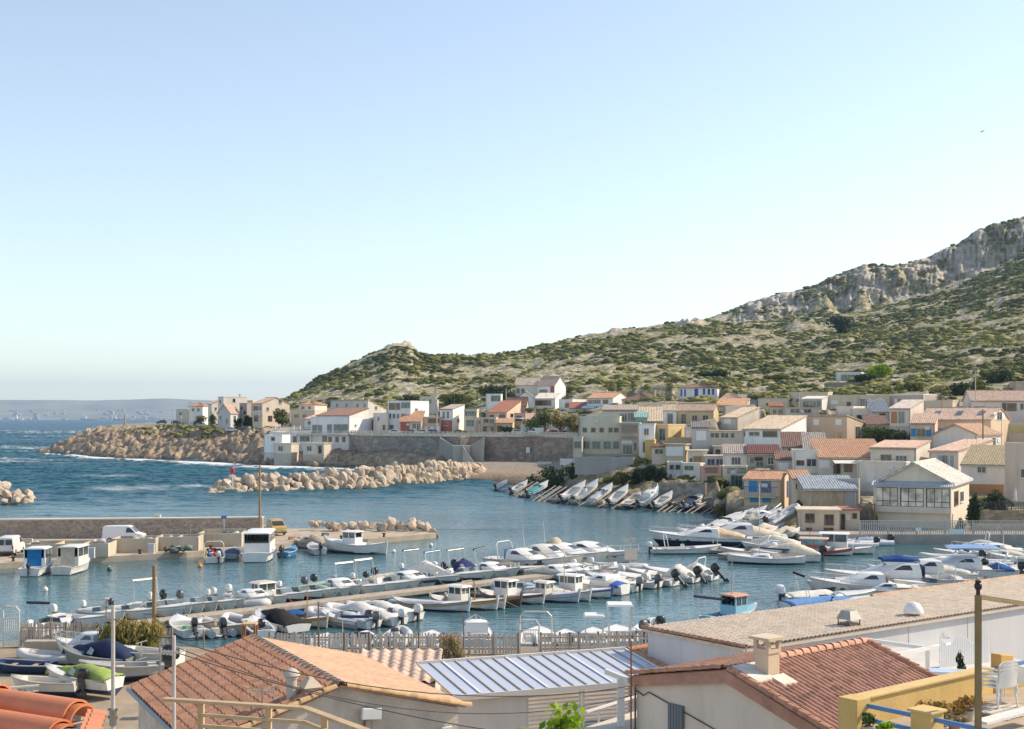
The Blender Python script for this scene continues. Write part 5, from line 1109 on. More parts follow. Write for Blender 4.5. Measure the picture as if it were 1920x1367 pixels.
# ================================================================== boats
WH = (.74, .73, .70); OFF = (.66, .63, .57); NAVY = (.02, .03, .075); BLK = (.02, .02, .022)
def hull(L, B, fb, bow, tr=.82, double=False, cock=(.05, .62), floor=.12, flare=.80, draft=.22, rake=.10, stern=.0, cam=.07, gun=.10, n=14):
    x0, x1 = cock; ts = sorted(set([0, .025] + [i / n for i in range(1, n)] + [.985, 1]) - {0 if False else None})
    seq = []
    for t in ts:
        seq.append((t, 'c' if x0 < t < x1 else 'd'))
    seq += [(x0, 'd'), (x0, 'c'), (x1, 'c'), (x1, 'd')] if x1 > x0 else []
    order = {('d', 0): 0}
    seq = sorted(set(seq), key=lambda q: (q[0], (0 if q[1] == 'd' else 1) if abs(q[0] - x0) < 1e-6 else ((0 if q[1] == 'c' else 1) if abs(q[0] - x1) < 1e-6 else 0)))
    def wd(t):
        if double: return B / 2 * max(.02, (1 - abs(2 * t - 1) ** 2.3)) ** .85
        if t < .45: u = t / .45; return B / 2 * (tr + (1 - tr) * (u * (2 - u)))
        u = (t - .45) / .55; return B / 2 * max(.015, 1 - u ** 2.4)
    def zs(t): return fb + bow * max(0, t - .25) ** 1.8 / .75 ** 1.8 + stern * max(0, .35 - t) ** 1.6 / .35 ** 1.6
    rings = []
    for t, k in seq:
        w = wd(t); z = zs(t); x = (t - .5) * L; f = max(0, (t - .72) / .28) ** 2
        xs = x; xk = x - rake * L * f; zk = -draft + (draft + .0) * f * .9; wc = w * (flare - .25 * f)
        zc = .02 + .35 * z * f
        if double: zc, wc = .25 * z, w * .9
        g = min(gun, w * .8); wi = max(.004, w - g)
        if k == 'c': inn = [(wi, z), (max(.003, wi - .04), floor), (0, floor - .01)]
        else: inn = [(wi, z + .015), (wi * .5, z + cam), (0, z + cam * 1.25)]
        half = [((xk + xs) / 2 if f else x, wc, zc), (xs, w, z), (xs, inn[0][0], inn[0][1]), (xs, inn[1][0], inn[1][1])]
        rings.append([(xk, 0, zk)] + [(a, -b, c) for a, b, c in half] + [(xs, 0, inn[2][1])] + [(a, b, c) for a, b, c in reversed(half)])
    m = MB(); m.loft(rings); return m, wd, zs
def sheer_line(L, wd, zs, off=.02, dz=0.0, n=22, t0=0.0, t1=1.0):
    T = [t0 + (t1 - t0) * i / n for i in range(n + 1)]
    return [[((t - .5) * L, s * (wd(t) + off), zs(t) + dz) for t in T] for s in (-1, 1)]
def outboard(t, x, y, z, s=1.0, col=BLK, tilt=0.0):
    def tr(p): 
        c, s_ = math.cos(tilt), math.sin(tilt); return (x + (p[0] * c - p[2] * s_) * s, y + p[1] * s, z + (p[0] * s_ + p[2] * c) * s)
    m = MB(); q = MB(); q.b2(-.30, -.14, -.07, .07, -.75, .05).b2(-.42, -.10, -.035, .035, -.95, -.70).b2(-.20, .06, -.12, .12, -.18, .06).b2(-.34, -.05, -.14, .14, -.46, -.42)
    m.add([tr(p) for p in q.v], q.f); a = m.build('outboard_motor', paint((.06, .06, .065)), t)
    q = MB(); q.loft([[(-.22 + .26 * sx * r, .17 * sy * r, zz_) for sx, sy in ((-1.1, -.7), (-.6, -1), (.6, -1), (1, -.6), (1, .6), (.6, 1), (-.6, 1), (-1.1, .7))] for r, zz_ in ((.85, .03), (1.08, .12), (1.1, .32), (.9, .48), (.5, .55))])
    m = MB(); m.add([tr(p) for p in q.v], q.f); m.build('cowl', paint(col, .3), a, 40)
def bimini(t, x0, x1, w, z, h, col, folded=False):
    m = MB()
    for x in ((x0 + .15, (x0 + x1) / 2) if not folded else (x0 + .2, x0 + .5)):
        xt = x0 + .1 if x < (x0 + x1) / 2 - .05 else x1 - .1
        m.tube([(x, -w, z), (xt, -w, z + h), (xt, w, z + h), (x, w, z)], .022, 5)
    fr = m.build('bimini_frame', metal((.62, .62, .62)), t)
    m = MB()
    if folded: m.tube([(x0, -w - .02, z + h), (x0, w + .02, z + h)], .10, 7)
    else: m.loft([[(x, y, z + h + .03 + .13 * (1 - (y / w) ** 2) - .05 * abs(2 * (x - x0) / (x1 - x0) - 1) ** 2) for y in np.linspace(-w, w, 7)] + [(x, y, z + h + .0 + .10 * (1 - (y / w) ** 2)- .05 * abs(2 * (x - x0) / (x1 - x0) - 1) ** 2) for y in np.linspace(w, -w, 7)] for x in np.linspace(x0, x1, 5)])
    m.build('bimini_top', cloth(col), t, 40)
def windshield(t, x, w, z, h=.38, col=(.25, .30, .32)):
    m = MB(); m.loft([[(x - .5, -w, z), (x - .5, -w, z + .02), (x - .62, -w * .95, z + h * .8)], [(x + .1, -w * .62, z), (x + .1, -w * .62, z + .02), (x - .18, -w * .58, z + h)], [(x + .1, w * .62, z), (x + .1, w * .62, z + .02), (x - .18, w * .58, z + h)], [(x - .5, w, z), (x - .5, w, z + .02), (x - .62, w * .95, z + h * .8)]], closed=False, caps=False)
    m.build('windscreen', glassy((.10, .13, .14)), t)
def bowrail(t, L, wd, zs, t0=.6, h=.42):
    T = [t0 + (.985 - t0) * i / 8 for i in range(9)]; m = MB()
    top = [((q - .5) * L, -max(.04, wd(q) - .08), zs(q) + h) for q in T] + [((q - .5) * L, max(.04, wd(q) - .08), zs(q) + h) for q in reversed(T)]
    m.tube(top, .02, 5)
    for i in (0, 2, 4, 6, 8):
        for s in (-1, 1):
            q = T[i]; m.bar(((q - .5) * L, s * max(.04, wd(q) - .08), zs(q)), ((q - .5) * L, s * max(.04, wd(q) - .08), zs(q) + h), .028)
    m.build('bow_rail', metal((.7, .7, .7)), t)
def cabin(t, x0, x1, w, z, h, col=WH, rf=.35, rb=.05, win=True, wincol=(.03, .035, .04), taper=.78):
    """moulded cabin: long raked front, sides leaning in"""
    m = MB(); Lc = x1 - x0
    sec = [(0, 1, 0), (0, 1, .45), (rb, .94, .93), (rb + .06, .86, 1)]
    rings = []
    prof = [(0, 0, w), (h * .55, rb * .4, w * .97), (h * .94, rb, w * .88), (h, rb + .07, w * .80)]
    for zz_, bk, ww in prof:
        fr_ = x1 - rf * Lc * (zz_ / h); xb = x0 + bk * Lc
        rings.append([(xb, -ww, z + zz_), (fr_ - .22 * Lc, -ww, z + zz_), (fr_, -ww * .5, z + zz_), (fr_, ww * .5, z + zz_), (fr_ - .22 * Lc, ww, z + zz_), (xb, ww, z + zz_)])
    m.loft(rings); c = m.build('cabin', paint(col, .3), t, 35)
    if win:
        for s in (-1, 1):
            m = MB(); a = [(x0 + .14 * Lc, z + h * .56), (x1 - .40 * Lc - rf * Lc * .3, z + h * .56), (x1 - .46 * Lc - rf * Lc * .45, z + h * .88), (x0 + .18 * Lc, z + h * .88)]
            def yy(zv): return np.interp((zv - z) / h, [.55, .94], [w * .97, w * .88]) + .012
            m.hexa([(p[0], s * (yy(p[1]) - .03), p[1]) for p in a], [(p[0], s * yy(p[1]), p[1]) for p in a]); m.build('cabin_window', glassy(wincol), c)
        m = MB(); f0 = lambda zz_: x1 - rf * Lc * (zz_ / h)
        m.hexa([(f0(h * .58) - .04, -w * .44, z + h * .58), (f0(h * .58) - .04, w * .44, z + h * .58), (f0(h * .9) - .04, w * .41, z + h * .9), (f0(h * .9) - .04, -w * .41, z + h * .9)],
               [(f0(h * .58) + .015, -w * .44, z + h * .58), (f0(h * .58) + .015, w * .44, z + h * .58), (f0(h * .9) + .015, w * .41, z + h * .9), (f0(h * .9) + .015, -w * .41, z + h * .9)])
        m.build('cabin_windscreen', glassy(wincol), c)
    return c
def wheelhouse(t, x0, x1, w, z, h, col=WH, roof=None, wc=(.05, .07, .08), open_back=False):
    m = MB(); k = h * .52
    m.b2(x0, x1, -w, w, z, z + k)
    for x in (x0 + .05, x1 - .05):
        for y in (-w + .05, w - .05): m.b2(x - .05, x + .05, y - .05, y + .05, z + k, z + h)
    for y in (-w + .04, w - .04): m.b2((x0 + x1) / 2 - .04, (x0 + x1) / 2 + .04, y - .04, y + .04, z + k, z + h)
    m.b2(x1 - .08, x1 - .02, -.04, .04, z + k, z + h); c = m.build('wheelhouse', paint(col), t)
    m = MB(); m.hexa([(x0 - .22, -w - .12, z + h), (x1 + .2, -w - .12, z + h), (x1 + .2, w + .12, z + h), (x0 - .22, w + .12, z + h)], [(x0 - .2, -w * .8, z + h + .12), (x1 + .1, -w * .8, z + h + .12), (x1 + .1, w * .8, z + h + .12), (x0 - .2, w * .8, z + h + .12)])
    m.build('wheelhouse_roof', paint(roof or col), c, 40)
    m = MB(); m.b2(x0 + .1, x1 - .1, -w + .03, -w + .05, z + k, z + h).b2(x0 + .1, x1 - .1, w - .05, w - .03, z + k, z + h).b2(x1 - .06, x1 - .045, -w + .1, w - .1, z + k, z + h)
    if not open_back: m.b2(x0 + .03, x0 + .045, -w + .1, w - .1, z + k, z + h)
    m.build('wheelhouse_window', glassy(wc), c)
def tarp(t, x0, x1, w0, z, peak, col, px=.5, w1=None, name='tarpaulin'):
    w1 = w1 or w0; rings = []
    for i in range(15):
        f = i / 14; x = x0 + (x1 - x0) * f; w = w0 + (w1 - w0) * f
        hp = peak * max(0, 1 - abs((f - px) / (px if f < px else 1 - px))) ** .8
        rings.append([(x + random.uniform(-.03, .03), w * math.cos(math.pi * k / 8), z - .12 * (k in (0, 8)) + (hp + .1) * math.sin(math.pi * k / 8) ** 1.3 + random.uniform(-.06, .06) * min(1, peak * 2) * (0 < k < 8)) for k in range(9)])
    m = MB(); m.loft(rings, closed=False, caps=False); o = m.build(name, cloth(col), t, 50)
    so_ = o.modifiers.new('thick', 'SOLIDIFY'); so_.thickness = .02
def rail_strip(t, L, wd, zs, col, off=.03, dz=-.05, r=.045, name='rub_rail', t1=1.0, h=None):
    m = MB()
    for ln_ in sheer_line(L, wd, zs, off, dz, 22, 0, t1):
        if h: 
            for a, b in zip(ln_[:-1], ln_[1:]): m.bar(a, b, .03, h)
        else: m.tube(ln_, r, 5)
    m.build(name, paint(col, .45), t)
def mast(t, x, z, h, r=.045, col=(.45, .30, .15), boom=None, bcol=None):
    m = MB(); m.tube([(x, 0, z), (x, 0, z + h)], r, 7, r * .6); mm = m.build('mast', wood(col) if col[0] > col[2] * 1.4 else metal(col), t)
    if boom: MB().tube([(x, 0, z + boom[0]), (x + boom[1], 0, z + boom[2])], boom[3], 7).build('boom', cloth(bcol or NAVY), mm)
def seats(t, x0, x1, w, z, col=(.58, .55, .48)):
    MB().b2(x0, x0 + .45, -w, w, z, z + .38).build('bench_seat', paint(col, .6), t); MB().b2(x1 - .4, x1, -w * .8, w * .8, z, z + .34).build('bench_seat', paint(col, .6), t)
def console(t, x, z, h=.75, col=WH):
    m = MB(); m.hexa([(x - .35, -.35, z), (x + .3, -.35, z), (x + .3, .35, z), (x - .35, .35, z)], [(x - .2, -.3, z + h), (x + .1, -.3, z + h), (x + .1, .3, z + h), (x - .2, .3, z + h)])
    c = m.build('console', paint(col), t); MB().hexa([(x + .06, -.28, z + h), (x + .1, -.28, z + h), (x + .1, .28, z + h), (x + .06, .28, z + h)], [(x - .12, -.24, z + h + .3), (x - .09, -.24, z + h + .3), (x - .09, .24, z + h + .3), (x - .12, .24, z + h + .3)]).build('console_screen', glassy((.10, .13, .14)), c)
def arch(t, x, w, z, h, col=(.72, .72, .70), r=.05, lean=-.3):
    MB().tube([(x, -w, z), (x + lean * .8, -w * .96, z + h * .85), (x + lean, -w * .7, z + h), (x + lean, w * .7, z + h), (x + lean * .8, w * .96, z + h * .85), (x, w, z)], r, 6).build('arch', paint(col), t)
def fender(t, L, wd, zs, tt, s, col=(.7, .7, .68)):
    MB().lathe(((tt - .5) * L, s * (wd(tt) + .12), zs(tt) - .62), [(.02, 0), (.1, .08), (.1, .42), (.02, .5)], 8).build('fender', paint(col), t, 60)
def ttop(t, x0, x1, w, z, h, col=WH):
    m = MB()
    for x in (x0 + .2, x1 - .2):
        for y in (-w + .05, w - .05): m.bar((x, y * .8, z), (x, y, z + h), .08)
    m.build('hardtop_frame', paint((.70, .68, .62)), t)
    MB().hexa([(x0, -w, z + h), (x1, -w, z + h), (x1, w, z + h), (x0, w, z + h)], [(x0 + .08, -w + .08, z + h + .12), (x1 - .08, -w + .08, z + h + .12), (x1 - .08, w - .08, z + h + .12), (x0 + .08, w - .08, z + h + .12)]).build('hardtop', paint(col), t)

NBOAT = 0
gf = 'boats on the far side of the long pontoon'; gn = 'boats on the near side of the long pontoon'; gm = 'boats in the marina at the right'; gc = 'boats round the short pontoon by the boatyard'; RB = random.Random(5)
def boat(kind, px, py, L, yaw, label, group=None, col=WH, z=0.0, pitch=0.0, loc=None, cat='boat', name=None, **o):
    global NBOAT; NBOAT += 1
    if group in (gf, gn, gm, gc): L *= 1.1
    p = loc if loc is not None else G(px, py, z)
    nm = name or {'pointu': 'fishing_boat', 'rib': 'inflatable_boat', 'cruiser': 'motor_cruiser', 'row': 'dinghy', 'fisher': 'fishing_boat', 'sail': 'sailing_boat', 'kayak': 'kayak'}.get(kind, 'motorboat')
    t = thing(nm, p, label, cat, group); t.rotation_euler = (0, -R(pitch), R(yaw + random.uniform(-2, 2)))
    if group in (gf, gn) and 'motor' not in o and 'tilt' not in o and kind == 'open':
        q = (px * 7 + int(py)) % 5; o['motor'] = ((.70, .70, .68), None, (.42, .43, .44), BLK, (.70, .70, .68))[q]; o['ms'] = .95
        if o['motor'] is None: o['om'] = False
    g = o.get; bt = g('bottom', (.03, .05, .09)); mc = g('motor', BLK)
    if kind == 'rib':
        B = g('B', L * .42); r = B * .13; m = MB()
        pth = [(-L * .5, -B / 2 + r, .28), (L * .1, -B / 2 + r, .3), (L * .32, -B * .3, .38), (L * .46, -B * .1, .52), (L * .48, 0, .55), (L * .46, B * .1, .52), (L * .32, B * .3, .38), (L * .1, B / 2 - r, .3), (-L * .5, B / 2 - r, .28)]
        m.tube(pth, r, 9); tu = m.build('tube', M(g('tube', (.42, .42, .43)), .55, .1, 2, coord='obj'), t, 60)
        m = MB(); m.loft([[(-L * .45, -B * .3, .12), (-L * .45, 0, -.2), (-L * .45, B * .3, .12)], [(L * .15, -B * .3, .14), (L * .15, 0, -.18), (L * .15, B * .3, .14)], [(L * .44, -.05, .35), (L * .42, 0, .1), (L * .44, .05, .35)]]); m.build('hull', hullmat(col, bt), t)
        if g('stripe'):
            m = MB()
            for s in (-1, 1): m.tube([(q[0], s * (abs(q[1]) + r * .95), q[2]) for q in pth[:4]], .05, 5)
            m.build('rub_rail', paint(g('stripe')), tu)
        if g('console', True): console(t, -L * .08, .14, .7, col)
        MB().b2(-L * .34, -L * .22, -.4, .4, .14, .55).build('bench_seat', paint((.55, .54, .52)), t); MB().b2(L * .08, L * .2, -.3, .3, .14, .42).build('bench_seat', paint((.55, .54, .52)), t)
        if g('cover'): tarp(t, -L * .42, L * .42, B * .42, .42, g('peak', .5), g('cover'), .45, B * .2)
        if g('arch'): arch(t, -L * .38, B * .34, .35, 1.2)
        if mc: outboard(t, -L * .47, 0, .55, g('ms', 1.1), mc, g('tilt', 0))
        return t
    dflt = dict(open=(.36, .55, .38), cabin=(.36, .62, .40), cruiser=(.33, .95, .55), pointu=(.36, .42, .42), fisher=(.36, .62, .5), row=(.40, .34, .2), sail=(.34, .6, .25), kayak=(.14, .2, .12))[kind]
    B = g('B', L * dflt[0]); fb = g('fb', dflt[1]); bow = g('bow', dflt[2]); dbl = kind in ('pointu', 'sail', 'kayak') and not g('transom')
    ck = g('cock', dict(open=(.04, .62), cabin=(.04, .36), cruiser=(.05, .22), pointu=(.16, .72), fisher=(.05, .45), row=(.04, .80), sail=(.12, .42), kayak=(.4, .6))[kind])
    m, wd, zs = hull(L, B, fb, bow, g('tr', .84), dbl, ck, g('floor', .14 if kind != 'cruiser' else .45), stern=g('stern', .25 if dbl else 0), cam=g('cam', .07), rake=g('rake', .02 if dbl else .11), draft=.3)
    m.build('hull', hullmat(col, bt, g('wl', .07)), t, 38)
    if g('stripe'): rail_strip(t, L, wd, zs, g('stripe'), .012, g('sdz', -.14), h=g('sh', .14))
    rail_strip(t, L, wd, zs, g('rail', (.40, .38, .36) if kind != 'pointu' else (.30, .16, .07)), .02, -.02, .04 if L < 8 else .055)
    zf = fb
    if kind == 'open':
        if g('seats', True): seats(t, -L * .42, L * .06, wd(.3) - .14, .14)
        if g('console'): console(t, -L * .05, .14, .85, col)
        if g('screen', True): windshield(t, L * .06, wd(.55) - .05, zs(.55) + .03)
    if kind == 'cabin':
        cabin(t, -L * .10, L * .32, wd(.6) - .16, zs(.55) - .02, g('ch', .62), g('ccol', col), .45)
        seats(t, -L * .44, -L * .16, wd(.2) - .14, .14); bowrail(t, L, wd, zs)
    if kind == 'cruiser':
        cabin(t, -L * .20, L * .28, wd(.5) - .28, zs(.5) - .02, g('ch', 1.0), g('ccol', col), .55, .04); bowrail(t, L, wd, zs, .5, .5)
        seats(t, -L * .42, -L * .30, wd(.1) - .2, .45)
        if g('portholes', True):
            for q in (.60, .70, .78):
                for s in (-1, 1): MB().ell(((q - .5) * L, s * (wd(q) * .96 + .0), zs(q) * .62), (.24, .035, .09), 8, 4).build('porthole', glassy((.03, .03, .035)), t)
        if g('fly'):
            mm = MB(); zc = zs(.5) + 1.0; mm.hexa([(-L * .17, -B * .30, zc), (L * .04, -B * .28, zc), (L * .04, B * .28, zc), (-L * .17, B * .30, zc)], [(-L * .18, -B * .32, zc + .42), (L * .08, -B * .26, zc + .36), (L * .08, B * .26, zc + .36), (-L * .18, B * .32, zc + .42)]); fl_ = mm.build('flybridge', paint(col), t)
            tarp(fl_, -L * .19, L * .09, B * .33, zc + .45, .3, g('fly'), .5, B * .27, 'flybridge_cover')
        if g('canvas'): tarp(t, -L * .44, L * .0, B * .42, zs(.3) + .1, g('cvh', 1.25), g('canvas'), .72, B * .36, 'canopy')
        if g('curtain'): MB().b2(-L * .22 - .04, -L * .22, -B * .34, B * .34, zs(.4) - .45, zs(.4) + 1.0).build('curtain', cloth(g('curtain')), t)
    if kind == 'pointu':
        for x in (-.18, .05, .2):
            MB().b2(x * L - .14, x * L + .14, -wd(.5 + x) + .12, wd(.5 + x) - .12, fb * .55, fb * .55 + .05).build('thwart', wood(g('deckc', (.45, .33, .2))), t)
        MB().loft([[(L * .485, -.05, .05), (L * .50, -.05, .05), (L * .50, .05, .05), (L * .485, .05, .05)], [(L * .50, -.05, zs(1) + .30), (L * .535, -.05, zs(1) + .34), (L * .535, .05, zs(1) + .34), (L * .50, .05, zs(1) + .30)]]).build('stem_post', paint(g('stem', col)), t)
        MB().loft([[(-L * .5, -.04, .0), (-L * .485, -.04, .0), (-L * .485, .04, .0), (-L * .5, .04, .0)], [(-L * .52, -.04, zs(0) + .12), (-L * .495, -.04, zs(0) + .12), (-L * .495, .04, zs(0) + .12), (-L * .52, .04, zs(0) + .12)]]).build('stern_post', paint(col), t)
        mc = g('motor', None)
    if kind == 'sail':
        cabin(t, -L * .05, L * .24, wd(.6) - .2, zs(.5) - .02, .32, col, .3); mast(t, L * .08, zs(.6), g('mh', L * .9), .05, (.6, .6, .6), (.9, -L * .38, .75, .09), g('sailc', (.02, .05, .16))); mc = None
    if kind == 'row':
        for x in (-.2, .15): MB().b2(x * L - .12, x * L + .12, -wd(.5 + x) + .08, wd(.5 + x) - .08, fb * .6, fb * .6 + .04).build('thwart', wood((.42, .33, .22)), t)
        mc = g('motor', None)
    if kind == 'kayak':
        mc = None; MB().b2(-.3, -.1, -.16, .16, .12, .3).build('bench_seat', paint(BLK), t)
    if g('wheel'):
        w0, w1, wh_ = g('wheel'); wheelhouse(t, w0 * L, w1 * L, g('ww', wd(.5) * .62), g('wz', zs(.5) * .8), wh_, g('wcol', WH), g('wroof'), g('wwin', (.05, .07, .08)), True)
        if g('curtain2'): MB().b2(w0 * L - .02, w0 * L + .0, -wd(.5) * .56, wd(.5) * .56, zs(.5) * .8 + .15, zs(.5) * .8 + wh_ - .03).build('curtain', cloth(g('curtain2')), t)
    if g('bimini'): c, fo = g('bimini'); bimini(t, -L * .34, L * .08, wd(.35) - .1, zf, g('bh', 1.35), c, fo)
    if g('cover'): tarp(t, -L * .46, L * g('cx', .12), wd(.3) + .02, zs(.3), g('peak', .35), g('cover'), g('cp', .7), wd(.6) + .02)
    if g('full'): tarp(t, -L * .49, L * .47, wd(.2) + .03, zs(.3) + .04, g('peak', .35), g('full'), g('cp', .55), .15)
    if g('arch'): arch(t, -L * .28, wd(.2) - .05, zf, g('ah', 1.1), g('archc', (.72, .72, .70)))
    if g('ttop'): ttop(t, -L * .2, L * .1, wd(.4) * .72, .2, g('ttop'))
    if g('mast'): mast(t, g('mast')[0] * L, zs(.5), g('mast')[1], .045, g('mastc', (.45, .28, .13)), g('boom'), g('boomc'))
    if g('aer'): MB().tube([(-L * .05, .3, zs(.5) + 1.0), (-L * .08, .3, zs(.5) + g('aer'))], .02, 5, .008).build('aerial', paint((.75, .75, .75)), t)
    if group in (gf, gn, gm, gc):
        if RB.random() < .75: fender(t, L, wd, zs, RB.uniform(.25, .5), RB.choice((-1, 1)), RB.choice(((.7, .7, .68), (.04, .07, .2), (.6, .6, .58), (.05, .05, .05))))
        MB().tube([(L * .47, 0, zs(1) + .02), (L * .55, RB.uniform(-.2, .2), .5), (L * .5 + 1.6, RB.uniform(-.5, .5), .35)], .02, 4).build('mooring_rope', M((.42, .38, .30), .9), t)
        if kind == 'open' and not g('full'):
            for _ in range(2):
                x, c = RB.uniform(-.34, .0) * L, RB.choice(((.55, .2, .05), (.05, .10, .28), (.10, .28, .16), (.6, .58, .5), (.12, .12, .13), (.45, .06, .05)))
                MB().box((x, RB.uniform(-.4, .4), .36), (RB.uniform(.3, .6), RB.uniform(.25, .4), RB.uniform(.25, .45)), RB.uniform(0, 3)).build('storage_box', cloth(c), t)
    if g('fend'):
        for tt, s in g('fend'): fender(t, L, wd, zs, tt, s)
    if mc and kind not in ('cruiser', 'fisher') or g('om'):
        outboard(t, -L * .5 - .02, g('my', 0), fb + .12, g('ms', 1.15), mc or BLK, g('tilt', 0.0))
    return t

# ---- along the left quay
gq = 'boats moored along the left jetty'
boat('fisher', 72, 1074, 6.6, 96, 'white cabin boat with a bright blue curtain, leftmost at the jetty', gq, wheel=(-.22, .12, 1.75), ww=1.0, curtain2=(.02, .17, .42), motor=BLK, om=True, ms=.9, fb=.75)
boat('fisher', 139, 1071, 6.8, 87, 'cream cabin boat with cream curtain next to the blue curtained one', gq, col=OFF, wcol=OFF, wheel=(-.25, .15, 1.8), ww=1.05, curtain2=(.50, .46, .36), motor=(.75, .74, .7), fb=.75)
t_ = boat('open', 402, 1051, 6.2, 102, 'small fishing boat heaped with colourful nets and floats', gq, motor=(.60, .58, .54), om=True, my=-.5, screen=False, arch=True, ah=1.6, fb=.6)
for i in range(26):
    c = random.choice([(.5, .05, .04), (.55, .4, .03), (.05, .12, .4), (.6, .6, .6), (.10, .25, .10), (.5, .18, .05), (.05, .05, .06)])
    MB().ell((random.uniform(-2.6, 1.2), random.uniform(-.8, .8), random.uniform(.65, 1.15)), (random.uniform(.1, .3), random.uniform(.1, .3), random.uniform(.1, .2)), 7, 5, .2).build('net_bundle' if random.random() < .5 else 'float', cloth(c), t_, 60)
for x, h_, c in ((-.6, 2.6, (.55, .16, .06)), (-.2, 3.0, (.4, .1, .05)), (.5, 2.2, (.08, .08, .09))):
    m = MB(); m.bar((x, .2, .6), (x - .5, .3, h_), .03); m.add([(x - .5, .3, h_), (x - .42, .3, h_ - .5), (x + .25, .32, h_ - .75), (x + .1, .3, h_ - .25)], [(0, 1, 2, 3)]); m.build('marker_flag', cloth(c), t_)
boat('open', 436, 1045, 4.6, 98, 'little pale blue boat tucked behind the net boat', gq, col=(.42, .52, .58), motor=None, screen=False, cover=(.12, .14, .2))
t_ = boat('fisher', 487, 1046, 9.2, 97, 'large white passenger boat with a long windowed cabin and flat roof', gq, wheel=(-.34, .30, 2.0), ww=1.35, fb=.95, B=3.3, wwin=(.10, .11, .10), stripe=(.10, .12, .22), fend=[(.3, 1), (.5, 1), (.15, 1)])
boat('open', 541, 1042, 4.4, 84, 'small bright blue boat with a dark outboard', gq, col=(.04, .24, .48), screen=False, om=True, motor=(.05, .04, .04), ms=1.3)
boat('open', 592, 1037, 5.0, 108, 'small grey white aluminium boat with a black outboard', gq, col=(.52, .54, .55), screen=False, om=True, fb=.65)
boat('cabin', 583, 1027, 5.2, 150, 'tan covered cabin boat lying along the jetty edge', gq, col=(.50, .42, .32), ccol=(.46, .38, .29), cover=(.40, .32, .24), peak=.9, motor=None)
boat('pointu', 667, 1036, 8.0, 152, 'white double ended boat with a small wheelhouse, last at the jetty', gq, B=2.9, fb=.95, bow=.5, stern=.35, wheel=(-.05, .16, 1.3), ww=.75, wz=1.0, rail=(.55, .54, .5), deckc=(.6, .58, .54), bottom=(.02, .08, .09), cock=(.2, .42))
# ---- far side of the pontoon
boat('open', 152, 1172, 5.0, -30, 'low white boat just above the left slatted fence', gf, screen=False, om=True, motor=(.6, .6, .58))
boat('open', 196, 1162, 4.8, -38, 'white boat half hidden by the tamarisk bush', gf, cover=(.62, .60, .56), peak=.3)
boat('open', 300, 1151, 5.8, -42, 'white boat with a tall pale folding frame left on the pontoon', gf, bimini=((.60, .54, .44), True), bh=1.9, stripe=(.6, .6, .6), fend=[(.5, -1)])
boat('open', 250, 1158, 5.0, -40, 'plain white boat between the tamarisk and the wooden pole', gf, cover=(.64, .62, .58), peak=.25)
boat('open', 345, 1146, 5.2, -44, 'white boat with a grey spray hood and dark outboard', gf, om=True, tilt=-.4, seats=False, cover=(.62, .61, .58), peak=.22)
boat('open', 374, 1144, 4.8, -46, 'white boat with a pinkish jacket left on its seat', gf, om=True, motor=(.1, .1, .1), col=OFF)
boat('open', 405, 1141, 5.0, -44, 'pale boat with two orange buoys on deck', gf, om=True, mast=(-.2, 1.4), mastc=(.5, .4, .3))
boat('rib', 448, 1136, 6.4, -45, 'grey white inflatable with yellow trim', gf, tube=(.58, .58, .55), stripe=(.5, .42, .1), motor=(.62, .62, .6))
boat('open', 497, 1131, 5.6, -46, 'white boat with a high boxy cabin back', gf, wheel=(-.12, .05, 1.15), ww=.85, wcol=OFF, wroof=(.56, .50, .42), screen=False, motor=None)
boat('open', 533, 1126, 5.2, -45, 'boat with maroon lower hull', gf, bottom=(.09, .03, .035), wl=.38, om=True, motor=(.7, .7, .68))
boat('open', 566, 1122, 5.2, -45, 'boat with near black lower hull beside the maroon one', gf, bottom=(.03, .035, .04), wl=.36, mast=(-.1, 2.0), mastc=(.5, .5, .5))
boat('open', 598, 1118, 5.0, -44, 'boat under a pale green cover', gf, full=(.33, .48, .36), peak=.3, motor=None)
boat('cabin', 634, 1113, 6.0, -46, 'white half cabin boat with a green tinted windscreen', gf, cover=(.45, .55, .48), peak=.3)
boat('open', 676, 1110, 5.8, -43, 'white boat with a pale green folding arch', gf, bimini=((.50, .58, .48), True), bh=1.8, om=True)
boat('open', 715, 1105, 6.0, -38, 'white boat under a slim white sun awning', gf, bimini=((.68, .66, .62), True), bh=1.9, console=True, screen=False)
boat('cabin', 763, 1098, 6.6, -38, 'white cabin boat with a navy stripe along the hull', gf, stripe=NAVY, sdz=-.3, sh=.22, cover=(.66, .60, .50), peak=.55, bottom=(.02, .03, .1))
boat('open', 812, 1092, 6.2, -42, 'boat under a tall white peaked cover', gf, full=(.72, .68, .60), peak=1.25, cp=.35, bottom=(.03, .08, .09), wl=.4, motor=None)
boat('open', 800, 1085, 5.6, -40, 'white boat with a slender navy awning', gf, bimini=(NAVY, True), bh=2.0, cover=(.05, .20, .42), peak=.2)
boat('open', 850, 1086, 6.6, -32, 'black bottomed boat with a blue folded awning', gf, bottom=BLK, wl=.34, bimini=((.03, .12, .30), True), bh=1.9, console=True, screen=False)
boat('open', 893, 1082, 6.8, -35, 'grey boat with a steep navy blue cover over the helm', gf, col=(.56, .55, .52), cover=(.035, .04, .13), peak=.95, cx=-.02, cp=.6, bimini=((.10, .16, .12), True), bh=1.9)
boat('open', 948, 1076, 7.4, -20, 'charcoal sided speedboat with a black folded awning', gf, stripe=(.03, .03, .03), sdz=-.34, sh=.34, bimini=((.04, .035, .03), True), bh=1.8, om=True, motor=(.02, .02, .02), cover=(.16, .15, .13), peak=.7, cx=.2)
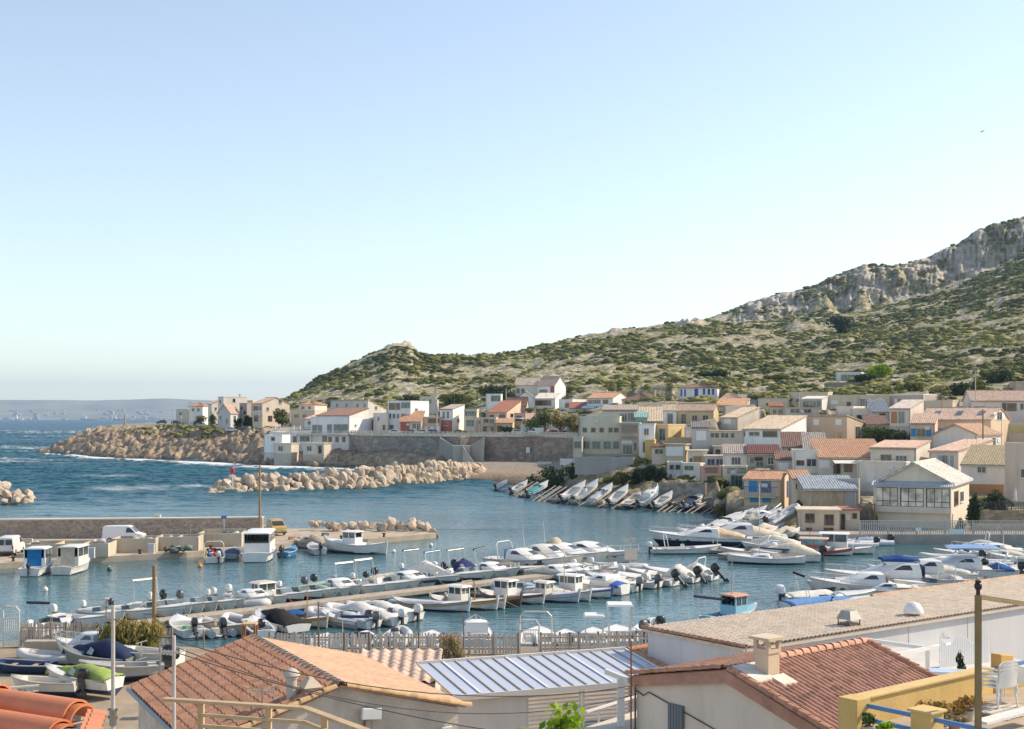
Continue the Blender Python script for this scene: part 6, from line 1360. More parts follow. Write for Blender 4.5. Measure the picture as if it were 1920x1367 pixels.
boat('cruiser', 988, 1068, 8.2, -35, 'cabin cruiser with a blue canvas door', gf, curtain=(.04, .12, .32), aer=3.2, arch=True, ah=1.7)
boat('cruiser', 1026, 1064, 8.0, -38, 'tall white cabin boat with a slatted cream curtain', gf, ch=1.25, curtain=(.56, .53, .45), aer=3.6, col=OFF)
boat('cruiser', 1062, 1056, 9.2, -36, 'cruiser with a high beige canvas canopy', gf, canvas=(.46, .40, .31), cvh=1.5)
boat('cruiser', 1112, 1053, 9.6, -28, 'long sleek cruiser with a low beige cockpit cover', gf, canvas=(.52, .45, .35), cvh=.8, stripe=(.30, .34, .40), sdz=-.35)
boat('cabin', 1072, 1083, 6.2, -40, 'white cuddy boat in the middle of the crowded pontoon end', gf, cover=(.66, .65, .62), peak=.4)
boat('open', 1110, 1080, 5.8, 140, 'white boat with a bare steering console in the crowded pontoon end', gf, console=True, screen=False, motor=(.6, .6, .6))
# ---- near side of the pontoon
boat('open', 347, 1186, 5.0, 118, 'white boat with a black tilted outboard nearest the tamarisk', gn, tilt=-.7, screen=False)
boat('pointu', 376, 1180, 4.2, -50, 'tiny buff rowing boat lying against the pontoon', gn, col=(.55, .45, .32), motor=None)
boat('rib', 397, 1187, 4.4, 120, 'small grey inflatable with a big black outboard', gn, tube=(.44, .45, .46), tilt=-.6, ms=1.3, console=False)
boat('pointu', 420, 1183, 5.6, -48, 'buff boat with a blue grey cover over its deck', gn, col=(.58, .55, .44), full=(.30, .35, .42), peak=.12, rail=(.36, .30, .2))
boat('rib', 456, 1180, 5.4, 125, 'white inflatable filled with dark fenders', gn, tube=(.62, .62, .60), cover=(.10, .10, .12), peak=.15)
boat('open', 484, 1188, 4.6, 112, 'white skiff with a low stern behind the little wooden stand', gn, screen=False, motor=None)
boat('open', 520, 1176, 5.8, 128, 'white boat under a black cover with a black outboard', gn, full=(.035, .033, .032), peak=.75, cp=.45, ms=1.3)
boat('pointu', 572, 1170, 5.2, -48, 'varnished wooden boat with a short orange mast', gn, col=(.62, .58, .48), rail=(.45, .24, .08), stripe=(.42, .24, .10), mast=(.05, 2.4), mastc=(.5, .26, .10), cover=(.02, .08, .25), cx=-.2, stern=.2)
boat('rib', 634, 1167, 6.0, 140, 'grey inflatable with a teal box', gn, tube=(.50, .50, .51), motor=(.05, .05, .05), stripe=(.2, .2, .25), ms=1.3)
boat('rib', 672, 1160, 6.2, 140, 'white inflatable with a navy seat and white cowl', gn, tube=(.66, .66, .64), cover=(.64, .62, .58), peak=.8, motor=(.1, .1, .14))
boat('open', 712, 1157, 6.4, 142, 'white speedboat wrapped in a crumpled white cover', gn, full=(.68, .66, .60), peak=.6, om=True, motor=(.64, .62, .58))
boat('pointu', 806, 1141, 6.6, -32, 'large white wooden boat with a brown rail and open pale deck', gn, B=2.2, full=(.52, .54, .58), peak=.1, stripe=(.36, .20, .09), sdz=-.16, sh=.07, bottom=(.12, .03, .02))
boat('pointu', 868, 1137, 6.2, -38, 'white wooden boat with a yellow band and white wheelhouse', gn, stripe=(.55, .30, .05), sdz=-.13, sh=.22, wheel=(-.16, .04, 1.1), ww=.55, wz=.45, wcol=OFF, bottom=(.15, .10, .06))
boat('pointu', 914, 1131, 6.2, -40, 'dark varnished wooden boat with an open frame', gn, col=(.10, .075, .055), stripe=(.36, .17, .06), sdz=-.08, sh=.2, rail=(.30, .16, .07), arch=True, ah=1.2, archc=(.45, .36, .25), stem=(.12, .10, .09))
boat('pointu', 958, 1126, 6.2, -40, 'white wooden boat with a dark red band and cabin', gn, stripe=(.26, .07, .04), sdz=-.12, sh=.16, wheel=(-.20, .02, 1.15), ww=.58, wz=.45, wroof=(.60,.56,.48), bottom=(.10, .03, .03))
boat('pointu', 1017, 1123, 6.6, -36, 'pale grey blue wooden boat with a white cabin and blue line', gn, col=(.56, .58, .60), stripe=(.12, .22, .42), sdz=-.28, sh=.04, wcol=(.60, .58, .52), wheel=(-.05, .1, .95), ww=.56, wz=.45, rail=(.5, .5, .5), full=None, bottom=(.06, .05, .05))
boat('open', 984, 1113, 5.6, -40, 'boat under a striped pale blue cover between two wooden boats', gn, full=(.40, .54, .64), peak=.3, motor=None)
boat('pointu', 1079, 1116, 6.4, -36, 'white wooden boat with a navy double line and blue stem', gn, stripe=(.03, .06, .22), sdz=-.14, sh=.10, wheel=(-.18, .05, 1.2), ww=.6, wz=.45, stem=(.03, .10, .35), bottom=(.06, .06, .05), rail=(.6, .6, .58))
boat('open', 1112, 1111, 5.6, 150, 'plain white open boat with a square transom and blue box', gn, cover=(.04, .10, .36), cx=-.32, peak=.25, motor=None, screen=False, fb=.8)
boat('open', 1150, 1096, 6.0, 138, 'white motorboat with a grey outboard, first of the pontoon end row', gn, om=True, motor=(.45, .44, .42), console=True, screen=False)
boat('open', 1178, 1098, 5.6, 140, 'white motorboat with twin dark outboards', gn, om=True, my=.35, motor=(.10, .10, .11), screen=False, seats=True)
boat('open', 1206, 1094, 6.0, 144, 'white motorboat with a long black tilted outboard beside the floodlight post', gn, om=True, tilt=-.75, ms=1.35, console=True, screen=False)
boat('open', 1240, 1088, 6.4, 148, 'white motorboat with a tall padded helm seat', gn, om=True, tilt=-.6, ms=1.35, cover=(.66, .63, .56), peak=1.0, cx=-.08, cp=.6, screen=False)
boat('open', 1272, 1084, 6.6, 152, 'white motorboat with a pinkish arch, outermost at the pontoon end', gn, om=True, tilt=-.75, ms=1.45, arch=True, ah=1.5, console=True, cover=(.68, .64, .56), peak=1.0, cx=-.02, cp=.5)
# ---- just beyond the near fence
gs = 'boats moored behind the near fence'
boat('open', 97, 1185, 5.2, 82, 'white boat with a navy folded awning behind the left slatted fence', gs, bow=.12, cam=0, bimini=((.06, .06, .08), True), bh=1.75, om=True, motor=(.6, .6, .58))
boat('open', 598, 1217, 4.6, 85, 'small grey boat just left of the thin post at the fence', gs, bow=.12, cam=0, om=True, motor=(.4, .42, .44), screen=False)
boat('open', 676, 1214, 5.4, 86, 'white boat with a wide navy awning behind the middle fence', gs, bow=.12, cam=0, bimini=((.05, .06, .14), True), bh=1.75, om=True, motor=(.45, .47, .48))
boat('rib', 742, 1206, 5.0, 84, 'grey inflatable with a grey outboard behind the middle fence', gs, tube=(.5, .5, .5), motor=(.42, .44, .46))
boat('open', 805, 1213, 5.2, 88, 'white low boat with grey outboards left of the pink tamarisk', gs, bow=.12, cam=0, om=True, motor=(.45, .46, .48), screen=False, my=-.3)
boat('cabin', 893, 1204, 5.6, 92, 'white cabin top boat right of the pink tamarisk', gs, motor=None, ch=.75)
boat('open', 1008, 1207, 6.4, 84, 'white boat with a big cream arch behind the white gate', gs, bow=.12, cam=0, arch=True, ah=1.9, archc=(.66, .60, .50), om=True, motor=(.66, .65, .62), screen=False)
boat('open', 1064, 1210, 5.0, 90, 'low white boat with a black outboard right of the white gate', gs, bow=.12, cam=0, om=True, screen=False, cover=(.66, .64, .60), peak=.2)
boat('open', 1114, 1207, 5.4, 88, 'white boat with the smaller of two square white hardtops', gs, bow=.12, cam=0, ttop=1.7, screen=False, motor=None)
boat('open', 1161, 1203, 6.0, 86, 'white boat with the larger of two square white hardtops', gs, bow=.12, cam=0, ttop=2.3, screen=False, motor=None, B=2.4)
boat('rib', 1214, 1190, 5.2, 75, 'white inflatable with a metal arch at the end of the fence', gs, tube=(.64, .64, .62), arch=True, motor=None)
boat('open', 1262, 1189, 5.4, 40, 'white boat with a dark grey outboard at the corner of the tiled hall', gs, bow=.12, cam=0, om=True, motor=(.08, .09, .10), screen=False)
boat('open', 1308, 1185, 5.2, 20, 'pale green open boat peeping over the tiled hall roof', gs, bow=.12, cam=0, col=(.50, .62, .56), motor=BLK, om=True, screen=False)
boat('fisher', 1374, 1166, 5.6, 40, 'sky blue fishing boat with an orange cabin roof and wooden mast', gs, col=(.25, .50, .62), wheel=(-.1, .14, 1.4), ww=.72, wcol=(.28, .52, .62), wroof=(.58, .28, .14), mast=(-.02, 4.2), mastc=(.48, .38, .25), boom=(.9, -4.2, 1.6, .10), boomc=(.03, .035, .06), cock=(.05, .5), rail=(.58, .28, .12))
# ---- moored round the short pontoon
boat('open', 1287, 1037, 7.0, 4, 'white open boat with a folding frame, lying alone left of the short pontoon', gc, om=True, motor=(.7, .68, .62), arch=True, ah=1.5, screen=False, console=True, bottom=(.03, .08, .06))
boat('cruiser', 1312, 1024, 11.0, 168, 'navy hulled cruiser with a tan cockpit cover', gc, bottom=(.015, .02, .045), wl=.75, canvas=(.58, .45, .31), cvh=1.0, fb=1.15)
boat('cruiser', 1372, 1022, 11.5, 172, 'big grey white cruiser with dark cabin glass next to the navy hull', gc, col=(.60, .60, .60), canvas=(.60, .52, .40), cvh=1.1, fb=1.2, ch=1.3)
boat('row', 1345, 1037, 4.2, 160, 'low float raft with tall metal legs beside the short pontoon', gc, col=(.45, .44, .42), mast=(0, 2.0), mastc=(.6, .6, .6))
boat('sail', 1436, 1056, 7.2, 168, 'white sailing boat with a dark blue furled sail on its boom', gc, bottom=(.02, .10, .09), wl=.12, mh=7.5)
boat('open', 1472, 1052, 6.4, 176, 'white boat with a cream cover beside the sailing boat', gc, full=(.66, .60, .48), peak=1.1, cp=.4, om=True, ms=1.4, fb=.8)
boat('open', 1510, 1040, 6.0, 10, 'white boat with a tall white outboard behind the cream covered one', gc, om=True, motor=(.74, .74, .72), ms=1.4, screen=False, stripe=(.25, .45, .5))
boat('pointu', 1541, 1040, 5.8, -20, 'red and white wooden boat with a little red framed wheelhouse', gc, stripe=(.38, .05, .05), sdz=-.16, sh=.3, wheel=(-.34, .08, 1.35), ww=.8, wz=.4, wcol=(.42, .10, .08), wroof=(.60, .45, .34), wwin=(.16, .30, .33), mast=(-.2, 3.0), mastc=(.35, .12, .08))
boat('pointu', 1577, 1037, 6.4, -18, 'white wooden boat with a rounded white wheelhouse', gc, wheel=(-.30, .10, 1.75), ww=.95, wz=.4, wwin=(.10, .12, .13), stripe=(.5, .5, .48), sdz=-.2, sh=.05)
boat('rib', 1622, 1022, 5.6, 186, 'pale inflatable with a blue cover and a black outboard under the quay railing', gc, tube=(.60, .62, .66), cover=(.30, .36, .46), peak=.5, ms=1.3)
# ---- hauled out on the hard in front of the blue shutters
gh = 'boats hauled out on the boatyard slope'
def hauled(kind, px0, py0, px1, py1, d, dd_, label, **o):
    a, b = P(px0, py0, d), P(px1, py1, d + dd_); v = b - a; L = v.length
    return boat(kind, 0, 0, L, math.degrees(math.atan2(v.y, v.x)), label, o.pop('group', gh), loc=(a + b) / 2, pitch=math.degrees(math.asin(v.z / L)), **o)
hauled('rib', 1440, 985, 1496, 955, 160, 3.5, 'long grey inflatable with a black line, bow raised beside the tan hut', tube=(.52, .53, .55), stripe=(.04, .05, .09), motor=BLK, ms=1.3)
hauled('open', 1322, 1000, 1402, 972, 164, 4, 'long white hull propped on the hard, nearest the water', om=True, motor=(.7, .7, .7), screen=True, cover=(.66, .63, .58), peak=.3)
hauled('open', 1360, 985, 1440, 960, 169, 3, 'white boat with a grey hull side lying on the hard', col=(.60, .62, .62), om=True, console=True, screen=False)
hauled('cruiser', 1395, 990, 1470, 972, 162.5, 2, 'white cabin boat with round fenders on the hard', canvas=(.62, .56, .45), cvh=.7, ch=.7)
hauled('open', 1400, 1012, 1462, 1000, 155, 2, 'white tarpaulin wrapped boat on the quay slope', full=(.64, .58, .47), peak=1.0, motor=None)
hauled('open', 1445, 1012, 1500, 1003, 153.5, 2, 'cream covered boat with a black outboard lying on its trailer', full=(.60, .54, .42), peak=.7, om=True, ms=1.4)
# ---- on the wooden slipways
gw = 'boats drawn up on the wooden slipways'
def slipboat(kind, x0, y0, x1, y1, label, **o):
    a = G(x0, y0, .35); L = o.pop('L', 5.2); d1 = a.y + 4.2
    return hauled(kind, x0, y0 - 3, x1, y1, a.y, 4.0, label, group=gw, **o)
slipboat('open', 930, 921, 952, 907, 'leftmost white boat on the slipways by the beach', om=True, screen=False)
slipboat('open', 990, 932, 1030, 909, 'white slipway boat with a turquoise cover', cover=(.10, .35, .38), peak=.3, om=True)
slipboat('open', 1054, 941, 1101, 909, 'long white slipway boat, left of a close pair', om=True, screen=False)
slipboat('open', 1080, 943, 1124, 906, 'long white slipway boat with an inner dark seat, right of a close pair', om=True, console=True, screen=False)
slipboat('open', 1144, 949, 1180, 917, 'white slipway boat standing alone in the middle', om=True, ms=1.3, screen=False)
slipboat('cabin', 1200, 952, 1236, 921, 'white slipway cabin boat with a light blue stripe', stripe=(.06, .30, .48), sdz=-.2, sh=.2, om=True)
slipboat('kayak', 1255, 947, 1279, 924, 'yellow and red canoe on the slipways', col=(.50, .36, .05), bottom=(.45, .04, .05), wl=.1, B=.8)
slipboat('pointu', 1262, 953, 1303, 928, 'slipway boat with an orange tan deck', col=(.60, .60, .58), full=(.50, .33, .20), peak=.1)
slipboat('open', 1305, 955, 1338, 933, 'last white slipway boat next to the ochre agave', om=True, screen=False, col=OFF)
for i, x in enumerate((958, 968, 1000, 1012, 1036, 1064, 1088, 1112, 1124, 1150, 1188, 1222, 1236, 1246, 1262, 1288, 1318)):
    y0 = np.interp(x, [930, 1000, 1100, 1200, 1330], [928, 941, 952, 959, 966]); a = G(x, y0, -.15); b = P(x + 46, y0 - 30, a.y + 5.5); t = thing('slipway', a, 'pair of grey timber slipway rails running up from the water', 'slipway', 'wooden slipways of the bay')
    v = b - a; s_ = Vector((v.y, -v.x, 0)).normalized() * .55
    MB().bar(-s_, v - s_, .13).build('rail', wood((.40, .37, .34)), t); MB().bar(s_, v + s_, .13).build('rail', wood((.40, .37, .34)), t)
    m = MB()
    for k in range(1, 5): m.bar(v * (k / 5) - s_ - Vector((0, 0, .1)), v * (k / 5) + s_ - Vector((0, 0, .1)), .1)
    m.build('cross_beam', wood((.30, .27, .24)), t)
# ---- marina at the right
boat('open', 1556, 1128, 7.0, 6, 'long white motorboat with a white outboard and black folded frame', gm, om=True, motor=(.72, .72, .70), ms=1.4, bimini=((.03, .03, .035), True), bh=1.7, cover=(.70, .68, .62), peak=.35)
boat('cruiser', 1618, 1118, 8.0, 172, 'white cabin boat with a pinkish cabin back door', gm, curtain=(.55, .48, .44), ch=1.0)
boat('cruiser', 1672, 1106, 10.5, 172, 'cruiser with a royal blue flybridge cover and navy curtain', gm, fly=(.02, .07, .22), curtain=(.02, .035, .12), fb=1.15, ch=1.25)
boat('cruiser', 1792, 1088, 9.6, 170, 'white cruiser with a light blue sun awning and blue bundle', gm, bimini=((.20, .34, .60), False), bh=1.9, fb=1.2, fend=[(.35, -1), (.55, -1), (.7, -1), (.35, 1), (.55, 1), (.7, 1)], cover=(.03, .10, .30), cx=-.3, peak=.4)
boat('open', 1552, 1142, 6.6, 12, 'boat under a blue and white cover below the long white motorboat', gm, full=(.14, .28, .56), peak=.35, motor=None)
boat('cabin', 1660, 1120, 7.0, 178, 'white cabin boat with a long cream foredeck cover', gm, cover=(.70, .66, .58), peak=.5, motor=None)
boat('open', 1738, 1112, 6.2, 200, 'white open boat with a bulky white seat frame', gm, arch=True, ah=1.4, archc=(.7, .66, .58), seats=True, motor=None, fb=.9)
boat('rib', 1830, 1062, 6.4, 160, 'white inflatable with a white roll bar', gm, tube=(.66, .66, .64), arch=True, motor=(.6, .6, .6))
boat('open', 1812, 1046, 6.2, 170, 'white boat with a tall leaning white awning frame', gm, arch=True, ah=2.2, screen=True, motor=(.5, .5, .5))
boat('rib', 1862, 1050, 6.2, 150, 'pale inflatable with a dark outboard near the gangway', gm, tube=(.60, .60, .58), ms=1.3)
boat('cabin', 1868, 1042, 6.6, 165, 'white half cabin boat with a small radar drum', gm, mast=(-.1, 1.6), mastc=(.7, .7, .7), cover=(.70, .67, .6), peak=.4)
boat('open', 1902, 1040, 6.4, 160, 'white boat with a blue leaning awning near the right edge', gm, bimini=((.08, .14, .30), True), bh=1.7, om=True)
boat('open', 1912, 1056, 5.8, 150, 'white boat with black fenders at the right edge', gm, om=True, fend=[(.3, 1), (.5, 1)], screen=False)
boat('rib', 1800, 1072, 5.2, 200, 'dark grey inflatable tender between the awning cruiser and the gangway', gm, tube=(.18, .18, .19), ms=1.2)
# ---- more boats filling the crowded berths
boat('open', 322, 1149, 5.2, -43, 'plain white boat between the pale frame and the grey spray hood', gf, om=True, motor=(.62, .62, .6), cover=(.66, .65, .62), peak=.2)
boat('open', 425, 1139, 4.8, -45, 'slim white boat left of the yellow trimmed inflatable', gf, screen=False, om=True)
boat('cabin', 472, 1134, 5.4, -45, 'white half cabin boat left of the boxy cabin back', gf, motor=(.65, .65, .63), cover=(.66, .62, .55), peak=.35)
boat('open', 615, 1116, 5.6, -46, 'white boat between the pale green cover and the green tinted windscreen', gf, om=True, motor=(.1, .1, .12), cover=(.60, .60, .58), peak=.25)
boat('open', 738, 1102, 5.8, -40, 'white boat with a tan seat left of the navy striped cabin boat', gf, cover=(.52, .44, .34), peak=.25, cx=-.2, om=True)
boat('open', 872, 1084, 6.2, -36, 'white boat with a round white motor right of the blue folded awning', gf, om=True, motor=(.72, .72, .7), console=True)
boat('cabin', 915, 1080, 6.4, -30, 'white cabin boat squeezed left of the charcoal speedboat', gf, cover=(.58, .56, .52), peak=.4)
boat('cabin', 1044, 1085, 6.0, -42, 'white cabin boat with a cream hood in the crowded pontoon end', gf, cover=(.62, .56, .45), peak=.6, motor=None)
boat('open', 1092, 1074, 5.8, -38, 'white boat with a low grey cover between cruisers and pontoon end row', gf, full=(.56, .56, .55), peak=.3, motor=None)
boat('open', 1132, 1076, 5.8, -36, 'white boat with a windscreen and tan deck near the floodlight post', gf, col=OFF, om=True)
boat('rib', 1160, 1070, 5.4, -30, 'white inflatable lying behind the pontoon end row', gf, tube=(.66, .66, .64), motor=(.6, .6, .6))
boat('cabin', 1136, 1105, 5.8, 142, 'white half cabin boat right of the blue box', gn, motor=(.2, .2, .2), cover=(.64, .62, .57), peak=.4)
boat('open', 700, 1166, 5.2, 138, 'white boat with twin white cowls among the wrapped boats', gn, om=True, motor=(.72, .72, .7), screen=False, cover=(.62, .61, .58), peak=.4)
boat('open', 650, 1172, 5.0, 140, 'white boat with a blue grey cover among the wrapped boats', gn, om=True, full=(.50, .53, .57), peak=.35, motor=(.15, .15, .16))
boat('pointu', 890, 1136, 5.6, -40, 'small white wooden boat with an ochre rail beside the dark varnished one', gn, stripe=(.44, .26, .08), sdz=-.1, sh=.1, mast=(.0, 1.6))
boat('pointu', 1046, 1121, 6.0, -38, 'white wooden boat with a short mast between the blue lined pair', gn, stripe=(.35, .38, .42), sdz=-.15, sh=.06, mast=(.1, 3.2), mastc=(.5, .38, .22), cover=(.56, .54, .5), peak=.3)
boat('cruiser', 1345, 1014, 9.0, 172, 'white cruiser half hidden behind the navy hull', gc, canvas=(.62, .56, .46), cvh=.9, col=WH)
boat('cabin', 1402, 1014, 7.2, 168, 'white cabin boat with a cream tent behind the big grey white cruiser', gc, canvas=None, full=(.66, .60, .50), peak=1.3, motor=None)
boat('open', 1406, 1043, 6.0, 160, 'white boat with a metal arch tied at the end of the short pontoon', gc, arch=True, ah=1.7, om=True, motor=(.15, .15, .15))
boat('cabin', 1452, 1034, 6.6, 172, 'white cabin boat with a pale tent beyond the sailing boat', gc, full=(.68, .63, .54), peak=1.2, motor=None)
boat('open', 1488, 1029, 5.6, 20, 'white boat with a raised black outboard by the quay hut', gc, om=True, tilt=-.7, ms=1.3, cover=(.60, .56, .48), peak=.5)
boat('open', 1520, 1027, 5.2, 12, 'white boat with a turquoise inside below the quay hut', gc, cover=(.16, .38, .42), peak=.15, om=True, motor=(.7, .7, .7))
boat('rib', 1600, 1026, 4.8, 182, 'small white inflatable below the quay railing', gc, tube=(.64, .64, .64), ms=1.2)
hauled('open', 1340, 990, 1415, 965, 172, 4, 'white boat with a cream cover, second up the boatyard slope', full=(.66, .62, .54), peak=.5, motor=None)
hauled('rib', 1410, 1002, 1470, 985, 158.5, 3, 'white inflatable with a black motor in the middle of the boatyard slope', tube=(.60, .60, .60), motor=BLK, ms=1.3)
hauled('open', 1310, 1008, 1372, 992, 161, 2.5, 'white motorboat with a grey cowl low on the boatyard slope', om=True, motor=(.45, .45, .45), console=True)
slipboat('open', 960, 927, 990, 908, 'small grey slipway boat, second from the beach', om=True, screen=False, col=(.56, .57, .58))
slipboat('open', 1110, 946, 1150, 914, 'white slipway boat under a pale grey cover', full=(.56, .57, .58), peak=.2, motor=None)
slipboat('row', 1172, 952, 1202, 928, 'little weathered dinghy between two slipway boats', col=(.50, .48, .44))
slipboat('open', 1228, 955, 1262, 930, 'grey white slipway boat left of the yellow and red canoe', om=True, screen=False, col=(.62, .62, .60))
slipboat('open', 1284, 955, 1320, 932, 'white slipway boat with a navy inside', cover=(.05, .07, .14), peak=.1, om=True)
boat('cabin', 1590, 1112, 6.4, 172, 'white cabin boat tucked behind the pinkish door boat', gm, motor=None, cover=(.66, .63, .58), peak=.5)
boat('cruiser', 1726, 1092, 8.6, 172, 'white cruiser with dark glass between the royal blue and light blue tops', gm, ch=1.1, canvas=(.60, .58, .52), cvh=.8)
boat('open', 1770, 1068, 6.2, 168, 'white boat with a cream cockpit cover behind the light blue awning', gm, full=(.66, .62, .54), peak=.6, motor=None)
boat('open', 1840, 1078, 6.0, 165, 'white boat with tall stern seats beside the gangway', gm, cover=(.70, .68, .62), peak=.7, cx=-.1, om=True, ms=1.3)
boat('cabin', 1845, 1040, 6.4, 172, 'white cabin boat with a grey tent under the quay railing', gm, full=(.58, .58, .57), peak=.9, motor=None)
boat('open', 1885, 1052, 6.0, 158, 'white boat with a cream cover next to the black fendered boat', gm, full=(.66, .62, .52), peak=.5, om=True)
boat('rib', 1782, 1052, 5.6, 170, 'grey inflatable with a white console near the leaning awning frame', gm, tube=(.5, .5, .51), ms=1.2)
# small buoys
for px, py, c, lab in ((85, 1108, (.70, .68, .62), 'white mooring buoy in front of the cabin boats'), (375, 1064, (.60, .25, .03), 'orange buoy beside the net boat'), (738, 931, (.72, .72, .70), 'white buoy off the breakwater'), (808, 1024, (.72, .72, .70), 'white buoy just off the jetty end'), (738, 1036, (.72, .72, .70), 'white buoy right of the last jetty boat'), (205, 1070, (.05, .05, .06), 'small black float in the left basin')):
    t = thing('mooring_buoy', G(px, py), lab, 'buoy'); MB().ell((0, 0, .12), (.24, .24, .24), 10, 7).build('float', paint(c), t, 60); MB().lathe((0, 0, .33), [(.05, 0), (.05, .08), (.02, .12)], 6).build('ring', metal((.3, .3, .3)), t)
# ================================================================== vehicles
def vehicle(loc, yaw, col, label, kind='car', name=None, cat='car', group=None, z=None):
    t = thing(name or ('parked_van' if kind == 'van' else 'parked_car'), loc, label, cat, group, R(yaw))
    if kind == 'van': L, W_, prof = 4.7, 1.8, [(-2.3, .35), (-2.33, .9), (-2.25, 1.85), (-2.1, 1.93), (.55, 1.95), (.85, 1.86), (1.55, 1.15), (2.2, .98), (2.33, .75), (2.33, .35)]
    elif kind == 'truck': L, W_, prof = 4.9, 1.85, [(-2.4, .45), (-2.4, .95), (-.2, .95), (-.15, 1.8), (0, 1.9), (1.0, 1.9), (1.35, 1.75), (2.1, 1.15), (2.4, .95), (2.45, .4)]
    else: L, W_, prof = 4.1, 1.7, [(-2.0, .32), (-2.05, .75), (-1.95, 1.0), (-1.55, 1.38), (-1.2, 1.46), (.1, 1.46), (.3, 1.40), (.95, .98), (1.8, .82), (2.03, .6), (2.03, .32)]
    w2 = W_ / 2; m = MB(); rings = []
    belt = 1.0 if kind != 'van' else 1.15
    for y, k in ((-w2, 0), (-w2 + .05, 1), (w2 - .05, 1), (w2, 0)):
        rings.append([(x * (1 if k else .985), y * (1 - .14 * max(0, zz_ - belt) / .6) if zz_ > belt else y, zz_ - (0 if k else .02)) for x, zz_ in prof])
    m.loft(rings); m.build('body', M(col, .28, .04, 1, spec=.6, coord='obj'), t, 30)
    gl = glassy((.03, .035, .04))
    def side(x0, x1, x2, x3, z0, z1):
        for s in (-1, 1):
            yy = lambda zv: s * (w2 * (1 - .14 * max(0, zv - belt) / .6) + .008)
            a = [(x0, z0), (x1, z0), (x2, z1), (x3, z1)]; q = MB()
            q.hexa([(x, yy(zv) - s * .05, zv) for x, zv in a], [(x, yy(zv), zv) for x, zv in a]); q.build('side_window', gl, t)
    def cross(xa, za, xb, zb_, nm, ins=.16):
        q = MB(); n = Vector((zb_ - za, 0, -(xb - xa))).normalized() * .012
        if xa < 0: n = -n if n.x > 0 else n
        else: n = n if n.x > 0 else -n
        ww = [w2 - ins, w2 - ins - .08]
        q.hexa([(xa - n.x * 3, -ww[0], za - n.z * 3), (xa - n.x * 3, ww[0], za - n.z * 3), (xb - n.x * 3, ww[1], zb_ - n.z * 3), (xb - n.x * 3, -ww[1], zb_ - n.z * 3)], [(xa + n.x, -ww[0], za + n.z), (xa + n.x, ww[0], za + n.z), (xb + n.x, ww[1], zb_ + n.z), (xb + n.x, -ww[1], zb_ + n.z)]); q.build(nm, gl, t)
    if kind == 'van': side(.35, 1.4, .78, .45, 1.2, 1.75); cross(1.5, 1.2, .9, 1.8, 'windscreen')
    elif kind == 'truck': side(.0, 1.9, 1.3, .05, 1.15, 1.7); cross(2.05, 1.2, 1.4, 1.7, 'windscreen')
    else: side(-1.5, .8, .22, -1.25, 1.0, 1.36); cross(.9, 1.02, .34, 1.38, 'windscreen')
    if kind == 'van':
        for y0, y1 in ((-.72, -.08), (.08, .72)):
            MB().b2(-2.36, -2.30, y0, y1, 1.15, 1.7).build('rear_window', gl, t)
    elif kind == 'car': cross(-1.93, 1.03, -1.6, 1.33, 'rear_window')
    xw = prof[-1][0]
    for x in (-L * .31, L * .31):
        for s in (-1, 1):
            q = MB(); q.tube([(x, s * (w2 - .18), .31), (x, s * (w2 + .02), .31)], .31, 14); wh_ = q.build('wheel', M((.02, .02, .02), .8), t)
            q = MB(); q.tube([(x, s * (w2 - .0), .31), (x, s * (w2 + .03), .31)], .18, 10); q.build('rim', metal((.5, .5, .5)), wh_)
    for s in (-1, 1):
        MB().b2(xw - .10, xw + .015, s * w2 * .62 - .17, s * w2 * .62 + .17, .62, .78).build('headlight', glassy((.5, .5, .48)), t)
        x_ = prof[0][0]; MB().b2(x_ - .06, x_ + .06, s * w2 * .86 - .08, s * w2 * .86 + .06, .75, 1.1 if kind != 'car' else .95).build('tail_light', paint((.35, .02, .02), .3), t)
    MB().b2(xw - .2, xw + .06, -w2 * .98, w2 * .98, .30, .48).b2(prof[0][0] - .07, prof[0][0] + .2, -w2 * .98, w2 * .98, .34, .50).build('bumper', paint((.08, .08, .085), .6), t)
    return t
def onq(px, d, z=.62): return Vector((X(px, d), d, z))
vehicle(onq(233, 147.5), 4, (.72, .72, .72), 'white delivery van parked against the sea wall', 'van', cat='van')
vehicle(onq(20, 135), 97, (.62, .62, .62), 'white small van seen from behind at the left edge', 'van', cat='van')
vehicle(onq(-12, 136), 97, (.40, .41, .42), 'grey car half out of frame at the left edge', 'car')
vehicle(onq(513, 158), -62, (.46, .31, .08), 'mustard yellow pickup truck parked past the end of the sea wall', 'truck', 'pickup_truck', 'pickup truck')
PK = 'cars parked along the promenade'
for px, d, c, k, lab in ((742, 366, (.7, .7, .7), 'car', 'white car in front of the tall white block, first on the promenade'), (766, 365, (.16, .18, .2), 'car', 'dark grey car behind the promenade parapet, under the orange bay house'), (789, 364, (.68, .68, .67), 'car', 'white car in front of the tan house with garages'), (815, 364, (.03, .06, .16), 'car', 'navy blue car left of the brick red ground floor'),
    (972, 362, (.62, .62, .62), 'car', 'silver white car next to the dark creeping shrub'), (1005, 357, (.74, .74, .74), 'van', 'white van under the long white garden wall'), (1034, 350, (.42, .12, .10), 'car', 'dark red car right of the white van'), (1052, 344, (.50, .20, .15), 'car', 'lighter red car at the end of the promenade')):
    vehicle(Vector((X(px, d), d, 10.16)), random.choice([3, 183]), c, lab, k, cat='van' if k == 'van' else 'car', group=PK)
HK = 'cars parked on the headland road'
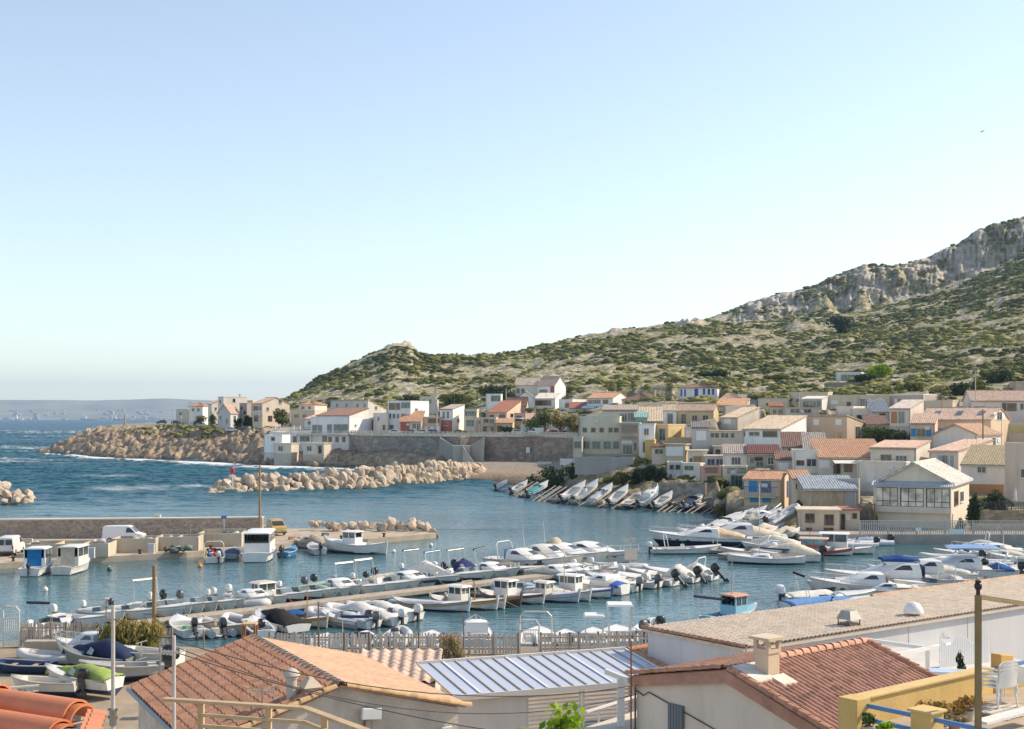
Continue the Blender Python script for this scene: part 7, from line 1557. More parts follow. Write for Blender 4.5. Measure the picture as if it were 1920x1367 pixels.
for px, d, c, lab in ((303, 492, (.05, .05, .06), 'black car farthest out on the headland'), (331, 485, (.10, .10, .12), 'dark car by the white road sign on the headland'), (378, 470, (.45, .47, .50), 'silver car beside the ochre headland bush'), (434, 431, (.66, .66, .66), 'white car below the steep brown roof'), (457, 431, (.10, .10, .11), 'dark car below the scaffolded house'), (471, 430, (.06, .06, .07), 'black car left of the cream gable house')):
    vehicle(Vector((X(px, d), d, terr(px, d) + .12)), random.choice([8, 188]), c, lab, 'car', group=HK)
# concrete storage bays on the left jetty
def bay_box(px0, px1, d, dep, h, parts, label, back=None):
    t = thing('storage_bay', onq(px0, d, .6), label, 'storage bay', 'concrete storage bays on the left jetty', R(4)); w_ = X(px1, d) - X(px0, d); m = MB()
    m.b2(0, w_, 0, .18, 0, h); m.b2(0, w_, dep - .18, dep, 0, (back or h)); m.b2(0, .18, .18, dep - .18, 0, h); m.b2(w_ - .18, w_, .18, dep - .18, 0, h)
    for i in range(1, parts): m.b2(w_ * i / parts - .09, w_ * i / parts + .09, .18, dep - .18, 0, h - .05)
    m.build('wall', plaster((.52, .45, .35), .22), t)
    for i in range(3 * parts):
        c = random.choice([(.12, .22, .20), (.5, .48, .44), (.35, .30, .22), (.10, .14, .18)])
        MB().ell((random.uniform(.5, w_ - .5), random.uniform(.6, dep - .5), h * random.uniform(.55, .95)), (random.uniform(.25, .6), random.uniform(.25, .5), random.uniform(.15, .35)), 8, 5, .18).build('net_bundle', cloth(c), t, 60)
    return t
bay_box(48, 200, 131.8, 4.2, 1.35, 3, 'longest concrete storage bay, behind the two cabin boats')
bay_box(209, 290, 136.2, 3.6, 1.5, 2, 'concrete storage bay in front of the white van')
bay_box(292, 371, 138.2, 3.2, 1.5, 2, 'concrete storage bay with nets beside the dark quay lamp post')
bay_box(371, 452, 142.5, 3.6, 1.5, 1, 'concrete storage bay behind the net boat', 1.7)
simplewall('low_wall', -40, 143, 60, 143, 1010, 1024, plaster((.54, .46, .37)), 'short beige wall behind the small white van at the left edge', .3)
for px, d, c, lab in ((338, 136.3, (.20, .25, .20), 'heap of greenish fishing nets beside the quay lamp post'), (326, 136.2, (.14, .13, .12), 'dark heap of fishing nets on the quay edge')):
    t = thing('net_heap', onq(px, d, .6), lab, 'fishing nets')
    for i in range(9): MB().ell((random.uniform(-.9, .9), random.uniform(-.3, .6), random.uniform(.15, .6)), (random.uniform(.3, .6),) * 2 + (random.uniform(.15, .3),), 8, 5, .2).build('net_bundle', cloth(c), t, 60)
for px, lab in ((172, 'pale electric cabinet on the first storage bay'), (284, 'pale electric cabinet at the second storage bay')):
    d = 131.3 if px < 200 else 135.6; t = thing('power_cabinet', onq(px, d, .6), lab, 'cabinet'); MB().b2(-.3, .3, -.15, .15, 0, 1.0).b2(-.34, .34, -.19, .19, 1.0, 1.06).build('cabinet', paint((.62, .62, .60)), t); MB().b2(-.25, .25, -.17, -.15, .1, .9).build('door', paint((.56, .57, .56)), t)

for i, px in enumerate((25, 110, 190, 262, 322, 395, 470, 560, 640, 720)):
    y0 = np.interp(px, [a for a, b in jf], [b for a, b in jf]); d = 15 * FOC / (y0 - HY) + .7; t = thing('bollard', onq(px, d, .6), 'rusty black mooring bollard on the edge of the left jetty', 'bollard', 'bollards on the left jetty'); MB().lathe((0, 0, 0), [(.2, 0), (.14, .1), (.12, .32), (.22, .36), (.22, .46), (.1, .5)], 10).build('post', metal((.10, .07, .05), .7), t, 40)
for i, (px, d, c, lab) in enumerate(((462, 146, (.05, .12, .34), 'blue plastic fish crate beside the large passenger boat'), (470, 146.5, (.55, .54, .5), 'white plastic fish crate beside the large passenger boat'), (548, 151, (.5, .2, .06), 'orange fish crate on the jetty past the yellow pickup'), (610, 156, (.06, .16, .12), 'green fish crate on the jetty before the boulders'))):
    t = thing('fish_crate', onq(px, d, .6), lab, 'crate', 'fish crates on the left jetty', .3 * i); m = MB(); m.b2(-.4, .4, -.25, .25, 0, .04).b2(-.4, .4, -.25, -.21, .04, .35).b2(-.4, .4, .21, .25, .04, .35).b2(-.4, -.36, -.21, .21, .04, .35).b2(.36, .4, -.21, .21, .04, .35); m.build('crate', paint(c, .6), t)
# ================================================================== foreground roofs
def barrel(mb, a, b, r0, r1, up=(0, 0, 1), n=9, th=.014):
    """half round clay tile from a (narrow) to b (wide), open side down"""
    a, b = Vector(a), Vector(b); d = (b - a).normalized(); u = Vector(up); s = d.cross(u).normalized(); u = s.cross(d).normalized(); rings = []
    for p, r in ((a, r0), (b, r1)):
        rings.append([p + s * (r * math.cos(math.pi * k / n)) + u * (r * math.sin(math.pi * k / n)) for k in range(n + 1)] + [p + s * ((r - th) * math.cos(math.pi * k / n)) + u * ((r - th) * math.sin(math.pi * k / n)) for k in range(n, -1, -1)])
    mb.loft(rings)
def barrel_row(mb, a, b, r=.11, L_=.38, lap=.06, wob=.006):
    a, b = Vector(a), Vector(b); T = (b - a).length; n = max(1, int(T / (L_ - lap))); d = (b - a) / n
    for i in range(n):
        o = Vector((random.uniform(-wob, wob), random.uniform(-wob, wob), random.uniform(0, wob)))
        barrel(mb, a + d * i + o - Vector((0, 0, .012)), a + d * (i + 1) * 1.0 + d * (lap / L_) + o + Vector((0, 0, .012)), r * .86, r)
# --- house with the big tile roof, its less lit left slope coloured darker
H2 = thing('cabin_house', (-5.07, 38, 1.25), 'low rendered house with an orange clay tile roof, its left slope coloured darker as shaded', 'house', 'foreground houses', R(27.4))
zr, zR, zL = 7.05 - 1.25, 6.04 - 1.25, 5.64 - 1.25
m = MB(); m.loft([[(-4.1, y, -1.5), (3.9, y, -1.5), (3.9, y, zR - .08), (0, y, zr - .1), (-4.1, y, zL - .04)][::-1] for y in (.15, 9.1)])
m.build('wall', M((.60, .52, .43), .95, .28, .9, bmp=.5, spec=.1), H2)
m = MB(); m.slab([(-4.3, .02, zL), (0, .02, zr), (0, 9.3, zr), (-4.3, 9.3, zL)][::-1], .08); tile_surf(m, (-4.34, 9.3, zL), (-4.34, .02, zL), (0, .02, zr), (0, 9.3, zr), .42, .11, 13, 8, .022)
m.build('roof', tiles((.40, .215, .14), .25, cell=5), H2)  # weaker light on this slope put into a darker tile colour
m = MB(); m.slab([(4.08, .02, zR), (4.08, 9.3, zR), (0, 9.3, zr), (0, .02, zr)], .08); tile_surf(m, (4.12, .02, zR), (4.12, 9.3, zR), (0, 9.3, zr), (0, .02, zr), .21, .035, 13, 5, .014)
m.build('roof', tiles((.55, .365, .245), .16, cell=6), H2)
m = MB(); barrel_row(m, (0, 9.3, zr + .02), (0, .0, zr + .02), .12); m.build('ridge_tiles', M((.38, .31, .26), .95, .3, 4, bmp=.5), H2, 40)
m = MB(); barrel_row(m, (0.15, -.02, zr - .02), (4.2, -.02, zR - .03), .12, .42); m.build('verge_tiles', tiles((.58, .38, .20), .25, cell=3), H2, 40); m = MB(); barrel_row(m, (-.15, -.02, zr - .02), (-4.4, -.02, zL - .03), .12, .42); m.build('verge_tiles', tiles((.58, .38, .20), .25, cell=3), H2, 40)
m = MB(); m.tube([(-4.42, 0, zL - .02), (-4.42, 9.3, zL - .02)], .07, 8); m.build('gutter', metal((.22, .25, .30)), H2)
m = MB(); m.tube([(-1.3, .7, 5.2), (-1.3, .7, 6.0)], .16, 12); m.lathe((-1.3, .7, 6.0), [(.19, 0), (.19, .06), (.26, .1), (.22, .2), (.08, .3)], 12); m.build('chimney_pipe', plaster((.50, .46, .42)), H2, 40)
m = MB(); m.b2(-1.0, -.55, .3, .9, 4.9, 5.75); m.hexa([(-1.06, .24, 5.75), (-.49, .24, 5.75), (-.49, .96, 5.75), (-1.06, .96, 5.75)], [(-.8, .5, 6.02), (-.7, .5, 6.02), (-.7, .7, 6.02), (-.8, .7, 6.02)]); m.build('chimney', plaster((.56, .48, .37)), H2)
m = MB(); m.box((.95, .0, 4.86), (.62, .16, .34), ry=.08); fl_ = m.build('floodlight', paint((.74, .74, .72)), H2, bevel=.02); MB().bar((.75, .0, 4.7), (.75, .14, 4.35), .05).build('bracket', metal((.3, .2, .12)), fl_)
m = MB(); m.box((3.45, .02, 4.05), (.34, .18, .26)); m.build('meter_box', paint((.72, .72, .70)), H2)
m = MB(); m.tube([(1.0, .12, 4.6), (1.05, .12, 3.6)], .015, 5).tube([(1.05, .12, 3.95), (1.8, .12, 4.0), (2.4, .12, 3.85), (3.3, .12, 3.8)], .018, 5).tube([(2.4, .12, 3.2), (3.3, .12, 3.8)], .02, 5); m.build('cable', M((.35, .30, .26)), H2)
def aerial(loc, rz, L_, n, label, mh):
    t = thing('television_aerial', loc, label, 'aerial', None, rz); m = MB(); m.tube([(0, 0, -mh), (0, 0, .1)], .022, 6); m.build('mast', metal((.35, .33, .31)), t)
    m = MB(); m.bar((-L_ / 2, 0, 0), (L_ / 2, 0, 0), .03)
    for i in range(n):
        x = -L_ / 2 + L_ * (i + .3) / n; m.bar((x, -.28 + .10 * i / n, 0), (x, .28 - .10 * i / n, 0), .014)
    m.bar((L_ / 2, -.2, .18), (L_ / 2, .2, .18), .02).bar((L_ / 2, -.2, -.18), (L_ / 2, .2, -.18), .02).bar((L_ / 2, 0, -.18), (L_ / 2, 0, .18), .02); m.build('boom', metal((.45, .43, .40)), t)
aerial(P(492, 1296, 36), R(-20), .75, 7, 'small television aerial on the shade-toned tiled slope', 1.1)
aerial(P(300, 1222, 27.5), R(160), .95, 10, 'big television aerial on the grey pole above the boatyard', .5)
# --- small pink tiled lean-to
a, b, c, d_ = P(680, 1223, 60), P(826, 1218, 60), P(816, 1284, 55.5), P(668, 1290, 55.5); a.z = b.z = 4.05; c.z = d_.z = 3.45
t = thing('lean_to', (a.x, a.y, 1.25), 'lean-to with a pale pink ribbed tile roof beside the fence', 'lean-to', 'foreground houses'); o_ = Vector((a.x, a.y, 1.25))
m = MB(); tile_surf(m, d_ - o_, c - o_, b - o_, a - o_, .44, .12, 9, 8, .015); m.slab([d_ - o_, c - o_, b - o_, a - o_], .1); m.build('roof', tiles((.56, .41, .33), .22, cell=3), t, 60)
m = MB(); barrel_row(m, b - o_ + Vector((0, 0, .05)), c - o_ + Vector((0, 0, .05)), .12); m.build('verge_tiles', tiles((.58, .44, .36), .2), t, 40)
m = MB(); m.hexa([(p.x - o_.x, p.y - o_.y, -1) for p in (d_, c, b, a)], [tuple(p - o_ - Vector((0, 0, .12))) for p in (d_, c, b, a)]); m.build('wall', plaster((.55, .50, .44)), t)
# --- pale glazed canopy
A, B_ = Vector((-4.0, 53.66, 4.67)), Vector((5.05, 57.07, 4.67)); dv = Vector((1.7, -4.0, -.46)); o_ = Vector((A.x, A.y, 1.25))
t = thing('glazed_canopy', o_, 'long canopy of pale blue translucent panels on tan rafters', 'canopy')
m = MB(); m.slab([A - o_, A + dv - o_, B_ + dv - o_, B_ - o_], .03)
pm, pnt, pb = _nt('canopy_panel'); pc_ = ramp(pnt, noise(pnt, .35, 4, .6), [(.3, (.41, .46, .58)), (.7, (.47, .52, .63))]); pnt.links.new(pc_, pb.inputs['Base Color']); pb.inputs['Roughness'].default_value = .35; pb.inputs['Specular IOR Level'].default_value = .6
m.build('panel', pm, t)
n = 17
for i in range(n + 1):
    p = (A - o_).lerp(B_ - o_, i / n); wide = i % 5 == 2
    MB().bar(p + Vector((0, 0, .035)), p + dv + Vector((0, 0, .035)), .085 if wide else .05, .04).build('rafter', paint((.72, .71, .68) if wide else (.50, .42, .33), .6), t)
m = MB(); m.bar(A - o_ + Vector((0, 0, .05)), B_ - o_ + Vector((0, 0, .05)), .14, .12); m.bar(A + dv - o_ - Vector((0, 0, .1)), B_ + dv - o_ - Vector((0, 0, .1)), .1, .22); m.build('beam', paint((.62, .60, .55), .6), t)
f0 = A + dv; fd = (B_ - A).normalized(); off_ = Vector((-fd.y, fd.x, 0)) * .35
m = MB(); p0, p1 = f0 + off_ - o_, f0 + fd * 3.2 + off_ - o_; m.hexa([(q.x, q.y, -1) for q in (p0, p1, p1 + off_ * .6, p0 + off_ * .6)], [(q.x, q.y, 2.85) for q in (p0, p1, p1 + off_ * .6, p0 + off_ * .6)]); m.build('wall', plaster((.62, .61, .59)), t)
for i, (s0, s1) in enumerate(((3.3, 5.6), (5.75, 8.0))):
    q0, q1 = f0 + fd * s0 + off_ * 1.4 - o_, f0 + fd * s1 + off_ * 1.4 - o_; m = MB()
    for k in range(15): 
        zz_ = .3 + k * .16; m.bar(q0 * 1 + Vector((0, 0, zz_ - q0.z)), q1 + Vector((0, 0, zz_ - q1.z)), .10, .05)
    m.bar((q0.x, q0.y, 0), (q0.x, q0.y, 2.75), .1).bar((q1.x, q1.y, 0), (q1.x, q1.y, 2.75), .1).bar((q0.x, q0.y, 2.7), (q1.x, q1.y, 2.7), .1)
    m.build('louvre', paint((.66, .67, .68), .5), t)
# --- small orange roof
a, b = P(1178, 1222, 57), P(1288, 1203, 59.5); a.z = b.z = 4.58; dv2 = Vector((1.9, -3.6, -.75)); o_ = Vector((a.x, a.y, 1.25))
t = thing('small_house', o_, 'small house with an orange ribbed roof half in the shade of the white hall', 'house', 'foreground houses')
m = MB(); tile_surf(m, a + dv2 - o_, b + dv2 - o_, b - o_, a - o_, .30, .08, 9, 8, .015); m.slab([a + dv2 - o_, b + dv2 - o_, b - o_, a - o_], .1); m.build('roof', tiles((.52, .33, .21), .2), t, 60)
m = MB(); barrel_row(m, a - o_ + Vector((0, 0, .08)), b - o_ + Vector((0, 0, .08)), .13); m.build('ridge_tiles', tiles((.48, .24, .14), .2), t, 40)
m = MB(); q = [a + dv2, b + dv2, b, a]; m.hexa([(p.x - o_.x, p.y - o_.y, -1) for p in q], [tuple(p - o_ - Vector((0, 0, .12))) for p in q]); m.build('wall', plaster((.60, .57, .53)), t)
# --- long white hall
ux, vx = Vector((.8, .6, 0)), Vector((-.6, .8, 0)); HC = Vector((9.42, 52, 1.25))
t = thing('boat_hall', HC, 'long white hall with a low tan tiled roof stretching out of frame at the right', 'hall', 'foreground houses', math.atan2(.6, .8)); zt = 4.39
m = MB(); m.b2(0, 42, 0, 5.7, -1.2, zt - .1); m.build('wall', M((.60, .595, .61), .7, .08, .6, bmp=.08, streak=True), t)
m = MB(); m.slab([(-.15, -.12, zt), (42, -.12, zt), (42, 5.9, zt + .02), (-.15, 5.9, zt + .02)], .12); tile_surf(m, (-.15, -.2, zt), (42, -.2, zt), (42, 5.95, zt + .02), (-.15, 5.95, zt + .02), .27, .085, 14, 4, .02); m.build('roof', tiles((.66, .55, .43), .16, cell=4), t, 60)
m = MB(); barrel_row(m, (-.12, 5.95, zt + .07), (-.12, -.2, zt + .07), .11); m.build('verge_tiles', tiles((.42, .23, .15), .25), t, 40)
m = MB(); barrel_row(m, (16, 5.95, zt + .1), (42, 5.95, zt + .1), .12); m.build('ridge_tiles', tiles((.52, .36, .25), .2), t, 40)
m = MB(); m.b2(.0, 42, -.16, -.005, zt - .16, zt - .04); m.build('eave_board', plaster((.62, .55, .48)), t)
for i, x in enumerate((7.2, 10.9, 15.5)): MB().b2(x - .012, x + .012, -.012, -.001, -1, zt - .2).build('panel_joint', paint((.42, .43, .45)), t)
MB().tube([(2.6, -.08, zt - .2), (2.6, -.08, 1.2)], .045, 7).build('downpipe', paint((.34, .27, .24)), t)
m = MB(); m.slab([(10.95, -.75, 2.9), (14.3, -.75, 2.9), (14.3, -.02, 3.15), (10.95, -.02, 3.15)], .07); m.build('awning', paint((.76, .76, .75)), t)
opening(t, lambda u, w_, z: (u, -w_, z), 11.2, 14.0, .9, 2.75, 'w')
m = MB(); m.b2(8.2, 10.7, -.05, -.004, .2, 2.75); m.build('door', paint((.45, .45, .60)), t)
m = MB(); m.b2(5.4, 8.1, -.05, -.004, 1.6, 2.5); bn_ = m.build('banner', paint((.66, .67, .69)), t)
cu = bpy.data.curves.new('lettering', 'FONT'); cu.body = 'IT'; cu.size = .78; cu.extrude = .012
co_ = bpy.data.objects.new('lettering_source', cu); C.objects.link(co_); dg = bpy.context.evaluated_depsgraph_get(); me = bpy.data.meshes.new_from_object(co_.evaluated_get(dg)); C.objects.unlink(co_); bpy.data.objects.remove(co_)
me.materials.clear(); me.materials.append(paint((.50, .03, .03))); lo_ = bpy.data.objects.new('lettering', me); C.objects.link(lo_); lo_.parent = bn_; lo_.location = (7.2, -.065, 1.75); lo_.rotation_euler = (R(90), 0, 0)
ve = thing('roof_vent', HC + ux * 7.6 + vx * .75 + Vector((0, 0, zt + .08)), 'grey square hooded vent on legs, the nearer one on the tan tiled roof', 'roof vent', 'vents on the hall roof', math.atan2(.6, .8))
m = MB(); m.b2(-.3, .3, -.3, .3, -.1, .14); m.build('base', metal((.18, .15, .13)), ve); m = MB()
for x in (-.33, .33):
    for y in (-.33, .33): MB().bar((x, y, -.05), (x, y, .34), .045).build('leg', metal((.2, .18, .16)), ve)
m = MB(); m.hexa([(-.4, -.4, .30), (.4, -.4, .30), (.4, .4, .30), (-.4, .4, .30)], [(-.24, -.24, .68), (.24, -.24, .68), (.24, .24, .68), (-.24, .24, .68)]); m.build('hood', metal((.36, .35, .33), .6), ve)
ve = thing('roof_vent', HC + ux * 12.3 + vx * .75 + Vector((0, 0, zt + .08)), 'white domed vent, the farther one on the tan tiled roof', 'roof vent', 'vents on the hall roof', math.atan2(.6, .8))
m = MB(); m.tube([(0, 0, -.1), (0, 0, .2)], .26, 12); m.build('base', metal((.2, .17, .15)), ve); m = MB(); m.lathe((0, 0, .14), [(.46, 0), (.46, .08), (.42, .22), (.27, .42), (.10, .50), (.02, .51)], 14); m.build('hood', paint((.70, .70, .68), .5), ve, 40)
# --- cream house with the red ribbed roof and chimney
H7 = thing('cream_house', (5.53, 33, 1.25), 'cream house with a red ribbed tile roof and a square cream chimney', 'house', 'foreground houses', math.atan2(-.777, .63)); z0 = 8.51 - 1.25
kR, kL = .69 / 2.15, .71 / 3.5; xE, xW, yB = 5.6, -3.5, 5.95
m = MB(); m.loft([[(xW + .1, y, -1), (xE - .2, y, -1), (xE - .2, y, z0 - kR * (xE - .2) - .1), (0, y, z0 - .1), (xW + .1, y, z0 + kL * (xW + .1) - .1)][::-1] for y in (.12, yB - .1)]); m.build('wall', M((.70, .61, .52), .9, .10, .7, bmp=.15, streak=True), H7)
m = MB(); m.slab([(xE, -.02, z0 - kR * xE), (xE, yB, z0 - kR * xE), (0, yB, z0), (0, -.02, z0)], .07); tile_surf(m, (xE + .02, -.02, z0 - kR * xE), (xE + .02, yB, z0 - kR * xE), (0, yB, z0), (0, -.02, z0), .19, .075, 16, 8, .014); m.build('roof', tiles((.50, .285, .20), .3, cell=4.5), H7, 60)
m = MB(); m.slab([(xW, yB, z0 + kL * xW), (xW, -.02, z0 + kL * xW), (0, -.02, z0), (0, yB, z0)], .07); tile_surf(m, (xW, yB, z0 + kL * xW), (xW, -.02, z0 + kL * xW), (0, -.02, z0), (0, yB, z0), .19, .07, 10, 8, .014); m.build('roof', tiles((.46, .26, .18), .3, cell=4.5), H7, 60)
m = MB(); barrel_row(m, (0, yB + .1, z0 + .06), (0, 1.4, z0 + .06), .13); m.build('ridge_tiles', tiles((.56, .32, .22), .2), H7, 40)
m = MB(); barrel_row(m, (.1, -.03, z0 + .03), (xE + .1, -.03, z0 - kR * xE + .03), .11); m.build('verge_tiles', tiles((.46, .24, .16), .25), H7, 40); m = MB(); barrel_row(m, (-.1, -.03, z0 + .03), (xW - .1, -.03, z0 + kL * xW + .03), .11); m.build('verge_tiles', tiles((.46, .24, .16), .25), H7, 40); m = MB(); barrel_row(m, (.1, yB, z0 + .05), (xE, yB, z0 - kR * xE + .05), .13); m.build('verge_tiles', tiles((.46, .24, .16), .25), H7, 40)
m = MB(); m.hexa([(0, -.06, z0 - .34), (xE, -.06, z0 - kR * xE - .34), (xE, .14, z0 - kR * xE - .34), (0, .14, z0 - .34)], [(0, -.06, z0 - .02), (xE, -.06, z0 - kR * xE - .02), (xE, .14, z0 - kR * xE - .02), (0, .14, z0 - .02)])
m.hexa([(xW, -.06, z0 + kL * xW - .30), (-.002, -.06, z0 - .34), (-.002, .14, z0 - .34), (xW, .14, z0 + kL * xW - .30)], [(xW, -.06, z0 + kL * xW - .02), (-.002, -.06, z0 - .02), (-.002, .14, z0 - .02), (xW, .14, z0 + kL * xW - .02)]); m.build('fascia', M((.46, .25, .18), .9, .25, 2, bmp=.3), H7)
cx_, cy_, zc = .55, .95, z0 - .2
m = MB(); m.b2(cx_ - .22, cx_ + .22, cy_ - .22, cy_ + .22, zc - .5, zc + .62).b2(cx_ - .25, cx_ + .25, cy_ - .25, cy_ + .25, zc + .62, zc + .72); ch = m.build('chimney', M((.64, .50, .36), .9, .1, 2, bmp=.2), H7)
m = MB()
for x in (-.2, .2):
    for y in (-.2, .2): MB().b2(cx_ + x - .05, cx_ + x + .05, cy_ + y - .05, cy_ + y + .05, zc + .72, zc + .96).build('chimney_pillar', plaster((.62, .50, .38)), ch)
m = MB(); m.b2(cx_ - .34, cx_ + .34, cy_ - .34, cy_ + .34, zc + .96, zc + 1.03); m.build('chimney_cap', plaster((.64, .54, .40)), ch)
m = MB(); m.slab([(.08, .12, z0 + .09), (.95, .12, z0 - kR * .95 + .13), (.95, .66, z0 - kR * .95 + .13), (.08, 1.5, z0 + .09)], .05); m.slab([(.80, .75, z0 - kR * .8 + .12), (1.25, .75, z0 - kR * 1.25 + .12), (1.25, 1.3, z0 - kR * 1.25 + .12), (.80, 1.3, z0 - kR * .8 + .12)], .05); m.build('flashing', M((.66, .62, .54), .9, .2, 3, bmp=.3), H7)
m = MB(); m.b2(-2.12, -1.58, .03, .11, 4.6, 6.02)
for k in range(5): m.b2(-2.10 + k * .106, -2.015 + k * .106, .015, .032, 4.62, 6.0)
m.build('shutter', paint((.15, .17, .19), .6), H7)
m = MB(); m.tube([(-3.4, .08, 6.15), (-3.1, .08, 6.05), (-2.9, .08, 6.18), (-1.5, .08, 5.85), (1.2, .08, 5.2), (3.5, .08, 4.75)], .018, 5); m.build('cable', M((.10, .08, .07)), H7)
MB().tube([(-3.36, .02, 6.6), (-3.36, .02, 3)], .03, 6).build('downpipe', metal((.18, .12, .10)), H7)
MB().tube([(-3.2, -.3, 4.5), (-3.2, -.3, 7.6)], .025, 6).build('vent_pipe', metal((.30, .13, .08)), H7)
# white porch of the cream house
t = thing('porch', (X(1164, 36), 36, 1.25), 'white timber porch with balcony rail left of the cream house', 'porch')
ph = Zy(1272, 36) - 1.25; MB().b2(-.1, .1, -.1, .1, -1, ph).build('post', paint((.70, .69, .66), .6), t)
m = MB(); m.bar((.2, -.3, ph), (-.35, .9, ph + .02), .10, .14); m.build('beam', paint((.66, .64, .60), .6), t)
zb_ = Zy(1345, 37) - 1.25; m = MB(); m.prism([(-1.35, -.6), (.9, 2.2), (1.6, 1.6), (-.4, -1.5)], 0, zb_); m.build('balcony', plaster((.60, .55, .47)), t)
m = MB(); q0, q1 = Vector((-1.3, -.55, zb_)), Vector((.8, 2.1, zb_)); m.bar(q0 + Vector((0, 0, .42)), q1 + Vector((0, 0, .42)), .06)
for k in range(4): p = q0.lerp(q1, k / 3); m.bar(p, p + Vector((0, 0, .42)), .05)
m.build('railing', paint((.72, .72, .70)), t)
# --- yellow terrace at the lower right
YW = M((.60, .42, .16), .9, .12, 1.4, bmp=.3, streak=True); FL = 8.7; TZ = 9.3
w0, w1 = Vector((6.92, 25.96, 0)), Vector((10.96, 29.2, 0)); wd_ = (w1 - w0).normalized(); wn = Vector((wd_.y, -wd_.x, 0))
t = thing('yellow_terrace', (w0.x, w0.y, FL), 'mustard yellow terrace with a long parapet and blue rails at the lower right', 'terrace', None, math.atan2(wd_.y, wd_.x)); WLn = (w1 - w0).length
m = MB(); m.b2(.3, WLn, -.02, .22, -6, TZ - FL - .06); m.build('parapet', YW, t, bevel=.012); m = MB(); m.b2(.3, WLn, -.07, .27, TZ - FL - .06, TZ - FL); m.build('coping', M((.60, .44, .20), .9, .12, 2, bmp=.3), t, bevel=.015)
m = MB(); m.b2(-.15, .30, -.20, .26, -6, TZ - FL + .02); m.build('pillar', YW, t, bevel=.012)
m = MB(); m.b2(.05, .5, -1.75, -1.3, -6, TZ - FL - .02); m.build('pillar', YW, t, bevel=.012); m = MB(); m.b2(.0, .55, -1.80, -1.25, TZ - FL - .02, TZ - FL + .03); m.build('coping', M((.60, .44, .20), .9, .12, 2, bmp=.3), t, bevel=.01)
for zz_ in (.42, .14):
    for y0, y1 in ((-1.3, -.2), (-4.2, -1.75)): MB().b2(.18, .24, y0 + .002, y1 - .002, zz_, zz_ + .085).build('railing', paint((.10, .23, .48), .5), t)
m = MB(); m.b2(.3, 9, -6, -.03, -.25, 0); m.build('floor', M((.42, .34, .25), .95, .25, 2.5, bmp=.3), t)
m = MB(); m.loft([[(5.5, y, -1), (6.05, y, -1), (6.05, y, .78), (5.5, y, .86)] for y in (-.02, .24)]); m.loft([[(7.0, y, -1), (7.5, y, -1), (7.5, y, .75), (7.0, y, .62)] for y in (-.02, .24)]); m.build('pillar', M((.58, .36, .12), .9, .12, 1.4, bmp=.3), t, bevel=.02)
for x0, x1 in ((5.17, 5.5), (6.05, 7.0)): MB().b2(x0 + .002, x1 - .002, .07, .13, .48, .56).build('railing', paint((.10, .23, .48), .5), t)
MB().b2(6.052, 6.998, .0, .2, -.3, .24).build('low_wall', M((.58, .38, .13), .9, .12, 1.4, bmp=.3), t)
def chair(loc, rz, label, n=1):
    for k in range(n):
        c = thing('plastic_chair', (loc[0], loc[1], loc[2] + .085 * k), label[k], 'chair', 'white stacking chairs on the yellow terrace', rz); w_ = paint((.76, .75, .72), .45)
        m = MB(); m.loft([[(x, y, .44 + .02 * (abs(x) > .2) - .015 * (abs(x) < .1)) for x in np.linspace(-.25, .25, 7)] + [(x, y, .42) for x in np.linspace(.25, -.25, 7)] for y in (-.24, -.1, .08, .22)]); m.build('seat', w_, c, 40)
        m = MB(); m.loft([[(x, .22 + .05 * zf_ + .03 * (1 - (x / .26) ** 2), .44 + .40 * zf_ * (1 - .18 * (x / .26) ** 4)) for x in np.linspace(-.26, .26, 9)] + [(x, .245 + .05 * zf_ + .03 * (1 - (x / .26) ** 2), .44 + .40 * zf_ * (1 - .18 * (x / .26) ** 4)) for x in np.linspace(.26, -.26, 9)] for zf_ in (0, .35, .7, 1)]); m.build('backrest', w_, c, 40)
        for s in (-1, 1):
            m = MB(); m.tube([(s * .27, .26, .66), (s * .30, 0, .645), (s * .29, -.22, .62), (s * .28, -.25, .42)], .022, 6); m.build('armrest', w_, c, 40)
            for y, e in ((-.22, -.05), (.2, .07)): MB().tube([(s * .25, y, .44), (s * .28, y + e, -.0 if k == 0 else .2)], .026, 6, .018).build('leg', w_, c, 40)
p = P(1872, 1327, 27.6); chair((p.x, p.y, FL + .09), R(-155), ['lowest white plastic chair of the stack on the yellow terrace', 'middle white plastic chair of the stack on the yellow terrace', 'topmost white plastic chair of the stack on the yellow terrace'], 3)
p = P(1905, 1318, 28.2); chair((p.x, p.y, FL + .05), R(150), ['single white plastic chair half hidden behind the stack'])
t = thing('pallet', P(1882, 1334, 27.3), 'white wooden pallet under the stacked chairs', 'pallet', None, R(38)); t.location.z = FL + .01
for k in range(5): MB().b2(-.6, .6, -.45 + k * .19, -.31 + k * .19, .05, .08).build('slat', wood((.62, .57, .51)), t)
MB().b2(-.58, -.5, -.45, .45, 0, .05).b2(-.04, .04, -.45, .45, 0, .05).b2(.5, .58, -.45, .45, 0, .05).build('bearer', wood((.45, .40, .34)), t)
p0, p1 = P(1838, 1368, 25.2), P(1940, 1338, 26.4); m = MB(); m.bar((p0.x, p0.y, FL + .3), (p1.x, p1.y, FL + .3), .3, .05); tag(m.build('white_plank', wood((.68, .66, .62), .12)), 'white plank lying in the lower right corner', 'plank')
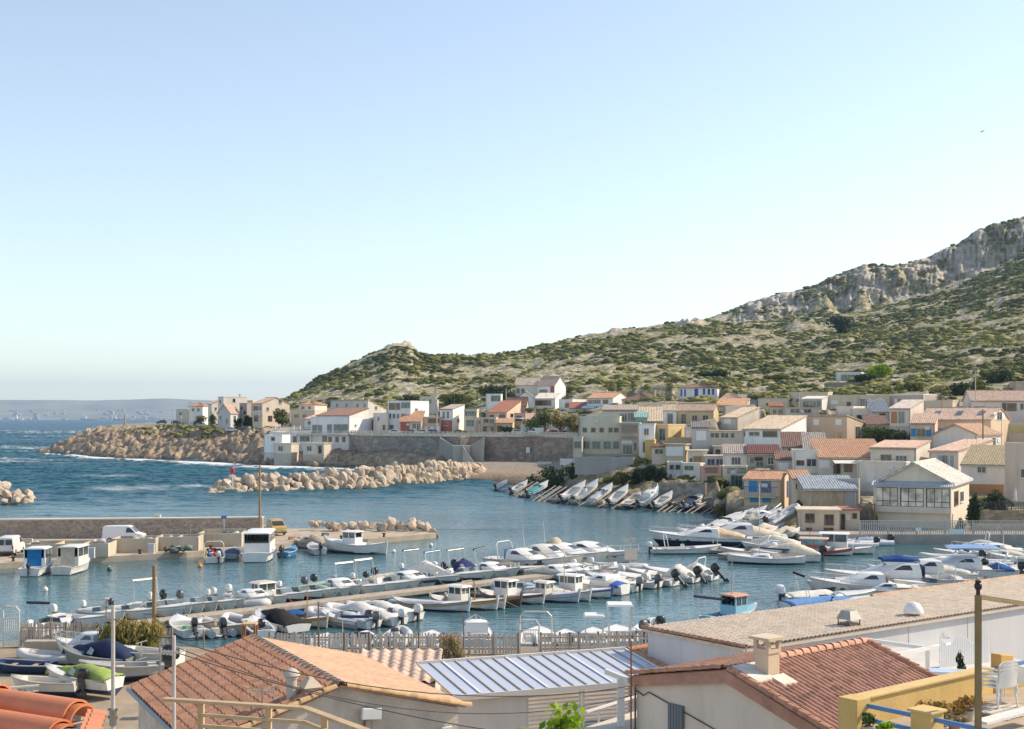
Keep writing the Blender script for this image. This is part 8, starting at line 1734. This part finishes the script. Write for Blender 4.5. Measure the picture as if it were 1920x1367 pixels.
def pot(px, py, d, r, h, col, label, mat, nl=260, rr=.22, hh=.34, cat='potted plant', sz=.045):
    p = P(px, py, d); p.z = FL; t = thing('potted_plant', p, label, cat, 'pots on the yellow terrace'); m = MB(); m.lathe((0, 0, 0), [(r * .7, 0), (r * .95, h * .9), (r * 1.08, h * .9), (r * 1.08, h), (r * .9, h), (r * .85, h * .85)], 14); m.build('pot', M(col, .8, .15, 4), t, 40)
    leaves('foliage', [((random.uniform(-rr, rr) * .6, random.uniform(-rr, rr) * .6, h + hh * random.uniform(.2, .8)), (rr * .55, rr * .55, hh * .35)) for _ in range(7)], nl, sz, mat, t)
    m = MB()
    for i in range(5): m.tube([(0, 0, h * .8), (random.uniform(-rr, rr) * .5, random.uniform(-rr, rr) * .5, h + hh * .7)], .008, 4)
    m.build('stem', wood((.25, .18, .1)), t)
L_DRY = leaf_mat((.10, .10, .02), (.32, .20, .05), (.55, .30, .10), .3)
pot(1752, 1352, 25.6, .13, .26, (.34, .42, .52), 'bushy green and orange plant in a blue grey pot', L_DRY, 520, .34, .42)
pot(1768, 1358, 25.2, .10, .22, (.42, .48, .58), 'small blue pot in front of the bushy orange plant', L_OLIVE, 80, .1, .12)
pot(1788, 1356, 25.6, .15, .2, (.48, .22, .12), 'terracotta pot with a low pink succulent', L_TAMP, 240, .25, .16)
pot(1628, 1352, 25.3, .12, .2, (.45, .40, .34), 'small green plant behind the blue rail, next to the first pillar', L_GREEN, 220, .18, .26)
pot(1660, 1366, 24.7, .13, .22, (.12, .22, .24), 'dark teal pot with yellow flowers behind the blue rail', L_LIME, 220, .2, .26)
pot(1815, 1340, 26.6, .14, .22, (.50, .44, .36), 'dry brown plant in a planter along the yellow parapet', L_DRY, 300, .32, .3)
pot(1795, 1342, 26.4, .12, .18, (.46, .26, .16), 'withered low plant beside the parapet planter', L_DRY, 200, .25, .2)
# steel pole with a ball lamp and cross arm
p = P(1834, 1367, 24); t = thing('steel_pole', (p.x, p.y, 7.5), 'olive brown square steel pole with a dark ball lamp and a side arm', 'pole', 'poles and masts'); ht = Zy(1116, 24) - 7.5
MB().b2(-.05, .05, -.05, .05, -3, ht).build('shaft', M((.24, .18, .09), .6, .2, 3, metal=.2), t); e = P(1960, 1138, 25.5) - Vector((p.x, p.y, 7.5)); MB().bar((0, 0, ht - .03), e, .06, .09).build('arm', M((.27, .21, .11), .6, .2, 3, metal=.2), t)
m = MB(); m.tube([(0, 0, ht), (0, 0, ht + .12)], .04, 8); m.ell((0, 0, ht + .17), (.075, .075, .085), 12, 8); m.lathe((0, 0, ht + .24), [(.055, 0), (.06, .03), (.02, .05)], 10); m.build('lamp', M((.03, .022, .02), .4, .1, 3), t, 60)
# white pergola, picket screen, cabinet
t = thing('white_pergola', (X(1627, 45), 45, 5.6), 'white steel pergola frame behind the red ribbed roof', 'pergola'); o_ = Vector((X(1627, 45), 45, 5.6)); q = [P(1500, 1219, 42.9) - o_, P(1627, 1200, 44.9) - o_, P(1739, 1215, 43.3) - o_, P(1671, 1230, 41.9) - o_]
for i in range(4): q[i].z = q[1].z
m = MB()
for i in range(4): m.bar(q[i], q[(i + 1) % 4], .12)
m.build('beam', paint((.72, .70, .67)), t)
for i in range(4): MB().bar(q[i] + Vector((0, 0, -.06)), (q[i].x, q[i].y, -3), .11).build('post', paint((.72, .70, .67)), t)
m = MB(); m.prism([(10.5, 40), (13.5, 38.2), (19.5, 43), (17, 49), (12.5, 48)], 1.2, 6.3); tag(m.build('courtyard', plaster((.56, .54, .50))), 'raised courtyard floor between the hall and the yellow terrace', 'courtyard', kind='structure')
t = thing('picket_screen', P(1762, 1262, 44.5), 'white picket screen with scalloped top and lattice in the courtyard', 'screen', None, R(25)); m = MB()
for k in range(22):
    x = k * .105; hh = .72 + .32 * abs(math.cos(math.pi * (k + 2) / 11)); m.b2(x, x + .085, 0, .02, 0, hh)
m.build('pickets', paint((.74, .73, .72)), t); m = MB(); m.bar((0, .035, .2), (2.3, .035, .2), .05).bar((0, .035, .6), (2.3, .035, .6), .05)
for k in range(4): m.bar((.02 + k * .12, .03, 1.0), (.25 + k * .12, .03, 1.22 - k * .08), .03).bar((.25 + k * .1, .03, .98), (.05 + k * .1, .03, 1.22 - k * .06), .03)
m.build('lattice', paint((.74, .73, .72)), t); t.location.z = 6.3
t = thing('garden_cabinet', P(1748, 1272, 41), 'white cabinet with a pale blue top in the courtyard', 'cabinet', None, R(-12)); t.location.z = 6.3; m = MB(); m.b2(0, 1.5, 0, .04, .02, .52).b2(0, .04, .04, .5, .02, .52).b2(.7, .74, .04, .5, .02, .52).b2(1.46, 1.5, .04, .5, .02, .52).b2(0, 1.5, .5, .54, .02, .52); m.build('carcass', paint((.70, .70, .69)), t); m = MB(); m.b2(-.05, 1.6, -.06, .6, .522, .57); m.build('top', paint((.44, .55, .68)), t)
p = P(1800, 1254, 42); t = thing('potted_plant', (p.x, p.y, 6.3), 'slender dark green plant beside the white courtyard cabinet', 'potted plant'); m = MB(); m.lathe((0, 0, 0), [(.1, 0), (.14, .3), (.12, .3)], 12); m.build('pot', M((.2, .2, .2)), t, 40); leaves('foliage', [((0, 0, .75), (.12, .12, .35)), ((.05, 0, .5), (.14, .14, .2))], 160, .06, L_DARK, t, 1.8)
# timber handrail in the foreground
rl = [P(308, 1311, 19.5), P(572, 1328, 18.2), P(705, 1378, 15.5)]; t = thing('timber_railing', rl[1], 'pale timber handrail in front of the shade-toned tiled slope', 'railing'); TW_ = wood((.50, .37, .23), .2)
for k, dz in enumerate((0, -.20, -.36)):
    q = [p - rl[1] + Vector((0, 0, dz)) for p in rl]
    if k: q[0] = q[0].lerp(q[1], .28)
    m = MB(); m.bar(q[0], q[1], .13 if k == 0 else .05, .045 if k == 0 else .05).bar(q[1], q[2], .13 if k == 0 else .05, .045 if k == 0 else .05); m.build('rail', TW_, t, bevel=.006)
for f in (.27, .75, 1.3, 1.75):
    p = (rl[0].lerp(rl[1], f) if f <= 1 else rl[1].lerp(rl[2], f - 1)) - rl[1]; MB().bar(p + Vector((0, .04, -.025)), p + Vector((0, .04, -1.6)), .09).build('post', TW_, t, bevel=.008)
# near barrel tiles at the lower left
t = thing('tiled_roof_edge', P(0, 1340, 8.4), 'corner of a roof with big glossy orange barrel tiles at the lower left', 'roof'); o_ = P(0, 1340, 8.4)
T1 = M((.58, .20, .085), .5, .14, 5, spec=.45, bmp=.06); m = MB()
for k in range(4):
    a = P(-150, 1288, 9.0) - o_ + Vector((.02 * k, -.30 * k, -.055 * k)); b = P(150, 1352, 8.1) - o_ + Vector((.0, -.30 * k, -.055 * k)); dd3 = (b - a) / 2.15
    for i in range(3): 
        if i < 2: barrel(m, a + dd3 * i, a + dd3 * (i + 1.12) + Vector((0, 0, .018)), .098, .115, n=14)
    barrel(m, a + dd3 * 1.9, b + dd3 * .05, .095, .112, n=14)
m.build('barrel_tiles', T1, t, 50)
m = MB()
for k in range(5):
    for i in range(2): m.box(P(176 + 10 * i - 3 * k, 1338 + 8 * k, 8.0 - .12 * k) - o_, (.085, .12, .022), rz=.3, ry=.25)
m.build('edge_tiles', T1, t); q = [P(120, 1352, 8.3) - o_, P(192, 1350, 8.0) - o_, P(178, 1400, 6.8) - o_, P(60, 1400, 6.9) - o_]; m = MB(); m.slab(q, .5); m.build('wall', plaster((.62, .57, .50)), t)
# ================================================================== fences and gates on the near shore
PK_ = wood((.50, .41, .33)); PK2 = wood((.66, .58, .49), .35)
palings('picket_fence', [(X(36, 76.8), 76.8, 1.25), (X(182, 76.8), 76.8, 1.25)], 1.42, .115, .075, PK_, 'left slatted fence with narrow weathered palings above the boatyard', 5, 'fence', False, jit=.25, colp=wood((.26, .21, .17)))
palings('picket_fence', [(X(180, 76), 76, 1.25), (X(322, 75.2), 75.2, 1.25)], 1.4, .115, .065, PK_, 'slatted fence partly hidden by the big tamarisk', 4, 'fence', False, jit=.25, colp=wood((.30, .24, .18)))
palings('picket_fence', [(X(505, 74.6), 74.6, 1.25), (X(972, 74.4), 74.4, 1.25)], 1.18, .165, .11, PK2, 'long middle fence of whitish chestnut palings behind the tiled roofs', 10, 'fence', False, jit=.35, colp=wood((.20, .16, .13)))
palings('picket_fence', [(X(1014, 74.4), 74.4, 1.25), (X(1228, 75), 75, 1.25)], 1.18, .165, .11, PK2, 'chestnut paling fence between the white gate and the white hall', 6, 'fence', False, jit=.35, colp=wood((.20, .16, .13)))
palings('metal_fence', [(X(1628, 80), 80, 2.0), (X(1722, 82.5), 82.5, 2.0)], 1.6, .22, .06, M((.22, .20, .18), .6), 'dark railing fence standing behind the tan tiled hall roof', 4, 'fence', True)
for px0, px1, yt, yb, d, lab in ((6, 36, 1137, 1203, 76.6, 'white arched metal gate at the left edge'), (974, 1011, 1163, 1230, 74.3, 'white arched metal gate in the middle fence')):
    a, b = P(px0, yb, d), P(px1, yb, d); a.z = b.z = 1.25; h = Zy(yt, d) - 1.25; w_ = b.x - a.x; t = thing('metal_gate', a, lab, 'gate', 'white gates of the moorings'); cM = paint((.66, .62, .55))
    MB().tube([(0, 0, -.2), (0, 0, h - .28), (.18, 0, h), (w_ - .18, 0, h), (w_, 0, h - .28), (w_, 0, -.2)], .045, 7).build('frame', cM, t); m = MB(); m.bar((0, 0, .15), (w_, 0, .15), .05).bar((0, 0, h * .72), (w_, 0, h * .72), .05)
    for k in range(8): x = w_ * (k + .5) / 8; m.bar((x, 0, .15), (x, 0, h * .72), .03)
    m.build('grille', cM, t)
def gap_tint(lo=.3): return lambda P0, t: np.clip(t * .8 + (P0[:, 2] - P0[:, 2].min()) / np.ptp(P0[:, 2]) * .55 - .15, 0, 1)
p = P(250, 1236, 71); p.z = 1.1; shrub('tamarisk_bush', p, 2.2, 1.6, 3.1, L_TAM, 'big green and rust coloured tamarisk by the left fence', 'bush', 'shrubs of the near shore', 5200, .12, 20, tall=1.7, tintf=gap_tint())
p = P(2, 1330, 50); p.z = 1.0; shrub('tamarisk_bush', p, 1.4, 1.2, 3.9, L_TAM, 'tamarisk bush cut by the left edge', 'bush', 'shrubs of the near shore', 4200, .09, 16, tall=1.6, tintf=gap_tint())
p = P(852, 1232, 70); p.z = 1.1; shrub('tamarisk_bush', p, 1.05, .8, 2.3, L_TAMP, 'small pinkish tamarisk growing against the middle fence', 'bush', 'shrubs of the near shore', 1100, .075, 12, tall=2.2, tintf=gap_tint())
p = P(1224, 1200, 73.5); p.z = 1.1; shrub('reed_clump', p, .35, .35, 1.9, L_GREEN, 'yellow green reeds at the corner of the white hall', 'reeds', 'shrubs of the near shore', 420, .12, 5, tall=2.5)
p = P(1150, 1345, 41); p.z = 3.4; shrub('shrub', p, 1.1, .9, 1.75, L_OLIVE, 'rounded green shrub behind the white porch rail', 'shrub', 'shrubs of the near shore', 1500, .06, 9)
p = P(1052, 1385, 15.5); p.z = 9.8; shrub('lemon_shrub', p, .36, .32, 1.78, L_LIME, 'bright lime green leafy shrub at the bottom edge, the tallest', 'shrub', 'lime green shrubs at the bottom edge', 330, .055, 9, th=.9)
p = P(975, 1400, 15); p.z = 9.8; shrub('lemon_shrub', p, .30, .28, 1.62, L_LIME, 'bright lime green leafy shrub at the bottom edge, left of the tallest', 'shrub', 'lime green shrubs at the bottom edge', 200, .055, 7, th=.9)
p = P(1160, 1405, 15); p.z = 9.8; shrub('lemon_shrub', p, .2, .2, 1.48, L_LIME, 'low lime green sprig at the bottom edge, near the white porch', 'shrub', 'lime green shrubs at the bottom edge', 90, .05, 5, th=.9)
# near poles
def fgpole(px, yt, yb, d, r, mat, lab, extra=None, name='utility_pole', cat='pole', zb=1.25):
    p = P(px, yb, d); p.z = min(p.z, zb) if yb > 1300 else p.z; t = thing(name, p, lab, cat, 'poles and masts'); h = Zy(yt, d) - p.z; MB().tube([(0, 0, -.5), (0, 0, h)], r, 10, r * .8).build('shaft', mat, t)
    if extra: extra(t, h)
    return t
CP = M((.50, .46, .43), .85, .15, 3, bmp=.2)
def insul(t, h):
    for k in (0, .18): MB().tube([(-.12, 0, h * .74 - k), (.12, 0, h * .74 - k)], .03, 6).build('insulator', M((.25, .2, .16)), t)
    MB().tube([(0, 0, h * .70), (0, 0, h * .74)], .085, 10).build('collar', metal((.3, .28, .26)), t)
fgpole(212, 1136, 1367, 30, .055, CP, 'grey concrete pole in front of the green tarpaulin', insul)
fgpole(326, 1192, 1367, 28, .05, CP, 'grey concrete pole beside the left eave of the tiled house', insul)
fgpole(289, 1060, 1236, 72, .13, WP, 'rust brown wooden pole behind the big tamarisk', lambda t, h: MB().bar((-.6, 0, h - 2.75), (.4, 0, h - 2.75), .07).build('crossarm', metal((.3, .2, .15)), t))
fgpole(382, 1180, 1240, 76, .05, M((.34, .22, .12), .8), 'short thin brown post in the water of the inlet', zb=-.5)
fgpole(597, 1128, 1226, 73, .055, metal((.22, .18, .15)), 'thin dark post at the middle fence')
fgpole(869, 1148, 1226, 73, .04, metal((.24, .19, .15)), 'thin post beside the pinkish tamarisk')
def cobra(t, h):
    m = MB(); m.tube([(0, 0, h - .6), (-.14, 0, h - .3), (0, 0, h), (.14, 0, h - .3), (0, 0, h - .6)], .018, 5); m.build('bracket', metal((.3, .27, .25)), t); m = MB(); m.lathe((0, 0, h), [(.03, 0), (.2, .02), (.2, .07), (.05, .12)], 12); m.build('lamp_head', paint((.40, .37, .36)), t); MB().bar((-1.0, 0, h + .02), (-.1, 0, h + .02), .05).build('sign_arm', paint((.50, .36, .33)), t)
fgpole(199, 1124, 1215, 74, .04, metal((.3, .27, .25)), 'slim street lamp behind the grey concrete pole', cobra, 'lamp_post', 'lamp post')
# overhead cables
def cable(a, b, sag, label, r=.014, n=14):
    a, b = Vector(a), Vector(b); m = MB(); m.tube([a.lerp(b, i / n) - Vector((0, 0, sag * 4 * (i / n) * (1 - i / n))) for i in range(n + 1)], r, 4); return tag(m.build('overhead_cable', M((.05, .045, .04))), label, 'cable', 'overhead cables')
hw = P(1196, 1284, 34.8)
cable(P(326, 1200, 28), hw, .7, 'upper overhead cable sagging across the pale canopy', .013)
cable(P(326, 1212, 28), hw - Vector((0, 0, .25)), .95, 'middle overhead cable sagging across the pale canopy', .011)
cable(P(326, 1222, 28), P(1560, 1400, 30), .75, 'lowest overhead cable running past the grey shutter', .011)
cable(P(212, 1160, 30), P(326, 1196, 28), .12, 'short cable linking the two grey concrete poles', .011)
cable(P(487, 880, 153), P(901, 747, 372), 2.0, 'faint long cable leaving the tall wooden mast', .012)
# ================================================================== boats and gear on the near hard
by = 'boats laid up in the near boatyard'
def yard(kind, px, py, L, yaw, label, z=.45, **o):
    d = (CAMH - 1.25) * FOC / (py - HY); return boat(kind, 0, 0, L, yaw, label, by, loc=Vector((X(px, d), d, 1.25 + z)), **o)
yard('open', 150, 1304, 4.4, 158, 'boat under a crumpled lime green tarpaulin', full=(.28, .37, .10), peak=.48, cp=.35, motor=None)
yard('open', 184, 1262, 4.8, 160, 'boat under a steep navy blue tarpaulin', full=(.03, .042, .095), peak=.75, cp=.35, motor=None, col=(.25, .27, .24))
yard('row', 84, 1312, 3.4, 176, 'cream dinghy with a tan covered outboard', col=(.66, .62, .53), motor=None, om=True, fb=.5, ms=.9)
t_ = yard('open', 262, 1262, 4.6, 172, 'white hull with dark lettering beside the aerial', col=(.68, .67, .64), motor=None, screen=False, fb=.75)
cu = bpy.data.curves.new('lettering', 'FONT'); cu.body = '7SUN'; cu.size = .34; cu.extrude = .01
co_ = bpy.data.objects.new('lettering_source', cu); C.objects.link(co_); dg = bpy.context.evaluated_depsgraph_get(); me = bpy.data.meshes.new_from_object(co_.evaluated_get(dg)); C.objects.unlink(co_); bpy.data.objects.remove(co_)
me.materials.clear(); me.materials.append(paint((.12, .12, .13))); lo_ = bpy.data.objects.new('lettering', me); C.objects.link(lo_); lo_.parent = t_; lo_.location = (.9, .86, .42); lo_.rotation_euler = (R(84), 0, R(180))
yard('cabin', 176, 1243, 4.8, 170, 'small white cabin boat with one side window behind the navy tarpaulin', motor=None, ccol=(.56, .58, .62), ch=.7, fb=.5)
yard('rib', 105, 1246, 4.4, 172, 'flat grey inflatable behind the boats', tube=(.52, .51, .49), console=False, z=.1)
yard('row', 40, 1262, 3.6, 175, 'dark blue dinghy behind the cream one', col=(.03, .05, .14), z=.2)
yard('open', 228, 1280, 4.2, 200, 'grey boat with a big black outboard, right behind the concrete pole', col=(.40, .40, .39), om=True, ms=1.5, screen=False, z=.35)
t = thing('trailer_cover', P(50, 1312, 60), 'shiny grey covered motor beside the cream dinghy', 'covered motor'); t.location.z = 1.25; MB().ell((0, 0, .5), (.38, .34, .42), 12, 8, .05).build('cover', M((.38, .40, .43), .35, .2, 3, metal=.5), t, 60); MB().b2(-.25, .25, -.2, .2, 0, .2).build('base', M((.2, .2, .2)), t)
simplewall('concrete_slab', 46, 73, 182, 73.5, 1203, 1222, plaster((.42, .36, .29)), 'long low tan concrete slab under the left fence', .7)
t = thing('block_wall', (X(-20, 60), 60, 1.25), 'cream openwork block wall at the left edge of the boatyard', 'wall', None, R(24)); m = MB(); 
for r_ in range(4):
    for k in range(9):
        x, zz_ = k * .24, r_ * .24; m.b2(x, x + .24, 0, .1, zz_, zz_ + .05).b2(x, x + .05, 0, .1, zz_ + .05, zz_ + .24)
m.b2(0, 2.2, -.02, .12, .96, 1.04); m.build('blocks', plaster((.60, .55, .47)), t)
simplewall('stone_kerb', 58, 56, 152, 55, 1317, 1336, stonemat((.36, .32, .27), (.46, .41, .35), 4), 'low stone kerb below the cream dinghy', .3)
t = thing('wooden_stand', P(468, 1196, 60), 'little wooden table stand beside the ridge of the tiled house', 'stand'); t.location.z = 1.25; hh = Zy(1168, 60) - 1.25; MB().b2(-.34, .34, -.3, .3, hh - .08, hh).build('top', wood((.50, .36, .18)), t)
for x in (-.28, .28):
    for y in (-.24, .24): MB().b2(x - .05, x + .05, y - .05, y + .05, -.2, hh - .08).build('leg', wood((.30, .15, .08)), t)
t = thing('seagull', P(1841, 247, 150), 'small gull gliding high in the right of the sky', 'bird', None, R(20)); m = MB()
m.loft([[(x, r * math.cos(a), r * math.sin(a)) for a in np.linspace(0, 2 * math.pi, 8, endpoint=False)] for x, r in ((-.24, .01), (-.12, .05), (.05, .065), (.18, .04), (.25, .01))])
for s in (-1, 1): m.loft([[(.10, s * .03, .03), (-.08, s * .03, .03), (-.08, s * .03, .02)], [(.14, s * .32, .12), (-.02, s * .30, .12), (-.02, s * .30, .11)], [(.02, s * .68, .05), (-.03, s * .66, .05), (-.03, s * .66, .045)]])
m.build('body', paint((.6, .6, .6), .8), t, 60)
for px, lab in ((516, 'first folded white parasol on the restaurant terrace'), (526, 'second folded white parasol on the restaurant terrace'), (551, 'folded white parasol on the terrace, before the glass storey'), (563, 'folded white parasol on the terrace, closest to the glass storey')):
    t = thing('folded_parasol', P(px, 812, 385), lab, 'parasol', 'folded parasols on the restaurant terrace'); MB().tube([(0, 0, 0), (0, 0, 2.4)], .03, 6).build('pole', metal((.6, .6, .6)), t); MB().lathe((0, 0, .8), [(.06, 0), (.22, .3), (.16, 1.2), (.03, 1.7)], 8).build('canopy', cloth((.72, .72, .70)), t)
t = thing('folded_parasol', P(1904, 957, 162), 'folded cream parasol on the stone terrace at the right edge', 'parasol'); MB().tube([(0, 0, -.2), (0, 0, 2.9)], .03, 6).build('pole', metal((.6, .6, .6)), t); MB().lathe((0, 0, .9), [(.08, 0), (.26, .35), (.18, 1.3), (.03, 2.0)], 8).build('canopy', cloth((.68, .66, .62)), t)
